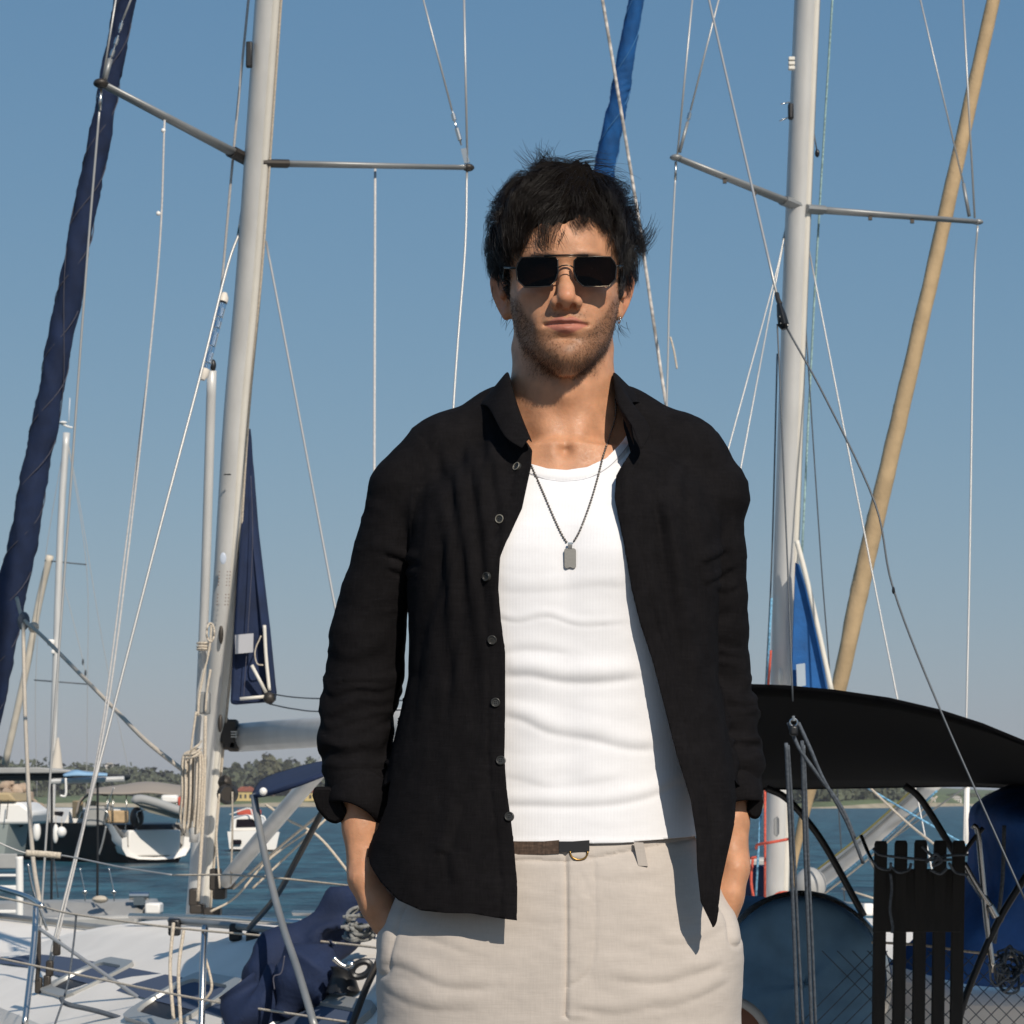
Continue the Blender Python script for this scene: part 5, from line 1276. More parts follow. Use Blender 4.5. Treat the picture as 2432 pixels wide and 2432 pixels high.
        g.mix(sl, anti.astype(np.float32), 2.5)
        g.ellipsoid((ec[0] - s * 4, ec[1] + 13, -8), (5.5, 4.5, 9), 3, sub=True)
        g.ellipsoid((s * 72.5, -2, -9), (5, 4, 6), 3)                                                  # tragus
        g.ellipsoid((s * 66.5, -6, -31), (5, 6, 8), 5)                                               # lobe
    # nose
    g.chain([(0.5, 81.5, 12), (1, 88, -4), (1.8, 100.5, -24), (2, 105, -32)], [8.5, 7.2, 8.2, 8.6], 9)
    g.ellipsoid((2, 106, -33.5), (9.6, 9.6, 8.2), 5)
    for s in (1, -1):
        g.ellipsoid((2 + s * 12.6, 95.5, -37.5), (6.6, 10.5, 7.0), 4.5)
        g.stroke([(2 + s * 19.5, 98, -32), (2 + s * 22, 92, -37), (2 + s * 20.5, 90, -44)], 3.0, -1.6)
    g.ellipsoid((2, 98, -41), (4.5, 10, 4.5), 3)
    for s in (1, -1):
        g.ellipsoid((2 + s * 7.8, 99.5, -43.6), (5.0, 8.0, 5.6), 1.2, sub=True)
    # face modelling
    c = g.clay
    c((31, 88, 1), (18, 20, 12), -9, True)            # eye sockets
    c((30, 82, 1), (11, 20, 8), 6, True)              # lids
    c((27, 92, 19), (22, 22, 6), 2.8, True)           # brow
    c((46, 70, -20), (15, 22, 10), 4.2, True)         # cheek bones
    c((30, 82, -26), (12, 20, 10), 1.8, True)
    c((44, 60, -58), (11, 26, 17), -3.6, True)        # hollow of the cheeks
    c((52, 28, -80), (12, 22, 12), 1.5, True)         # corner of the jaw
    c((2, 92, -57), (25, 25, 15), 3.6)                # muzzle
    c((2, 95, -49), (3.2, 20, 5), -1.3)               # philtrum
    c((2 + 5.5, 95, -57.6), (5.2, 20, 3.0), 1.6); c((2 - 5.5, 95, -57.6), (5.2, 20, 3.0), 1.6)
    c((2, 94, -58.8), (16, 20, 4.0), 3.2)             # upper lip
    c((2, 93, -69.0), (13.5, 20, 5.2), 5.6)           # lower lip
    c((2, 94, -79), (15, 20, 4.6), -4.0)              # groove under the lip
    c((2, 92, -98), (17, 22, 12), 4.2)                # chin
    lip = [(2 - 24, 85, -62.2), (2 - 16, 90, -62.2), (2 - 7, 94, -62.0), (2, 95.5, -63.2), (2 + 7, 94, -62.0), (2 + 16, 90, -62.4), (2 + 24.5, 85, -62.6)]
    g.stroke([(x, f, z) for x, f, z in lip], 1.7, -4.2)
    g.stroke([(x, f - 3, z) for x, f, z in lip], 1.7, -2.5)
    c((2 + 25.5, 86, -62.8), (3.4, 12, 3.0), -1.8); c((2 - 25.5, 86, -62.6), (3.4, 12, 3.0), -1.8)
    c((33, 84, -66), (7, 16, 9), 1.5, True)           # fold beside the mouth
    for s in (1, -1):
        g.stroke([(2 + s * 21, 90, -41), (2 + s * 27, 86, -50), (2 + s * 31, 80, -62)], 3.4, -1.1)
    # neck detail
    c((2, 45, -140), (10, 24, 12), 6.0)               # larynx
    c((2, 42, -118), (22, 26, 10), -2)
    c((2, 48, -207), (10, 26, 9), -6)
    V, Q = g.mesh()
    V = smooth_mesh(V, Q, 1, 0.4)
    V, Q = largest_piece(V, Q)
    me = np_mesh("body", loc2w(V), Q[:, ::-1])
    # natural colouring: skin tone, lips, ruddy nose, ears and cheeks, beard shadow
    x, f, z = V[:, 0] - 2, V[:, 1], V[:, 2]
    base = np.array([0.55, 0.272, 0.15])
    colr = np.tile(base, (len(V), 1))
    gs = lambda cx, cz, rx, rz: np.exp(-((x - cx) / rx) ** 2 - ((z - cz) / rz) ** 2) * (f > 40)
    red = 0.5 * gs(0, -34, 14, 12) + 0.30 * (gs(40, -28, 18, 14) + gs(-40, -28, 18, 14)) + 0.55 * ((np.abs(x) > 71) & (z < 35) & (z > -50))
    colr *= 1 - red[:, None] * np.array([0.06, 0.26, 0.24])
    nz = 0.5 + 0.5 * fbm(V / 9.0, 3, 5)
    jaw = np.interp(np.abs(x), [0, 18, 30, 45, 56, 70], [-72, -68, -60, -44, -22, -8])          # upper edge of the beard on the cheek
    beard = np.clip((jaw - z) / 9, 0, 1) * np.clip((z + 124) / 12, 0, 1) * np.clip((f - np.interp(z, [-125, -90, -60, -20], [34, 14, 8, 12])) / 16, 0.0, 1)
    tache = np.exp(-((np.abs(x) - 14) / 14) ** 2) * np.exp(-((z + 51.5) / 4.6) ** 2) * 0.95 * (f > 60)
    side = np.exp(-((np.abs(x) - 34) / 6) ** 2) * np.exp(-((z + 66) / 12) ** 2) * 0.45 * (f > 55)
    beard = np.clip(np.maximum(np.maximum(beard, tache), side), 0, 1)
    soul = gs(0, -84, 15, 7)
    beard *= 1 - 0.35 * soul
    # lips
    zl = np.interp(x, [-27, -16, -6, 0, 6, 16, 27], [-62.2, -62, -62, -63.2, -62, -62.2, -62.6])
    top = np.interp(np.abs(x), [0, 5, 12, 20, 25.5], [6.6, 8.4, 6.8, 3.0, 0.2])
    bot = np.interp(np.abs(x), [0, 8, 16, 22, 25.5], [11.6, 10.8, 6.8, 2.8, 0.2])
    dz = z - zl
    lips = np.clip(np.minimum(top - dz, dz + bot) / 1.6 + 0.4, 0, 1) * (f > 60) * (np.abs(x) < 26)
    beard *= 1 - lips
    k = (beard * (0.36 + 0.26 * nz))[:, None]
    colr = colr * (1 - k) + np.array([0.12, 0.066, 0.038]) * k
    colr = colr * (1 - lips[:, None] * 0.8) + np.array([0.40, 0.135, 0.105]) * lips[:, None] * 0.8
    brow = np.exp(-((np.abs(x) - 28) / 17) ** 4) * np.exp(-((z - (19 + 0.02 * np.abs(x))) / 3.4) ** 2) * (f > 60)
    colr = colr * (1 - 0.9 * brow[:, None]) + np.array([0.03, 0.02, 0.015]) * 0.9 * brow[:, None]
    q = (V - np.array([0.0, 0.0, 24.0])) / np.array([74.5, 95.5, 96.0])
    hl = np.where(f > 30, np.interp(f, [30, 45, 60, 80], [0, 26, 52, 70]), np.where(f > 6, np.interp(f, [6, 16, 30], [-18, -20, -4]), np.interp(f, [-60, -22, -4, 6], [-60, -34, 28, 28])))
    scalp = (np.clip((z - hl) / 7, 0, 1) * ((np.linalg.norm(q, axis=1) < 1.08) | (z > 45)) * (z > -70))[:, None]
    colr = colr * (1 - 0.93 * scalp) + np.array([0.016, 0.011, 0.008]) * 0.93 * scalp
    ca = me.color_attributes.new("tone", 'FLOAT_COLOR', 'POINT')
    ca.data.foreach_set("color", np.concatenate([colr, np.ones((len(V), 1))], 1).astype(np.float32).ravel())
    o = link("body", me, skin_material(), person)
    return o, V, Q, beard
BODY, BV, BQ, BEARD = build_body()
BN = normals(BV, BQ[:, ::-1])
BN = np.where(((BV - np.array([0, -10, BV[:, 2].mean()])) * BN).sum(1).mean() < 0, -1, 1) * BN
# ------------------------------------------------------------------ hair, beard, sunglasses, earring
def strands_mesh(name, pts, rad, matl, parent):
    """pts (n, m, 3) local mm, rad (m,) or (n,m) mm: three-sided tapered tubes."""
    n, m, _ = pts.shape
    T = np.gradient(pts, axis=1)
    T /= np.linalg.norm(T, axis=2, keepdims=True) + 1e-9
    up = np.array([0.31, 0.9, 0.27])
    A = np.cross(T, up); A /= np.linalg.norm(A, axis=2, keepdims=True) + 1e-9
    B = np.cross(T, A)
    R = np.broadcast_to(np.asarray(rad), (n, m))[..., None]
    ring = [pts + R * (math.cos(w) * A + math.sin(w) * B) for w in (0, 2.094, 4.189)]
    V = np.stack(ring, 2).reshape(-1, 3)
    base = (np.arange(n) * m * 3)[:, None, None] + (np.arange(m - 1) * 3)[None, :, None]
    k = np.arange(3)[None, None, :]; k2 = (k + 1) % 3
    Q = np.stack([base + k, base + k2, base + 3 + k2, base + 3 + k], -1).reshape(-1, 4)
    me = np_mesh(name, loc2w(V), Q)
    return link(name, me, matl, parent)

M_hair = mat("hair_dark_brown", (0.011, 0.0072, 0.005), rough=0.38, spec=0.28)
M_beard = mat("beard_brown", (0.06, 0.034, 0.02), rough=0.5, spec=0.3)
SKC, SKR = np.array([0.0, 0.0, 24.0]), np.array([74.5, 95.5, 96.0])

def skull_h(p):
    q = (p - SKC) / SKR
    r = np.linalg.norm(q, axis=-1, keepdims=True)
    n = (q / SKR); n /= np.linalg.norm(n, axis=-1, keepdims=True) + 1e-9
    return (r - 1) * np.linalg.norm(p - SKC, axis=-1, keepdims=True) / np.maximum(r, 1e-3), n

def grow(root, nrm, length, lift, rng, steps=13, wild=0.0, part=24.0):
    n = len(root)
    pts = np.zeros((n, steps, 3)); p = root.copy(); pts[:, 0] = p
    seg = length / (steps - 1)
    d = nrm * 0.9 + rng.normal(0, 0.10, (n, 3))
    jit = rng.normal(0, 1, (n, 3))
    for i in range(1, steps):
        t = i / (steps - 1)
        x, f, z = p[:, 0], p[:, 1], p[:, 2]
        wt = np.clip((root[:, 2] - 58) / 34, 0, 1)
        sx = np.tanh((x - part) / 18)
        front = np.clip((f - 62) / 28, 0, 1)
        top = np.stack([sx * 0.62 - 0.10, 0.80 - 1.0 * front, -0.15 - 1.15 * front], 1)
        sid = np.stack([0.10 * np.sign(x), 0.10 + 0.35 * (f > 20) - 0.30 * (f < -30), -np.ones(n)], 1)
        flow = wt[:, None] * top + (1 - wt[:, None]) * sid
        flow += wild * 0.5 * np.stack([vnoise(p / 22 + 3, 1), vnoise(p / 22 + 9, 2), vnoise(p / 22, 3)], 1)
        flow += 0.16 * jit
        h, nn = skull_h(p)
        hh = (lift * np.clip(t / 0.38, 0, 1) ** 0.8)[:, None]
        flow = flow - nn * (flow * nn).sum(1, keepdims=True) * (0.8 if t < 0.75 else 0.35)
        flow /= np.linalg.norm(flow, axis=1, keepdims=True) + 1e-9
        corr = np.clip((hh - h) / 12, -1.4, 1.2)
        nd = flow + nn * corr
        d = 0.55 * d + 0.45 * nd
        d /= np.linalg.norm(d, axis=1, keepdims=True) + 1e-9
        p = p + d * seg[:, None]
        h, nn = skull_h(p)
        p = p + nn * np.clip(2.2 - h, 0, 20)
        p = p - nn * np.clip(h - (hh + 3.0 + 5.0 * t * (wt[:, None])), 0, 40) * 0.75
        pts[:, i] = p
    return pts

def build_hair():
    rng = np.random.default_rng(11)
    x, f, z = BV[:, 0], BV[:, 1], BV[:, 2]
    ax = np.abs(x)
    line = np.where(f > 30, np.interp(f, [30, 45, 60, 80], [-8, 22, 48, 66]),
                    np.where(f > 6, np.interp(f, [6, 16, 30], [-24, -26, -10]), np.interp(f, [-60, -22, -4, 6], [-66, -40, 22, 24])))
    inskull = (skull_h(BV)[0][:, 0] < 8) | (z > 40)
    ear = (ax > 72) & (z < 26) & (f < 2) & (f > -40)
    ok = np.where((z > line) & inskull & ~ear & (z > -75) & ((ax < 76) | (z > 28)))[0]
    N = 12000
    pick = ok[rng.integers(0, len(ok), N)]
    root = BV[pick] + rng.normal(0, 0.8, (N, 3)); nrm = BN[pick]
    zt = np.clip((root[:, 2] - 20) / 80, 0, 1)
    fr = np.clip((root[:, 1] - 20) / 60, 0, 1)
    right = np.clip((root[:, 0] - 20) / 40, 0, 1)
    length = 22 + 66 * zt + rng.normal(0, 7, N)
    # the fringe: long over the left brow, short beside the parting
    fringe = fr * np.clip((root[:, 2] - 40) / 20, 0, 1)
    length += fringe * np.interp(root[:, 0], [-60, -20, 8, 24, 42, 60], [-2, 6, 0, -44, -40, -10])
    length += 13 * vnoise(root / 11.0, 55) * np.clip((root[:, 2] - 30) / 30, 0, 1)
    low = np.clip((4 - root[:, 2]) / 30, 0, 1)
    length = np.where(root[:, 2] < 20, 20 + 12 * (1 - low) + rng.normal(0, 3, N), length)
    sb = (root[:, 1] > 4) & (root[:, 2] < 20); length = np.where(sb, 13 + rng.normal(0, 2, N), length)
    length = np.clip(length, 7, 100)
    u = rng.random(N) ** 0.6
    lift = u * (6 + 38 * np.clip((root[:, 2] - 45) / 62, 0, 1) + 10 * np.clip((root[:, 2] - 5) / 40, 0, 1) * (1 - np.clip((root[:, 2] - 60) / 40, 0, 1)))
    lift *= 1 - 0.55 * fringe
    lift += right * 2 * np.clip((root[:, 2] - 10) / 30, 0, 1) * u
    lift = np.where(sb, 2.0, np.maximum(lift, 2.5))
    pts = grow(root, nrm, length, lift, rng, wild=0.55)
    # clumping into locks
    ng = 230
    gi = rng.choice(N, ng, replace=False)
    d2 = ((root[:, None, :] - root[None, gi, :]) ** 2).sum(2) + ((lift[:, None] - lift[None, gi]) * 1.4) ** 2
    near = gi[d2.argmin(1)]
    t = np.linspace(0, 1, pts.shape[1])[None, :, None]
    cl = np.clip(t * 1.15 - 0.1, 0, 1) ** 1.2 * (0.5 + 0.42 * rng.random((N, 1, 1)))
    cl = cl * np.clip(length / 40, 0.2, 1)[:, None, None]
    g = pts[near]
    # compare at equal arc length so short hairs do not stretch
    sc = np.clip(length / np.maximum(length[near], 1), 0.4, 1.0)
    idx = np.clip((np.linspace(0, 1, pts.shape[1])[None, :] * sc[:, None] * (pts.shape[1] - 1)), 0, pts.shape[1] - 1.001)
    i0 = idx.astype(int); fr_ = (idx - i0)[..., None]
    gg = np.take_along_axis(g, i0[..., None], 1) * (1 - fr_) + np.take_along_axis(g, i0[..., None] + 1, 1) * fr_
    off = (root - root[near])[:, None, :] * 0.12
    pts = pts * (1 - cl) + (gg + off) * cl
    wob = np.stack([vnoise(pts.reshape(-1, 3) / 17 + 5 * k, 20 + k) for k in range(3)], 1).reshape(pts.shape)
    pts = pts + wob * 4.2 * t * np.clip(length / 45, 0.3, 1)[:, None, None]
    # tuck stray ends back towards the rounded outline of the hairdo
    hc, hr = np.array([3.0, -10.0, 58.0]), np.array([93.0, 108.0, 106.0])
    q = (pts - hc) / hr; r_ = np.linalg.norm(q, axis=2, keepdims=True)
    lump = 1 + 0.075 * vnoise((q / r_).reshape(-1, 3) * 3.6, 77).reshape(r_.shape) + 0.03 * rng.normal(0, 1, (N, 1, 1))
    pts = np.where(r_ > lump, hc + q / r_ * hr * (lump + 0.30 * (r_ - lump)), pts)
    # keep the parting open: lift strands that would cover the right half of the forehead
    X, F, Z = pts[..., 0], pts[..., 1], pts[..., 2]
    inw = (F > 60) & (X > 15) & (X < 48) & (Z < 64)
    pts[..., 2] = np.where(inw, np.maximum(Z, 64 - 1.1 * np.abs(X - 30) + 6 * rng.normal(0, 1, (N, 1))), Z)
    rad = np.linspace(1, 0.25, pts.shape[1])[None, :] * (0.26 + 0.12 * rng.random((N, 1)))
    hair = strands_mesh("hair", pts, rad, M_hair, person)
    # the dense body of the hair under the outer strands
    g = Field(np.arange(-105, 108, 2.6), np.arange(-125, 120, 2.6), np.arange(-70, 172, 2.6))
    g.ellipsoid((2, -10, 58), (87, 102, 99), 0)
    X_, F_, Z_ = g.x[:, None, None], g.f[None, :, None], g.z[None, None, :]
    part_dip = 18 * np.exp(-((X_ - 30) / 13) ** 2)
    ff = np.interp(g.z, [-70, -20, 8, 30, 46, 58, 68, 80, 110], [-40, 2, 12, 26, 44, 62, 80, 96, 102])[None, None, :] + 0 * X_ - part_dip * np.interp(g.z, [40, 60, 75], [0, 1, 0])[None, None, :]
    zz_ = np.clip(Z_ + 22 / (1 + np.exp((X_ - 12) / 5)) * (np.abs(X_) < 62), -70, 172)
    ff = np.interp(zz_.ravel(), [-70, -20, 8, 30, 46, 58, 68, 80, 110], [-40, 2, 12, 26, 44, 62, 80, 96, 102]).reshape(zz_.shape) - part_dip * np.interp(g.z, [40, 60, 75], [0, 1, 0])[None, None, :]
    bot = np.interp(g.f, [-125, -60, -20, -4, 8, 30], [-62, -56, -30, 24, 4, 10])[None, :, None]
    g.v = np.maximum(np.maximum(g.v, (F_ - ff) * 0.8), (bot - Z_) * 0.9).astype(np.float32)
    Vh, Qh = g.mesh(); Vh = smooth_mesh(Vh, Qh, 3)
    Nh = normals(Vh, Qh[:, ::-1]); Nh *= np.sign(((Vh - np.array([0, -10, 50])) * Nh).sum(1).mean())
    lock = vnoise(np.stack([Vh[:, 0] / 7 + Vh[:, 2] / 60, Vh[:, 1] / 40, Vh[:, 2] / 26], 1), 91) * 3.2 + vnoise(Vh / 22, 92) * 4
    Vh = Vh + Nh * (lock - 3.0)[:, None]
    link("hair_mass", np_mesh("hair_mass", loc2w(Vh), Qh[:, ::-1]), mat("hair_under_mass", (0.006, 0.0045, 0.0035), rough=0.95, spec=0.05), hair)
    # wisps blown off the head
    wl = []
    def wisp(px, py, F, n, dirv, ln, curl, spread=4):
        r0 = L3(px, py, F)
        for _ in range(n):
            a = r0 + rng.normal(0, spread, 3); d = np.array(dirv, float) + rng.normal(0, 0.22, 3); d /= np.linalg.norm(d)
            c = np.array(curl, float) + rng.normal(0, 0.15, 3)
            L_ = ln * (0.6 + 0.6 * rng.random()); row = [a]
            for i in range(12):
                d = d + c * 0.09; d /= np.linalg.norm(d); a = a + d * L_ / 12; row.append(a)
            wl.append(row)
    wisp(1500, 598, 0, 36, (1, 0, -0.4), 40, (0.1, 0, 2.4), 3.2); wisp(1496, 580, 5, 30, (1, 0, -0.35), 44, (0.0, 0, 2.2), 3)
    wisp(1508, 565, 0, 12, (1, 0, -0.1), 36, (0.1, 0, 1.6), 3)
    wisp(1500, 520, 0, 16, (0.75, 0, 0.1), 28, (-0.9, 0, 2.4), 4)
    wisp(1350, 400, 20, 46, (0.75, 0.1, 0.55), 52, (0.8, 0, -0.7), 5); wisp(1290, 400, 22, 40, (0.1, 0.1, 1), 26, (0.3, 0, -0.6), 5)
    wisp(1400, 410, 10, 26, (0.9, 0.1, 0.35), 46, (0.5, 0, -1.1), 7)
    wisp(1300, 395, 25, 30, (-0.15, 0.2, 1), 26, (-1.0, 0.4, -0.4), 6)
    wisp(1270, 400, 15, 16, (-0.9, 0.1, 0.5), 30, (-0.3, 0, 0.9), 6)
    wisp(1200, 470, 10, 12, (-0.8, 0.1, 0.5), 18, (0.2, 0, 0.6), 8)
    wisp(1180, 690, -20, 10, (-0.1, 0, -1), 22, (-0.2, 0, 0.1), 5)
    wisp(1470, 770, -10, 10, (0.25, 0, -1), 20, (0.5, 0, 0.3), 5)
    wisp(1205, 760, -20, 8, (-0.3, 0, -1), 16, (0, 0, 0.2), 5)
    wisp(1275, 560, 97, 14, (0.25, 0.1, -1), 17, (0.9, 0, 0.3), 6)
    wisp(1330, 555, 97, 10, (0.1, 0.1, -1), 16, (-0.5, 0, 0.3), 4)
    wisp(1245, 560, 95, 10, (-0.1, 0.1, -1), 15, (0.7, 0, 0.2), 6)
    W = np.array(wl)
    hw = strands_mesh("hair_wisps", W, np.linspace(0.36, 0.08, W.shape[1])[None, :] * np.ones((len(W), 1)), M_hair, hair)
    hw["kind"] = "stuff"; hair["kind"] = "stuff"
    # beard: short hairs over jaw, lip and chin
    bi = np.where(BEARD > 0.12)[0]
    pr = BEARD[bi] ** 1.1; pr = pr / pr.sum()
    nb = 8000
    pk = rng.choice(bi, nb, p=pr)
    r = BV[pk] + rng.normal(0, 0.7, (nb, 3)); nn = BN[pk]
    d = nn * 0.55 + np.stack([0.12 * np.sign(r[:, 0]), np.zeros(nb), -np.ones(nb)], 1) * 0.8 + rng.normal(0, 0.3, (nb, 3))
    d /= np.linalg.norm(d, axis=1, keepdims=True)
    ln = (1.0 + 2.1 * BEARD[pk] * rng.random(nb) + 1.3 * (r[:, 2] < -98) * (r[:, 1] > 30))[:, None]
    d2_ = d + np.array([0, -0.15, -0.35]); d2_ /= np.linalg.norm(d2_, axis=1, keepdims=True)
    B = np.stack([r - nn * 0.3, r + d * ln * 0.55, r + d * ln * 0.55 + d2_ * ln * 0.45], 1)
    bd = strands_mesh("beard", B, np.array([0.11, 0.085, 0.03])[None, :] * np.ones((nb, 1)), M_beard, person)
    bd["kind"] = "stuff"
build_hair()

def build_glasses():
    g = bpy.data.objects.new("sunglasses", None); COL.objects.link(g)
    g.location = (PX0, PY0 - 0.1, PZ0); g.parent = person; g.matrix_parent_inverse = person.matrix_world.inverted()
    bpy.context.view_layer.update()
    M_frame = mat("dark_gunmetal", (0.045, 0.04, 0.036), rough=0.28, metal=0.9)
    M_gold = mat("pale_gold_edge", (0.12, 0.095, 0.07), rough=0.3, metal=1.0)
    M_lens = bpy.data.materials.new("smoked_lens"); M_lens.use_nodes = True
    nt = M_lens.node_tree; n = nt.nodes; n.clear()
    o = n.new("ShaderNodeOutputMaterial"); mx = n.new("ShaderNodeMixShader"); fz = n.new("ShaderNodeFresnel"); fz.inputs["IOR"].default_value = 1.22
    tr = n.new("ShaderNodeBsdfTransparent"); tr.inputs["Color"].default_value = (0.008, 0.006, 0.005, 1)
    gl = n.new("ShaderNodeBsdfGlossy"); gl.inputs["Roughness"].default_value = 0.04
    nt.links.new(fz.outputs[0], mx.inputs["Fac"]); nt.links.new(tr.outputs[0], mx.inputs[1]); nt.links.new(gl.outputs[0], mx.inputs[2]); nt.links.new(mx.outputs[0], o.inputs["Surface"])
    zx = lambda X, Y: (1100 + 0.352 * X, 320 + 0.352 * Y)
    FF = lambda px: 106.5 - 0.00062 * (px - 1344) ** 2 * 0.95
    def pt(q, dF=0.0):
        px, py = zx(*q); return L3(px, py, FF(px) + dF)
    lens = {-1: [(357, 905), (368, 868), (396, 829), (500, 824), (618, 826), (639, 846), (641, 930), (622, 985), (588, 1022), (500, 1028), (415, 1029), (366, 980)],
            1: [(745, 925), (748, 850), (770, 829), (890, 822), (994, 825), (1020, 858), (1035, 890), (1028, 972), (984, 1021), (900, 1025), (812, 1024), (772, 990)]}
    for s in (-1, 1):
        pts = [Vector(loc2w(pt(q))) for q in lens[s]]
        back = [Vector(loc2w(pt(q, -1.6))) for q in lens[s]]
        c = sum(pts, Vector()) / len(pts) + Vector((0, -0.0012, 0))
        n_ = len(pts); V = pts + back + [c]
        F = [(i, (i + 1) % n_, 2 * n_) for i in range(n_)] + [(i, n_ + i, n_ + (i + 1) % n_, (i + 1) % n_) for i in range(n_)]
        me = bpy.data.meshes.new("lens"); me.from_pydata([tuple(v) for v in V], [], F); link("lens", me, M_lens, g, smooth=False)
        ring = pts + [pts[0], pts[1]]
        MB().tube(ring, 0.00085, 6, cap=False).build("lens_rim", M_frame, g, auto=0)
        low = [p + Vector((0, -0.0009, -0.0002)) for p in (pts[7:12] if s < 0 else pts[7:11])]
        MB().tube(low, 0.0006, 6).build("rim_edge", M_gold, g, auto=0)
    T = lambda q, dF: Vector(loc2w(pt(q, dF)))
    MB().tube([T((545, 816), 1.5), T((700, 812), 2.0), T((845, 813), 1.5)], 0.0011, 6).build("brow_bar", M_frame, g, auto=0)
    MB().tube([T((575, 826), 2.0), T((700, 823), 2.2), T((825, 823), 2.0)], 0.0006, 6).build("brow_bar", M_gold, g, auto=0)
    MB().tube([T((641, 897), 0), T((665, 884), 1.5), T((695, 880), 2.2), T((725, 884), 1.5), T((746, 897), 0)], 0.0009, 6).build("bridge", M_gold, g, auto=0)
    for s, a, b, tip in ((-1, (357, 900), (318, 898), (280, 896)), (1, (1036, 888), (1056, 886), (1074, 884))):
        px, py = zx(*b); p1 = Vector(loc2w(L3(px, py, 80))); px, py = zx(*tip); p2 = Vector(loc2w(L3(px, py, 60)))
        p3 = Vector(loc2w(np.array([s * 71.5, 28, 5]))); p4 = Vector(loc2w(np.array([s * 73.5, -4, 8])))
        MB().tube([T(a, 0), p1, p2], 0.0016, 6).build("hinge", M_frame, g, auto=0)
        MB().tube([p2, p3, p4], 0.0012, 6).build("temple", M_frame, g, auto=0)
        npd = Vector(loc2w(np.array([2 + s * 11.5, 97, -8])))
        MB().ball(npd, 0.004, 8, 6, (0.5, 0.7, 1.2)).build("nose_pad", M_gold, g)
    M_silver = mat("silver", (0.75, 0.74, 0.72), rough=0.2, metal=1.0)
    c = Vector(loc2w(np.array([68.0, 1.0, -39.5])))
    for sx in (0,):
        ring = [c + Vector((0.0012 * math.cos(w), -0.0042 * math.cos(w), 0.0042 * math.sin(w) - 0.001)) for w in np.linspace(0.3, 2 * math.pi + 0.3, 17)]
        MB().tube(ring, 0.0008, 6).build("earring", M_silver, person, auto=0)
build_glasses()
# ------------------------------------------------------------------ clothes
def pxline(pts, F):
    """Pixel polyline -> local (X, Z) arrays at depth F."""
    A = np.array([L3(x, y, F) for x, y in pts]); return A[:, 0], A[:, 2]
def edge_fn(pts, F):
    X, Z = pxline(pts, F); o = np.argsort(Z)
    Xs, Zs = X[o], Z[o]
    return lambda z: np.interp(z, Zs, Xs)
def poly_dist(V, pts, F):
    """Signed distance (positive above) and parameter of points to a pixel polyline, in the X-Z plane, mm."""
    C = catmull([(x, y, 0) for x, y in pts], 24)
    X, Z = pxline([(c[0], c[1]) for c in C], F)
    best = np.full(len(V), 1e9); sgn = np.zeros(len(V)); par = np.zeros(len(V))
    for i in range(len(X) - 1):
        d = np.array([X[i + 1] - X[i], Z[i + 1] - Z[i]]); dd = d @ d + 1e-9
        ux, uz = V[:, 0] - X[i], V[:, 2] - Z[i]
        t = np.clip((ux * d[0] + uz * d[1]) / dd, 0, 1)
        ex, ez = ux - t * d[0], uz - t * d[1]
        e = np.sqrt(ex * ex + ez * ez)
        cr = d[0] * uz - d[1] * ux
        m = e < best
        best = np.where(m, e, best); sgn = np.where(m, np.sign(cr) * (1 if d[0] >= 0 else -1), sgn); par = np.where(m, (i + t) / (len(X) - 1), par)
    return best, sgn, par
def fold(V, pts, F, amp, wd, fmin=20, sharp=0.55):
    """A cloth fold: a soft roll above the line and a crease just below it."""
    d, s, p = poly_dist(V, pts, F)
    sd = d * s
    fade = np.clip(np.minimum(p, 1 - p) * 7 + 0.15, 0, 1) * (V[:, 1] > fmin)
    return amp * fade * (np.exp(-((sd - wd * 0.8) / wd) ** 2) - 0.75 * np.exp(-((sd + wd * 0.35) / (wd * sharp)) ** 2))

def cloth_mesh(name, V, T, matl, parent, thick=1.2, sm=0):
    me = np_mesh(name, loc2w(V), T[:, ::-1])
    o = link(name, me, matl, parent)
    md = o.modifiers.new("thickness", 'SOLIDIFY'); md.thickness = thick / 1000; md.offset = -1
    return o

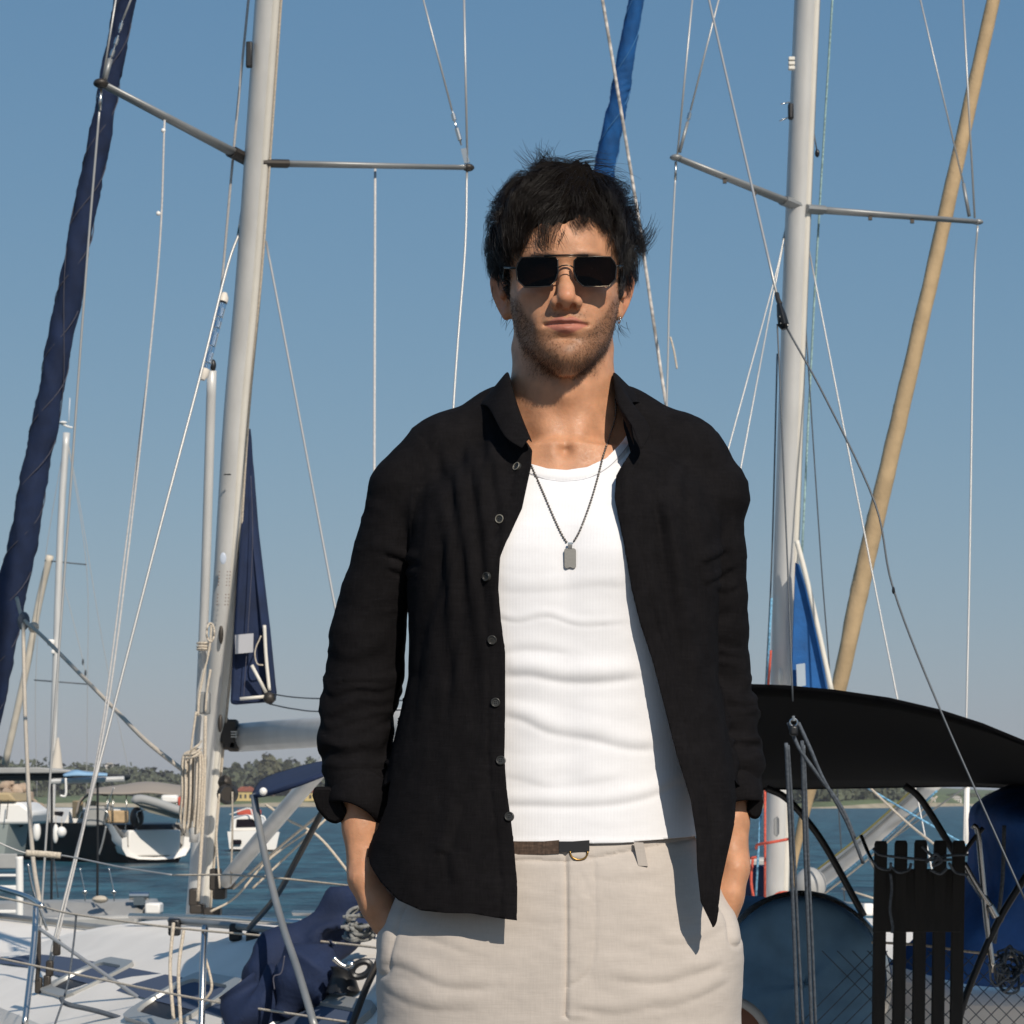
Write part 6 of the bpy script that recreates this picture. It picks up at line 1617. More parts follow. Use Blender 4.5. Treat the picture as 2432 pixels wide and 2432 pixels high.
def fabric(name, color, rough=0.85, weave=900, wstr=0.3, wdist=0.0004, noise=0.12, nscale=70, sheen=0.15, slub=None, ribs=None, spec=0.25, thru=0.0):
    m = bpy.data.materials.new(name); m.use_nodes = True
    nt = m.node_tree; n = nt.nodes; L = nt.links; b = n["Principled BSDF"]
    b.inputs["Roughness"].default_value = rough; b.inputs["Specular IOR Level"].default_value = spec
    b.inputs["Sheen Weight"].default_value = sheen; b.inputs["Sheen Roughness"].default_value = 0.5
    tc = n.new("ShaderNodeTexCoord")
    def tex(scale, st=(1, 1, 1), detail=3):
        mp = n.new("ShaderNodeMapping"); mp.inputs["Scale"].default_value = st
        t = n.new("ShaderNodeTexNoise"); t.inputs["Scale"].default_value = scale; t.inputs["Detail"].default_value = detail
        L.new(tc.outputs["Object"], mp.inputs["Vector"]); L.new(mp.outputs[0], t.inputs["Vector"]); return t.outputs["Fac"]
    h = tex(nscale, (1, 1, 1), 6)
    wv = tex(weave * 0.55, (1, 1, 0.10), 2); wh = tex(weave * 0.55, (0.10, 0.10, 1), 2)
    ad = n.new("ShaderNodeMath"); ad.operation = 'ADD'; L.new(wv, ad.inputs[0]); L.new(wh, ad.inputs[1])
    r = n.new("ShaderNodeMapRange"); r.inputs["From Min"].default_value = 0.6; r.inputs["From Max"].default_value = 1.4
    r.inputs["To Min"].default_value = 1 - noise; r.inputs["To Max"].default_value = 1 + noise; L.new(ad.outputs[0], r.inputs["Value"])
    r2 = n.new("ShaderNodeMapRange"); r2.inputs["From Min"].default_value = 0.3; r2.inputs["From Max"].default_value = 0.7
    r2.inputs["To Min"].default_value = 1 - noise * 0.6; r2.inputs["To Max"].default_value = 1 + noise * 0.6; L.new(h, r2.inputs["Value"])
    mu = n.new("ShaderNodeMath"); mu.operation = 'MULTIPLY'; L.new(r.outputs[0], mu.inputs[0]); L.new(r2.outputs[0], mu.inputs[1])
    sc = n.new("ShaderNodeVectorMath"); sc.operation = 'SCALE'; sc.inputs[0].default_value = color; L.new(mu.outputs[0], sc.inputs["Scale"])
    L.new(sc.outputs[0], b.inputs["Base Color"])
    bp = n.new("ShaderNodeBump"); bp.inputs["Strength"].default_value = wstr; bp.inputs["Distance"].default_value = wdist
    if ribs:
        wt = n.new("ShaderNodeTexWave"); wt.wave_type = 'BANDS'; wt.bands_direction = 'X'; wt.inputs["Scale"].default_value = ribs
        L.new(tc.outputs["Object"], wt.inputs["Vector"]); L.new(wt.outputs["Fac"], bp.inputs["Height"])
    else:
        L.new(ad.outputs[0], bp.inputs["Height"])
    L.new(bp.outputs[0], b.inputs["Normal"])
    return m

M_tank = fabric("white_ribbed_cotton", (0.80, 0.79, 0.80), ribs=2513 / 20 * 0.5 * 3.0, wstr=0.22, wdist=0.0005, noise=0.02, sheen=0.1)
M_shirt = fabric("black_linen", (0.0082, 0.0074, 0.0080), rough=0.85, noise=0.26, nscale=40, wstr=0.5, wdist=0.0006, sheen=0.0, spec=0.06)
M_pants = fabric("beige_linen", (0.50, 0.445, 0.395), rough=0.9, noise=0.05, nscale=25, wstr=0.3, wdist=0.0005, sheen=0.1)

# ---- tank top
def build_tank():
    xs = np.arange(-190, 190.1, 2.6); fs = np.arange(-140, 140.1, 2.6); zs = np.arange(-690, -120, 2.6)
    g = Field(xs, fs, zs)
    g.loft([-672, -640, -600, -560, -500, -450, -400, -360, -330, -300, -270, -235, -205], [165, 162, 158, 156, 160, 165, 170, 173, 174, 174, 170, 142, 82],
           [103, 102, 101, 101, 103, 106, 110, 110, 107, 101, 90, 70, 52], [-106, -104, -102, -103, -108, -114, -120, -122, -122, -118, -112, -100, -84], 2.35)
    for s in (1, -1):
        g.capsule((s * 20, -48, -150), (s * 150, -28, -232), 46, 50, 40)
        g.capsule((s * 14, 46, -206), (s * 150, 8, -222), 13, 13, 14)
        g.capsule((s * 46, -22, -72), (s * 12, 38, -202), 15, 12, 18)
        g.clay((62, 100, -330), (50, 60, 42), 5, s > 0)
    g.clay((2, 105, -345), (16, 60, 60), -2.5)
    g.clay((2, 100, -560), (18, 60, 110), -1.0)
    for z in (-470, -525, -580):
        g.clay((33, 100, z), (24, 60, 20), 2.2, True)
    V, Q = g.mesh(); V = smooth_mesh(V, Q, 2)
    N = normals(V, Q[:, ::-1]); N = N * np.sign(((V - np.array([0, 0, -450])) * N).sum(1).mean())
    D = np.zeros(len(V))
    for pts, a, w in [([(1170, 1398), (1240, 1402), (1330, 1398), (1420, 1388), (1500, 1394)], 3.6, 9),
                      ([(1170, 1462), (1230, 1474), (1300, 1463), (1380, 1484), (1500, 1476)], 3.2, 8),
                      ([(1180, 1345), (1260, 1360), (1330, 1352)], 1.4, 10),
                      ([(1180, 1548), (1260, 1540), (1360, 1548)], 1.3, 9),
                      ([(1180, 1600), (1260, 1598), (1340, 1612), (1430, 1612), (1530, 1600)], 3.4, 9),
                      ([(1180, 1648), (1250, 1660), (1330, 1668), (1460, 1700), (1540, 1700)], 1.6, 9),
                      ([(1180, 1692), (1240, 1704), (1310, 1735), (1400, 1750), (1500, 1772), (1580, 1770)], 3.6, 8),
                      ([(1180, 1775), (1260, 1790), (1360, 1782)], 1.2, 9),
                      ([(1180, 1838), (1240, 1850), (1310, 1868), (1400, 1858), (1500, 1838)], 3.0, 8),
                      ([(1170, 1908), (1260, 1908), (1360, 1910), (1460, 1905), (1540, 1888), (1640, 1848)], 5.2, 9),
                      ([(1380, 1955), (1460, 1965), (1560, 1950)], 1.2, 9)]:
        D += fold(V, pts, 105, a * (0.45 + 0.3 * math.sin(pts[0][1] * 0.7)), w * (0.95 + 0.3 * math.cos(pts[0][1] * 1.3)))
    D += 0.5 * vnoise(V / np.array([40, 40, 16.0]), 4) * (V[:, 2] < -300)
    # neck band
    neck = [(1180, 985), (1210, 1050), (1250, 1098), (1300, 1114), (1345, 1118), (1395, 1110), (1440, 1086), (1475, 1048), (1500, 1008), (1530, 960)]
    nd, ns, npar = poly_dist(V, neck, 70)
    D += (V[:, 1] > 0) * (0.7 * np.clip((12 - nd) / 3, 0, 1) - 2.0 * np.exp(-((nd - 12.5) / 2.0) ** 2))
    D += 0.9 * np.exp(-((V[:, 2] + 662) / 3.0) ** 2)
    V = V + N * D[:, None]
    nX, nZ = pxline(neck, 70)
    zc = np.interp(V[:, 0], nX, nZ)
    gfront = np.where(V[:, 1] > -30, zc - V[:, 2], np.interp(np.abs(V[:, 0]), [0, 60, 90, 130], [-165, -160, -120, -110]) - V[:, 2])
    V2, T = clip_mesh(V, Q, gfront)
    V2, T = clip_mesh(V2, T, np.where(V2[:, 2] > -345, np.interp(V2[:, 2], [-345, -300, -200, -120], [176, 140, 118, 112]) - np.abs(V2[:, 0] - 2), 5.0))
    hem = np.interp(V2[:, 0], [-160, -60, 0, 60, 165], [-664, -663, -665, -664, -656])
    V2, T = clip_mesh(V2, T, V2[:, 2] - hem)
    V2, T = largest_piece(V2, T)
    return cloth_mesh("tank_top", V2, T, M_tank, person, 1.6)
build_tank()

# ---- trousers
def build_trousers():
    xs = np.arange(-250, 250.1, 2.6); fs = np.arange(-160, 160.1, 3.0); zs = axis_steps([(-1725, -1010, 9), (-1010, -640, 2.8)])
    g = Field(xs, fs, zs)
    g.loft([-1000, -930, -880, -830, -800, -775, -750, -720, -690, -655], [196, 205, 210, 212, 212, 208, 200, 186, 171, 157],
           [100, 108, 112, 114, 114, 113, 112, 110, 106, 95], [-122, -126, -126, -126, -124, -122, -118, -112, -106, -100], 2.5, 0, cx=-6)
    for s in (1, -1):
        g.chain([(s * 100 - 4, -8, -930), (s * 104, -14, -1230), (s * 110, -26, -1560), (s * 112, -28, -1668)], [108, 84, 66, 62], 26)
        g.clay((s * 150 - 4, 70, -820), (50, 60, 55), 5)
        g.clay((s * 196 - 6, 30, -772), (26, 46, 30), 8)
    g.clay((2, 112, -985), (10, 60, 60), -9)
    g.capsule((0, 10, -1300), (0, 10, -1005), 14, 6, 26, sub=True)
    V, Q = g.mesh(); V = smooth_mesh(V, Q, 2)
    N = normals(V, Q[:, ::-1]); N = N * np.sign(((V - np.array([0, 0, -850])) * N)[V[:, 2] > -950].sum(1).mean())
    D = 1.3 * fbm(V / np.array([55, 55, 30.0]), 4, 8) + 0.35 * vnoise(V / np.array([26, 26, 9.0]), 9)
    for pts, a, w in [([(900, 2290), (960, 2300), (1060, 2340), (1180, 2340)], 2.6, 10), ([(900, 2350), (1000, 2390), (1140, 2395)], 2.0, 10),
                      ([(1740, 2280), (1650, 2310), (1560, 2330), (1430, 2320)], 2.6, 10), ([(1735, 2200), (1660, 2235), (1560, 2240)], 2.0, 9),
                      ([(1400, 2080), (1480, 2090), (1600, 2070)], 1.2, 8), ([(1360, 2390), (1480, 2400), (1600, 2370)], 2.0, 10),
                      ([(1240, 2180), (1300, 2190), (1340, 2180)], 1.0, 8), ([(930, 2200), (1010, 2225), (1120, 2260)], 1.8, 9),
                      ([(1740, 2330), (1650, 2370), (1540, 2400)], 2.2, 9), ([(1380, 2060), (1400, 2120), (1395, 2180)], 0.9, 6)]:
        D += fold(V, pts, 110, a * 0.55, w * 0.9)
    # waistband, fly
    wb = [(1180, 2046), (1260, 2042), (1345, 2044), (1440, 2032), (1540, 2012), (1660, 1992), (1740, 1985)]
    d, s, p = poly_dist(V, wb, 104)
    D += (V[:, 1] > 0) * (1.2 * ((s > 0) & (d < 30)) - 2.6 * np.exp(-(d / 2.6) ** 2))
    d, s, p = poly_dist(V, [(1343, 2030), (1345, 2200), (1344, 2345), (1342, 2432)], 108)
    fly = (V[:, 1] > 30) * (V[:, 2] > -860)
    D += fly * (1.4 * np.clip((V[:, 0] - 1) / 2, 0, 1) * (V[:, 0] < 30) * np.clip((30 - V[:, 0]) / 14, 0, 1) - 4.2 * np.exp(-(d / 2.3) ** 2))
    d2, s2, p2 = poly_dist(V, [(1412, 2050), (1414, 2200), (1405, 2290), (1380, 2325), (1344, 2345)], 110)
    D += (V[:, 1] > 30) * (-1.3 * np.exp(-(d2 / 2.2) ** 2))
    # pocket mouths: a raised hem line
    for pts in ([(1000, 2060), (960, 2120), (935, 2180), (915, 2250), (908, 2300)], [(1688, 2050), (1712, 2120), (1742, 2180), (1748, 2230)]):
        d, s, p = poly_dist(V, pts, 60)
        D += (V[:, 1] > 0) * (2.2 * np.exp(-(d / 5) ** 2) - 2.2 * np.exp(-((d - 9) / 2.4) ** 2))
    V = V + N * D[:, None]
    V2, T = clip_mesh(V, Q, (-660 + np.interp(V[:, 0], [-160, 0, 160], [0, -2, 6])) - V[:, 2])
    V2, T = clip_mesh(V2, T, V2[:, 2] + 1655)
    tr = cloth_mesh("trousers", V2, T, M_pants, person, 1.8)
    # belt with buckle under the hem of the tank top, belt loop, button ring
    M_belt = fabric("brown_woven_belt", (0.075, 0.048, 0.034), noise=0.5, nscale=300, rough=0.75)
    M_black = mat("black_plastic", (0.012, 0.012, 0.013), rough=0.4)
    M_brass = mat("worn_brass", (0.42, 0.25, 0.08), rough=0.35, metal=1.0)
    def strip(pts, F, hgt, off, name, matl, par, th=0.0022):
        m = MB(); A = []
        for x, y in pts:
            A.append(Vector(loc2w(L3(x, y, F(x) + off))))
        top = [a + Vector((0, 0, hgt / 2)) for a in A]; bot = [a - Vector((0, 0, hgt / 2)) for a in A]
        tb = [a + Vector((0, th, 0)) for a in top]; bb = [a + Vector((0, th, 0)) for a in bot]
        m.loft([[t, b_, c, d_] for t, b_, c, d_ in zip(top, bot, bb, tb)])
        return m.build(name, matl, par, auto=30)
    Fw = lambda x: 104 - 0.0011 * ((x - 1340) * 0.5) ** 2
    strip([(1120, 2008), (1180, 2012), (1230, 2014), (1285, 2014), (1292, 2014), (1328, 2011)], Fw, 0.015, 2.5, "belt", M_belt, person)
    strip([(1396, 2004), (1440, 1996), (1490, 1984)], Fw, 0.016, -3.0, "belt_end", M_belt, person)
    bk = strip([(1328, 2011), (1360, 2011), (1400, 2008)], Fw, 0.012, 3.4, "belt_buckle", M_black, person, 0.005)
    c = Vector(loc2w(L3(1375, 2024, 107)))
    MB().tube([c + Vector((0.0100 * math.cos(w), 0, 0.0085 * math.sin(w))) for w in np.linspace(math.pi * 0.95, 2.05 * math.pi, 14)], 0.0011, 8).build("button_ring", M_brass, tr, auto=0)
    m = MB(); A = [L3(x, y, Fw(x) + 4.0) for x, y in ((1505, 2000), (1511, 2030), (1516, 2056))]
    m.loft([[Vector(loc2w(a)), Vector(loc2w(a + np.array([11, 0, -0.5]))), Vector(loc2w(a + np.array([11, -2.5, -0.5]))), Vector(loc2w(a + np.array([0, -2.5, 0])))] for a in A])
    m.build("belt_loop", M_pants, tr, auto=30)
build_trousers()
M_shoe = mat("dark_leather", (0.05, 0.035, 0.025), rough=0.45)
for s in (1, -1):
    rings = []
    for y_, w_, h_ in ((0.075, 0.030, 0.055), (0.05, 0.038, 0.075), (0.0, 0.040, 0.085), (-0.05, 0.046, 0.07), (-0.11, 0.050, 0.052), (-0.155, 0.045, 0.042), (-0.185, 0.026, 0.03)):
        rings.append([Vector((PX0 + s * 0.122 + w_ * math.cos(a), PY0 + y_, max(0.0, h_ * 0.5 + h_ * 0.55 * math.sin(a)))) for a in np.linspace(0, 2 * math.pi, 16, endpoint=False)])
    MB().loft(rings).build("shoe", M_shoe, person)

# ---- shirt
SLEEVE_L = [(990, 1135, 84, -18), (965, 1165, 86, -18), (926, 1300, 80, -22), (890, 1420, 80, -30), (874, 1510, 88, -38), (866, 1600, 89, -42), (849, 1690, 82, -42), (844, 1750, 78, -36), (848, 1810, 74, -28), (852, 1885, 70, -18)]
SLEEVE_R = [(1650, 1130, 86, -18), (1674, 1165, 86, -18), (1692, 1310, 77, -22), (1696, 1420, 77, -30), (1698, 1500, 76, -36), (1700, 1600, 76, -42), (1714, 1690, 78, -42), (1720, 1750, 78, -36), (1726, 1810, 76, -28), (1732, 1885, 72, -18)]
PLACKET_L = [(1180, 890), (1208, 950), (1236, 1010), (1256, 1042), (1265, 1058), (1262, 1100), (1240, 1205), (1205, 1280), (1188, 1322), (1183, 1400), (1190, 1480), (1200, 1550), (1200, 1650), (1198, 1800), (1204, 1880), (1214, 1950), (1221, 2010), (1228, 2100), (1227, 2200)]
PLACKET_R = [(1488, 985), (1502, 1060), (1466, 1124), (1461, 1180), (1480, 1280), (1500, 1400), (1520, 1480), (1550, 1570), (1578, 1680), (1605, 1790), (1638, 1900), (1650, 1980), (1652, 2060), (1660, 2140), (1690, 2200)]
def build_shirt():
    xs = np.arange(-310, 300.1, 3.4); fs = np.arange(-160, 165.1, 3.4); zs = np.arange(-790, -100, 3.4)
    g = Field(xs, fs, zs)
    zz = [-785, -755, -720, -695, -665, -615, -565, -528, -470, -425, -380, -330, -290, -255, -225, -205, -185, -165]
    wl = [222, 226, 230, 228, 224, 212, 203, 194, 182, 180, 181, 184, 186, 178, 152, 125, 98, 82]
    fr = [150, 149, 146, 143, 139, 133, 127, 123, 120, 119, 120, 118, 110, 99, 84, 72, 58, 44]
    bk = [-150, -150, -148, -146, -144, -142, -140, -138, -136, -136, -136, -134, -130, -122, -108, -100, -92, -84]
    g.loft(zz, wl, fr, bk, np.interp(zz, [-785, -560, -420, -165], [2.25, 2.3, 2.6, 2.6]), 0, cx=np.interp(zz, [-785, -600, -425, -225], [-8, -2, 0, 2]))
    for s in (1, -1):
        g.chain([(s * 40, -40, -150), (s * 72, -30, -168), (s * 140, -22, -208), (s * 174, -18, -252)], [44, 44, 50, 50], 24)
    for SL in (SLEEVE_L, SLEEVE_R):
        pts = [L3(x, y, F) for x, y, r, F in SL]
        g.chain(pts, [r * 0.5 for x, y, r, F in SL], 5, flat=((0, 1, 0), 1.12))
    V, Q = g.mesh(); V = smooth_mesh(V, Q, 2)
    N = normals(V, Q[:, ::-1]); N = N * np.sign(((V - np.array([0, 0, -430])) * N).sum(1).mean())
    x, f, z = V.T
    # sleeve coordinate
    D = np.zeros(len(V)); onsl = np.zeros(len(V)); tt = np.zeros(len(V))
    for SL in (SLEEVE_L, SLEEVE_R):
        C = catmull([L3(a, b, F) for a, b, r, F in SL], 60)
        d2 = ((V[:, None, :] - C[None, ::3, :]) ** 2).sum(2)
        j = d2.argmin(1); m = (np.sqrt(d2.min(1)) < 58) & (np.abs(x) > 150)
        onsl = np.where(m, np.clip((np.abs(x) - 150) / 25, 0, 1), onsl); tt = np.where(m, j / (len(C[::3]) - 1), tt)
    # gathers around the elbow and forearm, slanting round the sleeve
    sx = np.sign(x)
    ph = z + 0.30 * (f + 30) + 0.18 * sx * x + 10 * vnoise(V / 35, 31)
    ring = vnoise(np.stack([ph / 17, f / 85, x / 85], 1), 7); ring2 = vnoise(np.stack([(ph + 0.3 * f) / 9, f / 60, x / 60], 1), 12)
    elbow = np.exp(-((z + 545) / 85) ** 2)
    rr = 1 - np.abs(ring) * 2
    D += onsl * ((0.8 + 4.6 * elbow) * rr + (0.3 + 1.3 * elbow) * ring2)
    # long vertical drapes on chest and front panels
    body = 1 - onsl
    ph2 = x + 0.10 * (z + 300) * np.sign(x) + 14 * vnoise(V / np.array([70, 70, 160.0]), 41)
    dr = vnoise(np.stack([ph2 / 19, f / 120, z / 190], 1), 43); dr2 = vnoise(np.stack([ph2 / 9.0, f / 90, z / 120], 1), 44)
    chest = np.clip((z + 620) / 260, 0.25, 1) * np.clip((-z - 150) / 60, 0, 1)
    D += body * (4.4 * dr + 1.8 * dr2) * chest
    D += 1.0 * fbm(V / 24, 3, 50)
    # hanging folds below the shoulders, deepest on the buttoned side
    warp = 1.3 * vnoise(np.stack([x / 45, z / 110, f / 80], 1), 45)
    hang = np.sin(2 * np.pi * (x + 0.16 * (z + 250)) / 27 + 2.2 * warp)
    hang = np.sign(hang) * np.abs(hang) ** 0.8
    hm = np.exp(-((x + 112) / 44) ** 4) * np.clip((-z - 165) / 50, 0, 1) * np.clip((z + 640) / 260, 0, 1) * (f > 0)
    hm += 0.5 * np.exp(-((x - 130) / 44) ** 4) * np.clip((-z - 200) / 60, 0, 1) * np.clip((z + 560) / 220, 0, 1) * (f > 0)
    D += 3.4 * hm * body * hang * (0.55 + 0.45 * vnoise(np.stack([x / 60, z / 90, f / 90], 1), 46))
    for pts, a, w in [([(905, 1300), (950, 1312), (990, 1330)], 3.0, 6), ([(910, 1335), (950, 1348), (985, 1362)], 2.0, 5),
                      ([(1740, 1290), (1700, 1315), (1665, 1335)], 2.6, 6), ([(1760, 1330), (1710, 1362), (1670, 1385)], 2.0, 5), ([(1700, 1390), (1740, 1390), (1770, 1378)], 2.2, 5),
                      ([(1560, 1180), (1590, 1290), (1600, 1400)], 2.0, 9), ([(1100, 1900), (1070, 2000), (1075, 2100)], 2.0, 9)]:
        D += fold(V, pts, 95, a * 1.2, w, fmin=-30)
    XL, XR = edge_fn(PLACKET_L, 118), edge_fn(PLACKET_R, 118)
    dl = XL(z) - x; dR = x - XR(z)
    bandl = (f > 20) & (dl > -2) & (dl < 60)
    D += bandl * (1.0 * (dl < 17) - 1.3 * np.exp(-((dl - 17.5) / 1.8) ** 2))
    bandr = (f > 20) & (dR > -2) & (dR < 60)
    D += bandr * (1.0 * (dR < 17) - 1.3 * np.exp(-((dR - 17.5) / 1.8) ** 2))
    V = V + N * D[:, None]
    ss_ = lambda v: np.clip(v, 0, 1) ** 2 * (3 - 2 * np.clip(v, 0, 1))
    V[:, 1] += 26 * ss_((-V[:, 2] - 300) / 330) * ss_((V[:, 0] - 40) / 110) * ss_((V[:, 1] - 5) / 60) * (1 - ss_((V[:, 0] - 185) / 25) * (V[:, 2] > -640))
    x, f, z = V.T
    # the front opening
    V2, T = clip_mesh(V, Q, np.where(f > 12, np.maximum(XL(z) - x, x - XR(z)), 8.0 + 0 * x))
    # hem: short curved tail in front, open side vents
    x, f, z = V2.T
    hX, hZ = pxline([(868, 2040), (872, 2058), (900, 2098), (945, 2140), (1000, 2163), (1060, 2168), (1120, 2168), (1180, 2178), (1230, 2184)], 122)
    rX, rZ = pxline([(1640, 2190), (1662, 2150), (1690, 2198), (1698, 2180), (1706, 2100), (1722, 2035), (1745, 1950), (1752, 1900)], 100)
    hem = np.where(x < 0, np.interp(x, hX, hZ), np.interp(x, [rX[2], rX[3], rX[4], rX[5], rX[6], rX[7]], rZ[2:]))
    hem = np.where(f > 15, hem, -640.0)
    V2, T = clip_mesh(V2, T, np.where((z > -600) & (np.abs(x) > 150) & (f < 60), 5.0, z - hem))
    # neck hole and sleeve ends
    x, f, z = V2.T
    V2, T = clip_mesh(V2, T, np.where(z > -240, (np.sqrt((x / 68) ** 2 + ((f + 14) / np.where(f > -14, 64, 62)) ** 2) - 1) * 60, 10.0))
    for SL in (SLEEVE_L, SLEEVE_R):
        a, b = L3(*SL[-2][:2], SL[-2][3]), L3(*SL[-1][:2], SL[-1][3])
        ax = (b - a) / np.linalg.norm(b - a)
        s = (V2 - (b + ax * 4)) @ ax
        near = np.linalg.norm(V2 - b, axis=1) < 75
        V2, T = clip_mesh(V2, T, np.where(near, -s, 10.0))
    V2, T = largest_piece(V2, T)
    shirt = cloth_mesh("shirt", V2, T, M_shirt, person, 1.2)
    # turned-up cuffs
    def cuff(end, ax, path, name="cuff"):
        V, Q = [], []
        nseg, nring = 48, len(path)
        ref = np.array([1.0, 0, 0]); a = ref - ax * (ref @ ax); a /= np.linalg.norm(a); b = np.cross(ax, a)
        for j, (s, rx, rf, ox) in enumerate(path):
            for k in range(nseg):
                w = 2 * math.pi * k / nseg
                p = end + ax * s + a * (rx * math.cos(w) + ox) + b * rf * math.sin(w)
                V.append(p)
        V = np.array(V)
        V += 1.6 * np.stack([vnoise(V / 22, 60), vnoise(V / 22, 61), vnoise(V / 22, 62)], 1)
        Q = np.array([(j * nseg + k, j * nseg + (k + 1) % nseg, (j + 1) * nseg + (k + 1) % nseg, (j + 1) * nseg + k) for j in range(nring - 1) for k in range(nseg)])
        me = np_mesh(name, loc2w(V), Q)
        o = link(name, me, M_shirt, shirt)
        md = o.modifiers.new("thickness", 'SOLIDIFY'); md.thickness = 0.0016; md.offset = 0
        o.modifiers.new("soft", 'SUBSURF').render_levels = 1
    eL = L3(862, 1884, -16); axL = L3(838, 1935, -4) - eL; axL /= np.linalg.norm(axL)
    cuff(eL, axL, [(-14, 36, 41, 2), (-4, 38, 43, 0), (10, 38, 43, 0), (24, 35, 41, 0), (31, 32, 38, 0), (32, 28, 35, 0), (24, 28, 35, 1), (8, 31, 37, 0)])
    V_flap = None
    eR = L3(1730, 1878, -16); axR = L3(1748, 1935, -4) - eR; axR /= np.linalg.norm(axR)
    cuff(eR, axR, [(-14, 37, 41, 0), (-4, 38, 43, 0), (10, 38, 43, 0), (22, 35, 41, 0), (28, 32, 38, 0), (29, 28, 35, 0), (22, 28, 35, 0), (8, 31, 37, 0)])
    # loose corner of the cuff standing out at the outer side
    for pts, F in (([(786, 1868), (745, 1868), (741, 1890), (752, 1922), (775, 1950), (797, 1958), (815, 1948), (826, 1925), (800, 1890)], 6), ([(1790, 1880), (1808, 1878), (1814, 1905), (1808, 1938), (1796, 1948), (1780, 1940), (1772, 1925)], 6)):
        poly = [Vector(loc2w(L3(a, b, F + 4 * math.sin(i)))) for i, (a, b) in enumerate(pts)]
        m = MB(); m.prism(poly, (0, 1, 0), 0.016); m.build("cuff_flap", M_shirt, shirt, bevel=0.004)
    # collar: stand, fold line and leaf as one curved sheet
    def P3(px, py, F): return L3(px, py, F)
    bottom = [P3(1264, 1052, 84), P3(1236, 985, 52), P3(1212, 940, 22), np.array([-66, -20, -150]), np.array([-44, -66, -132]), np.array([0, -84, -126]), np.array([46, -66, -132]), np.array([70, -20, -150]), P3(1466, 950, 20), P3(1486, 1000, 50), P3(1508, 1064, 86)]
    ridge = [P3(1258, 1046, 90), P3(1226, 962, 58), P3(1208, 884, 14), np.array([-64, -30, -110]), np.array([-44, -70, -96]), np.array([0, -88, -90]), np.array([46, -70, -96]), np.array([66, -30, -110]), P3(1456, 886, 14), P3(1466, 960, 56), P3(1500, 1010, 88)]
    leaf = [P3(1240, 1066, 100), P3(1196, 1034, 86), P3(1158, 968, 36), np.array([-104, -26, -143]), np.array([-66, -86, -136]), np.array([0, -104, -134]), np.array([70, -86, -136]), np.array([108, -26, -143]), P3(1500, 958, 36), P3(1545, 1018, 84), P3(1522, 1072, 102)]
    n = 60
    Bt, Rd, Lf = catmull(bottom, n), catmull(ridge, n), catmull(leaf, n)
    rows = [Bt, Bt * 0.45 + Rd * 0.55 + np.array([0, 1.5, 0]), Rd, Rd * 0.93 + Lf * 0.07 + np.array([0, 2.0, 2.5]), Rd * 0.6 + Lf * 0.4 + np.array([0, 3.0, 2.0]), Rd * 0.25 + Lf * 0.75 + np.array([0, 2, 1.0]), Lf]
    V = np.concatenate(rows); V += 0.6 * np.stack([vnoise(V / 18, 70 + k) for k in range(3)], 1)
    Q = np.array([(j * n + k, j * n + k + 1, (j + 1) * n + k + 1, (j + 1) * n + k) for j in range(len(rows) - 1) for k in range(n - 1)])
    o = link("collar", np_mesh("collar", loc2w(V), Q), M_shirt, shirt)
    md = o.modifiers.new("thickness", 'SOLIDIFY'); md.thickness = 0.0018; md.offset = 0
    md = o.modifiers.new("soft", 'SUBSURF'); md.render_levels = 2; md.levels = 1
    # buttons
    M_btn = mat("horn_button", (0.03, 0.029, 0.026), rough=0.3); M_rim = mat("button_rim", (0.20, 0.185, 0.15), rough=0.35)
    from mathutils.bvhtree import BVHTree
    tree = BVHTree.FromPolygons([tuple(v) for v in loc2w(V2)], [tuple(t) for t in T])
    camp = Vector((0, 0, CAMZ))
    for i, (bx, by) in enumerate([(1230, 1110), (1188, 1233), (1158, 1370), (1169, 1520), (1177, 1669), (1190, 1807), (1210, 1940)]):
        far = P(bx, by, 3.2)
        hit, nrm, _, _ = tree.ray_cast(camp, (far - camp).normalized())
        if hit is None: continue
        nn = nrm if nrm.y < 0 else -nrm
        q = Vector((0, 0, 1)).rotation_difference(nn).to_matrix()
        c = hit + nn * 0.0014
        prof = [(0.0, 0.0012), (0.0032, 0.0012), (0.0036, 0.0020), (0.0050, 0.0019), (0.0056, 0.0008), (0.0056, -0.0012)]
        m = MB(); m.loft([[c + q @ Vector((r * math.cos(w) if r else 1e-5 * math.cos(w), r * math.sin(w) if r else 1e-5 * math.sin(w), h)) for w in np.linspace(0, 2 * math.pi, 20, endpoint=False)] for r, h in prof], caps=False)
        b = m.build("button", M_btn, shirt)
        rr = MB().tube([c + q @ Vector((0.0046 * math.cos(w), 0.0046 * math.sin(w), 0.0019)) for w in np.linspace(0, 2 * math.pi, 21)], 0.0007, 6, cap=False).build("button_rim", M_rim if i < 2 else M_btn, b, auto=0)
        for k in range(4):
            w = math.pi / 4 + k * math.pi / 2
            MB().ball(c + q @ Vector((0.0014 * math.cos(w), 0.0014 * math.sin(w), 0.0013)), 0.0006, 6, 4).build("thread_hole", M_shirt, b)
    return shirt
build_shirt()

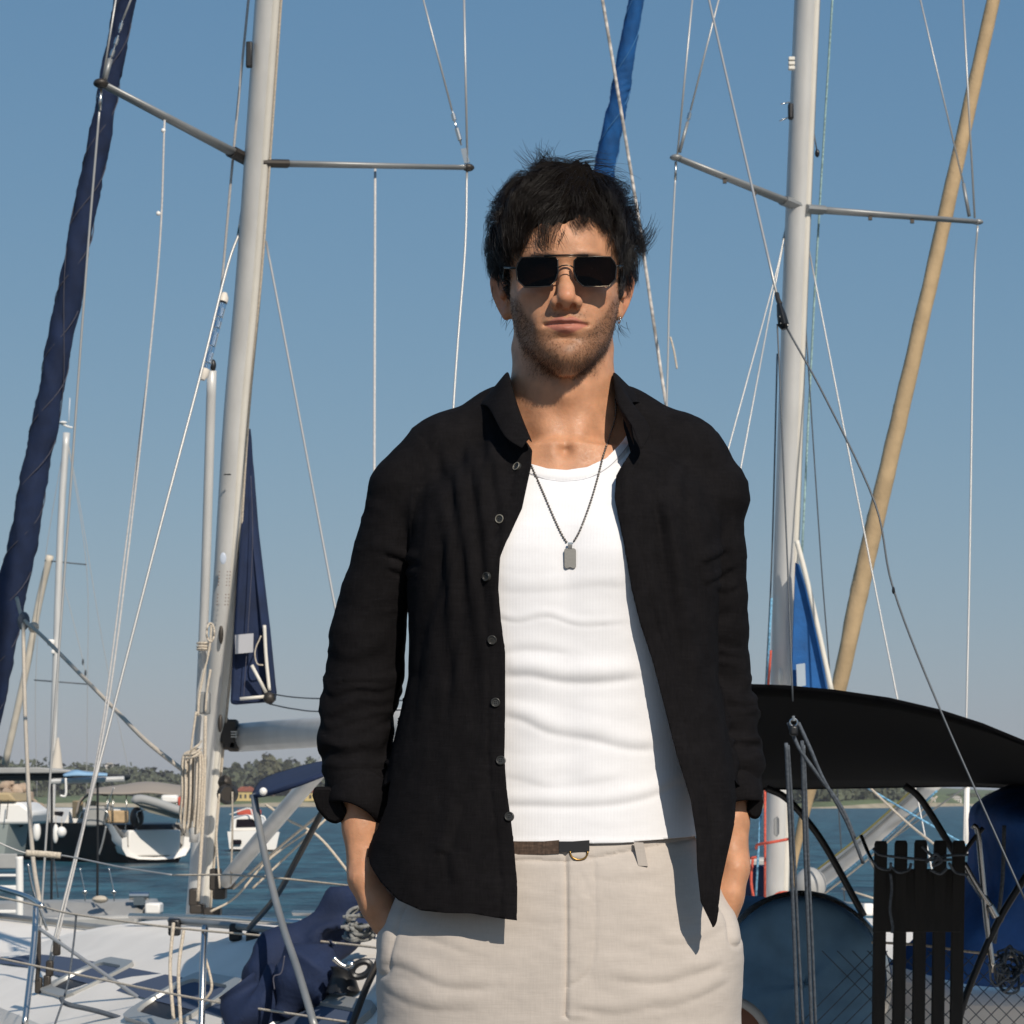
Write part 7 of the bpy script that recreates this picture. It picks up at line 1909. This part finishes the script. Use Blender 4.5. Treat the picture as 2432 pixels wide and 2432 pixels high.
# ---- necklace: beaded chain with a flat tag
def build_necklace():
    g = bpy.data.objects.new("necklace", None); COL.objects.link(g)
    g.location = (PX0, PY0 - 0.11, PZ0 - 0.3); g.parent = person; bpy.context.view_layer.update(); g.matrix_parent_inverse = person.matrix_world.inverted()
    M_ch = mat("oxidised_silver", (0.20, 0.18, 0.16), rough=0.35, metal=1.0); M_tag = mat("brushed_steel_tag", (0.28, 0.27, 0.25), rough=0.5, metal=0.8, bump=(400, 0.3, 0.0003)); M_bail = mat("bright_bail", (0.8, 0.78, 0.74), rough=0.2, metal=1.0)
    from mathutils.bvhtree import BVHTree
    dg = bpy.context.evaluated_depsgraph_get()
    tk = next(o for o in person.children if o.name.startswith("tank_top"))
    trees = [BVHTree.FromObject(tk, dg), BVHTree.FromObject(BODY, dg)]
    camp = Vector((0, 0, CAMZ))
    def on(px, py, lift=0.0016):
        d = (P(px, py, 3.2) - camp).normalized(); best = None
        for t in trees:
            h = t.ray_cast(camp, d)
            if h[0] is not None and (best is None or h[3] < best[1]): best = (h[0], h[3])
        return best[0] - d * lift if best else P(px, py, 2.9)
    ball = MB().ball((0, 0, 0), 0.00135, 8, 6); me = bpy.data.meshes.new("bead"); me.from_pydata([tuple(v) for v in ball.V], [], ball.F); me.materials.append(M_ch)
    me.polygons.foreach_set("use_smooth", np.ones(len(me.polygons), dtype=bool))
    for line in ([(1250, 1085), (1262, 1106), (1290, 1170), (1318, 1235), (1335, 1270), (1347, 1289)], [(1361, 1289), (1378, 1258), (1400, 1200), (1418, 1140), (1432, 1085), (1448, 1035), (1461, 990), (1462, 930)]):
        C = catmull([(a, b, 0) for a, b in line], 200)
        pts = [on(c[0], c[1]) for c in C]
        MB().tube(pts[::4], 0.0005, 5).build("chain", M_ch, g, auto=0)
        acc = 0.0
        for i in range(1, len(pts)):
            acc += (pts[i] - pts[i - 1]).length
            if acc >= 0.0032:
                acc = 0.0
                o = bpy.data.objects.new("bead", me); COL.objects.link(o); o.parent = g; o.matrix_parent_inverse = g.matrix_world.inverted(); o.location = pts[i]
    top = on(1354, 1290, 0.003)
    w, hgt = 0.0135, 0.0235
    c = on(1354, 1326, 0.0035)
    out = []
    for sx, sz, a0 in ((1, 1, 0), (-1, 1, 90), (-1, -1, 180), (1, -1, 270)):
        for k in range(5):
            a = math.radians(a0 + k * 22.5); r = 0.003
            out.append(c + Vector((sx * (w / 2 - r) + r * math.cos(a), 0, sz * (hgt / 2 - r) + r * math.sin(a))))
    out.insert(15, c + Vector((0, 0, -hgt / 2 + 0.0014)))
    MB().prism(out, (0, 1, 0), 0.0016).build("tag_pendant", M_tag, g, bevel=0.0004)
    b = c + Vector((0, -0.0002, hgt / 2))
    MB().loft([[b + Vector((-x, y, z)), b + Vector((x, y, z)), b + Vector((x, y + 0.0025, z)), b + Vector((-x, y + 0.0025, z))] for x, y, z in ((0.0022, 0, -0.001), (0.0026, -0.001, 0.003), (0.0026, -0.0008, 0.0065))]).build("bail", M_bail, g, auto=30)
build_necklace()
def build_neck_seam():
    from mathutils.bvhtree import BVHTree
    tk = next(o for o in person.children if o.name.startswith("tank_top"))
    tree = BVHTree.FromObject(tk, bpy.context.evaluated_depsgraph_get()); camp = Vector((0, 0, CAMZ))
    pts = []
    for q in catmull([(1232, 1108, 0), (1258, 1124, 0), (1300, 1139, 0), (1345, 1143, 0), (1398, 1135, 0), (1445, 1109, 0), (1482, 1070, 0), (1510, 1030, 0)], 60):
        d = (P(q[0], q[1], 3.2) - camp).normalized(); h = tree.ray_cast(camp, d)
        if h[0] is not None: pts.append(h[0])
    MB().tube(pts, 0.00055, 6).build("neck_seam", mat("seam_shadow_grey", (0.42, 0.42, 0.45), rough=0.9), tk, auto=0)
build_neck_seam()
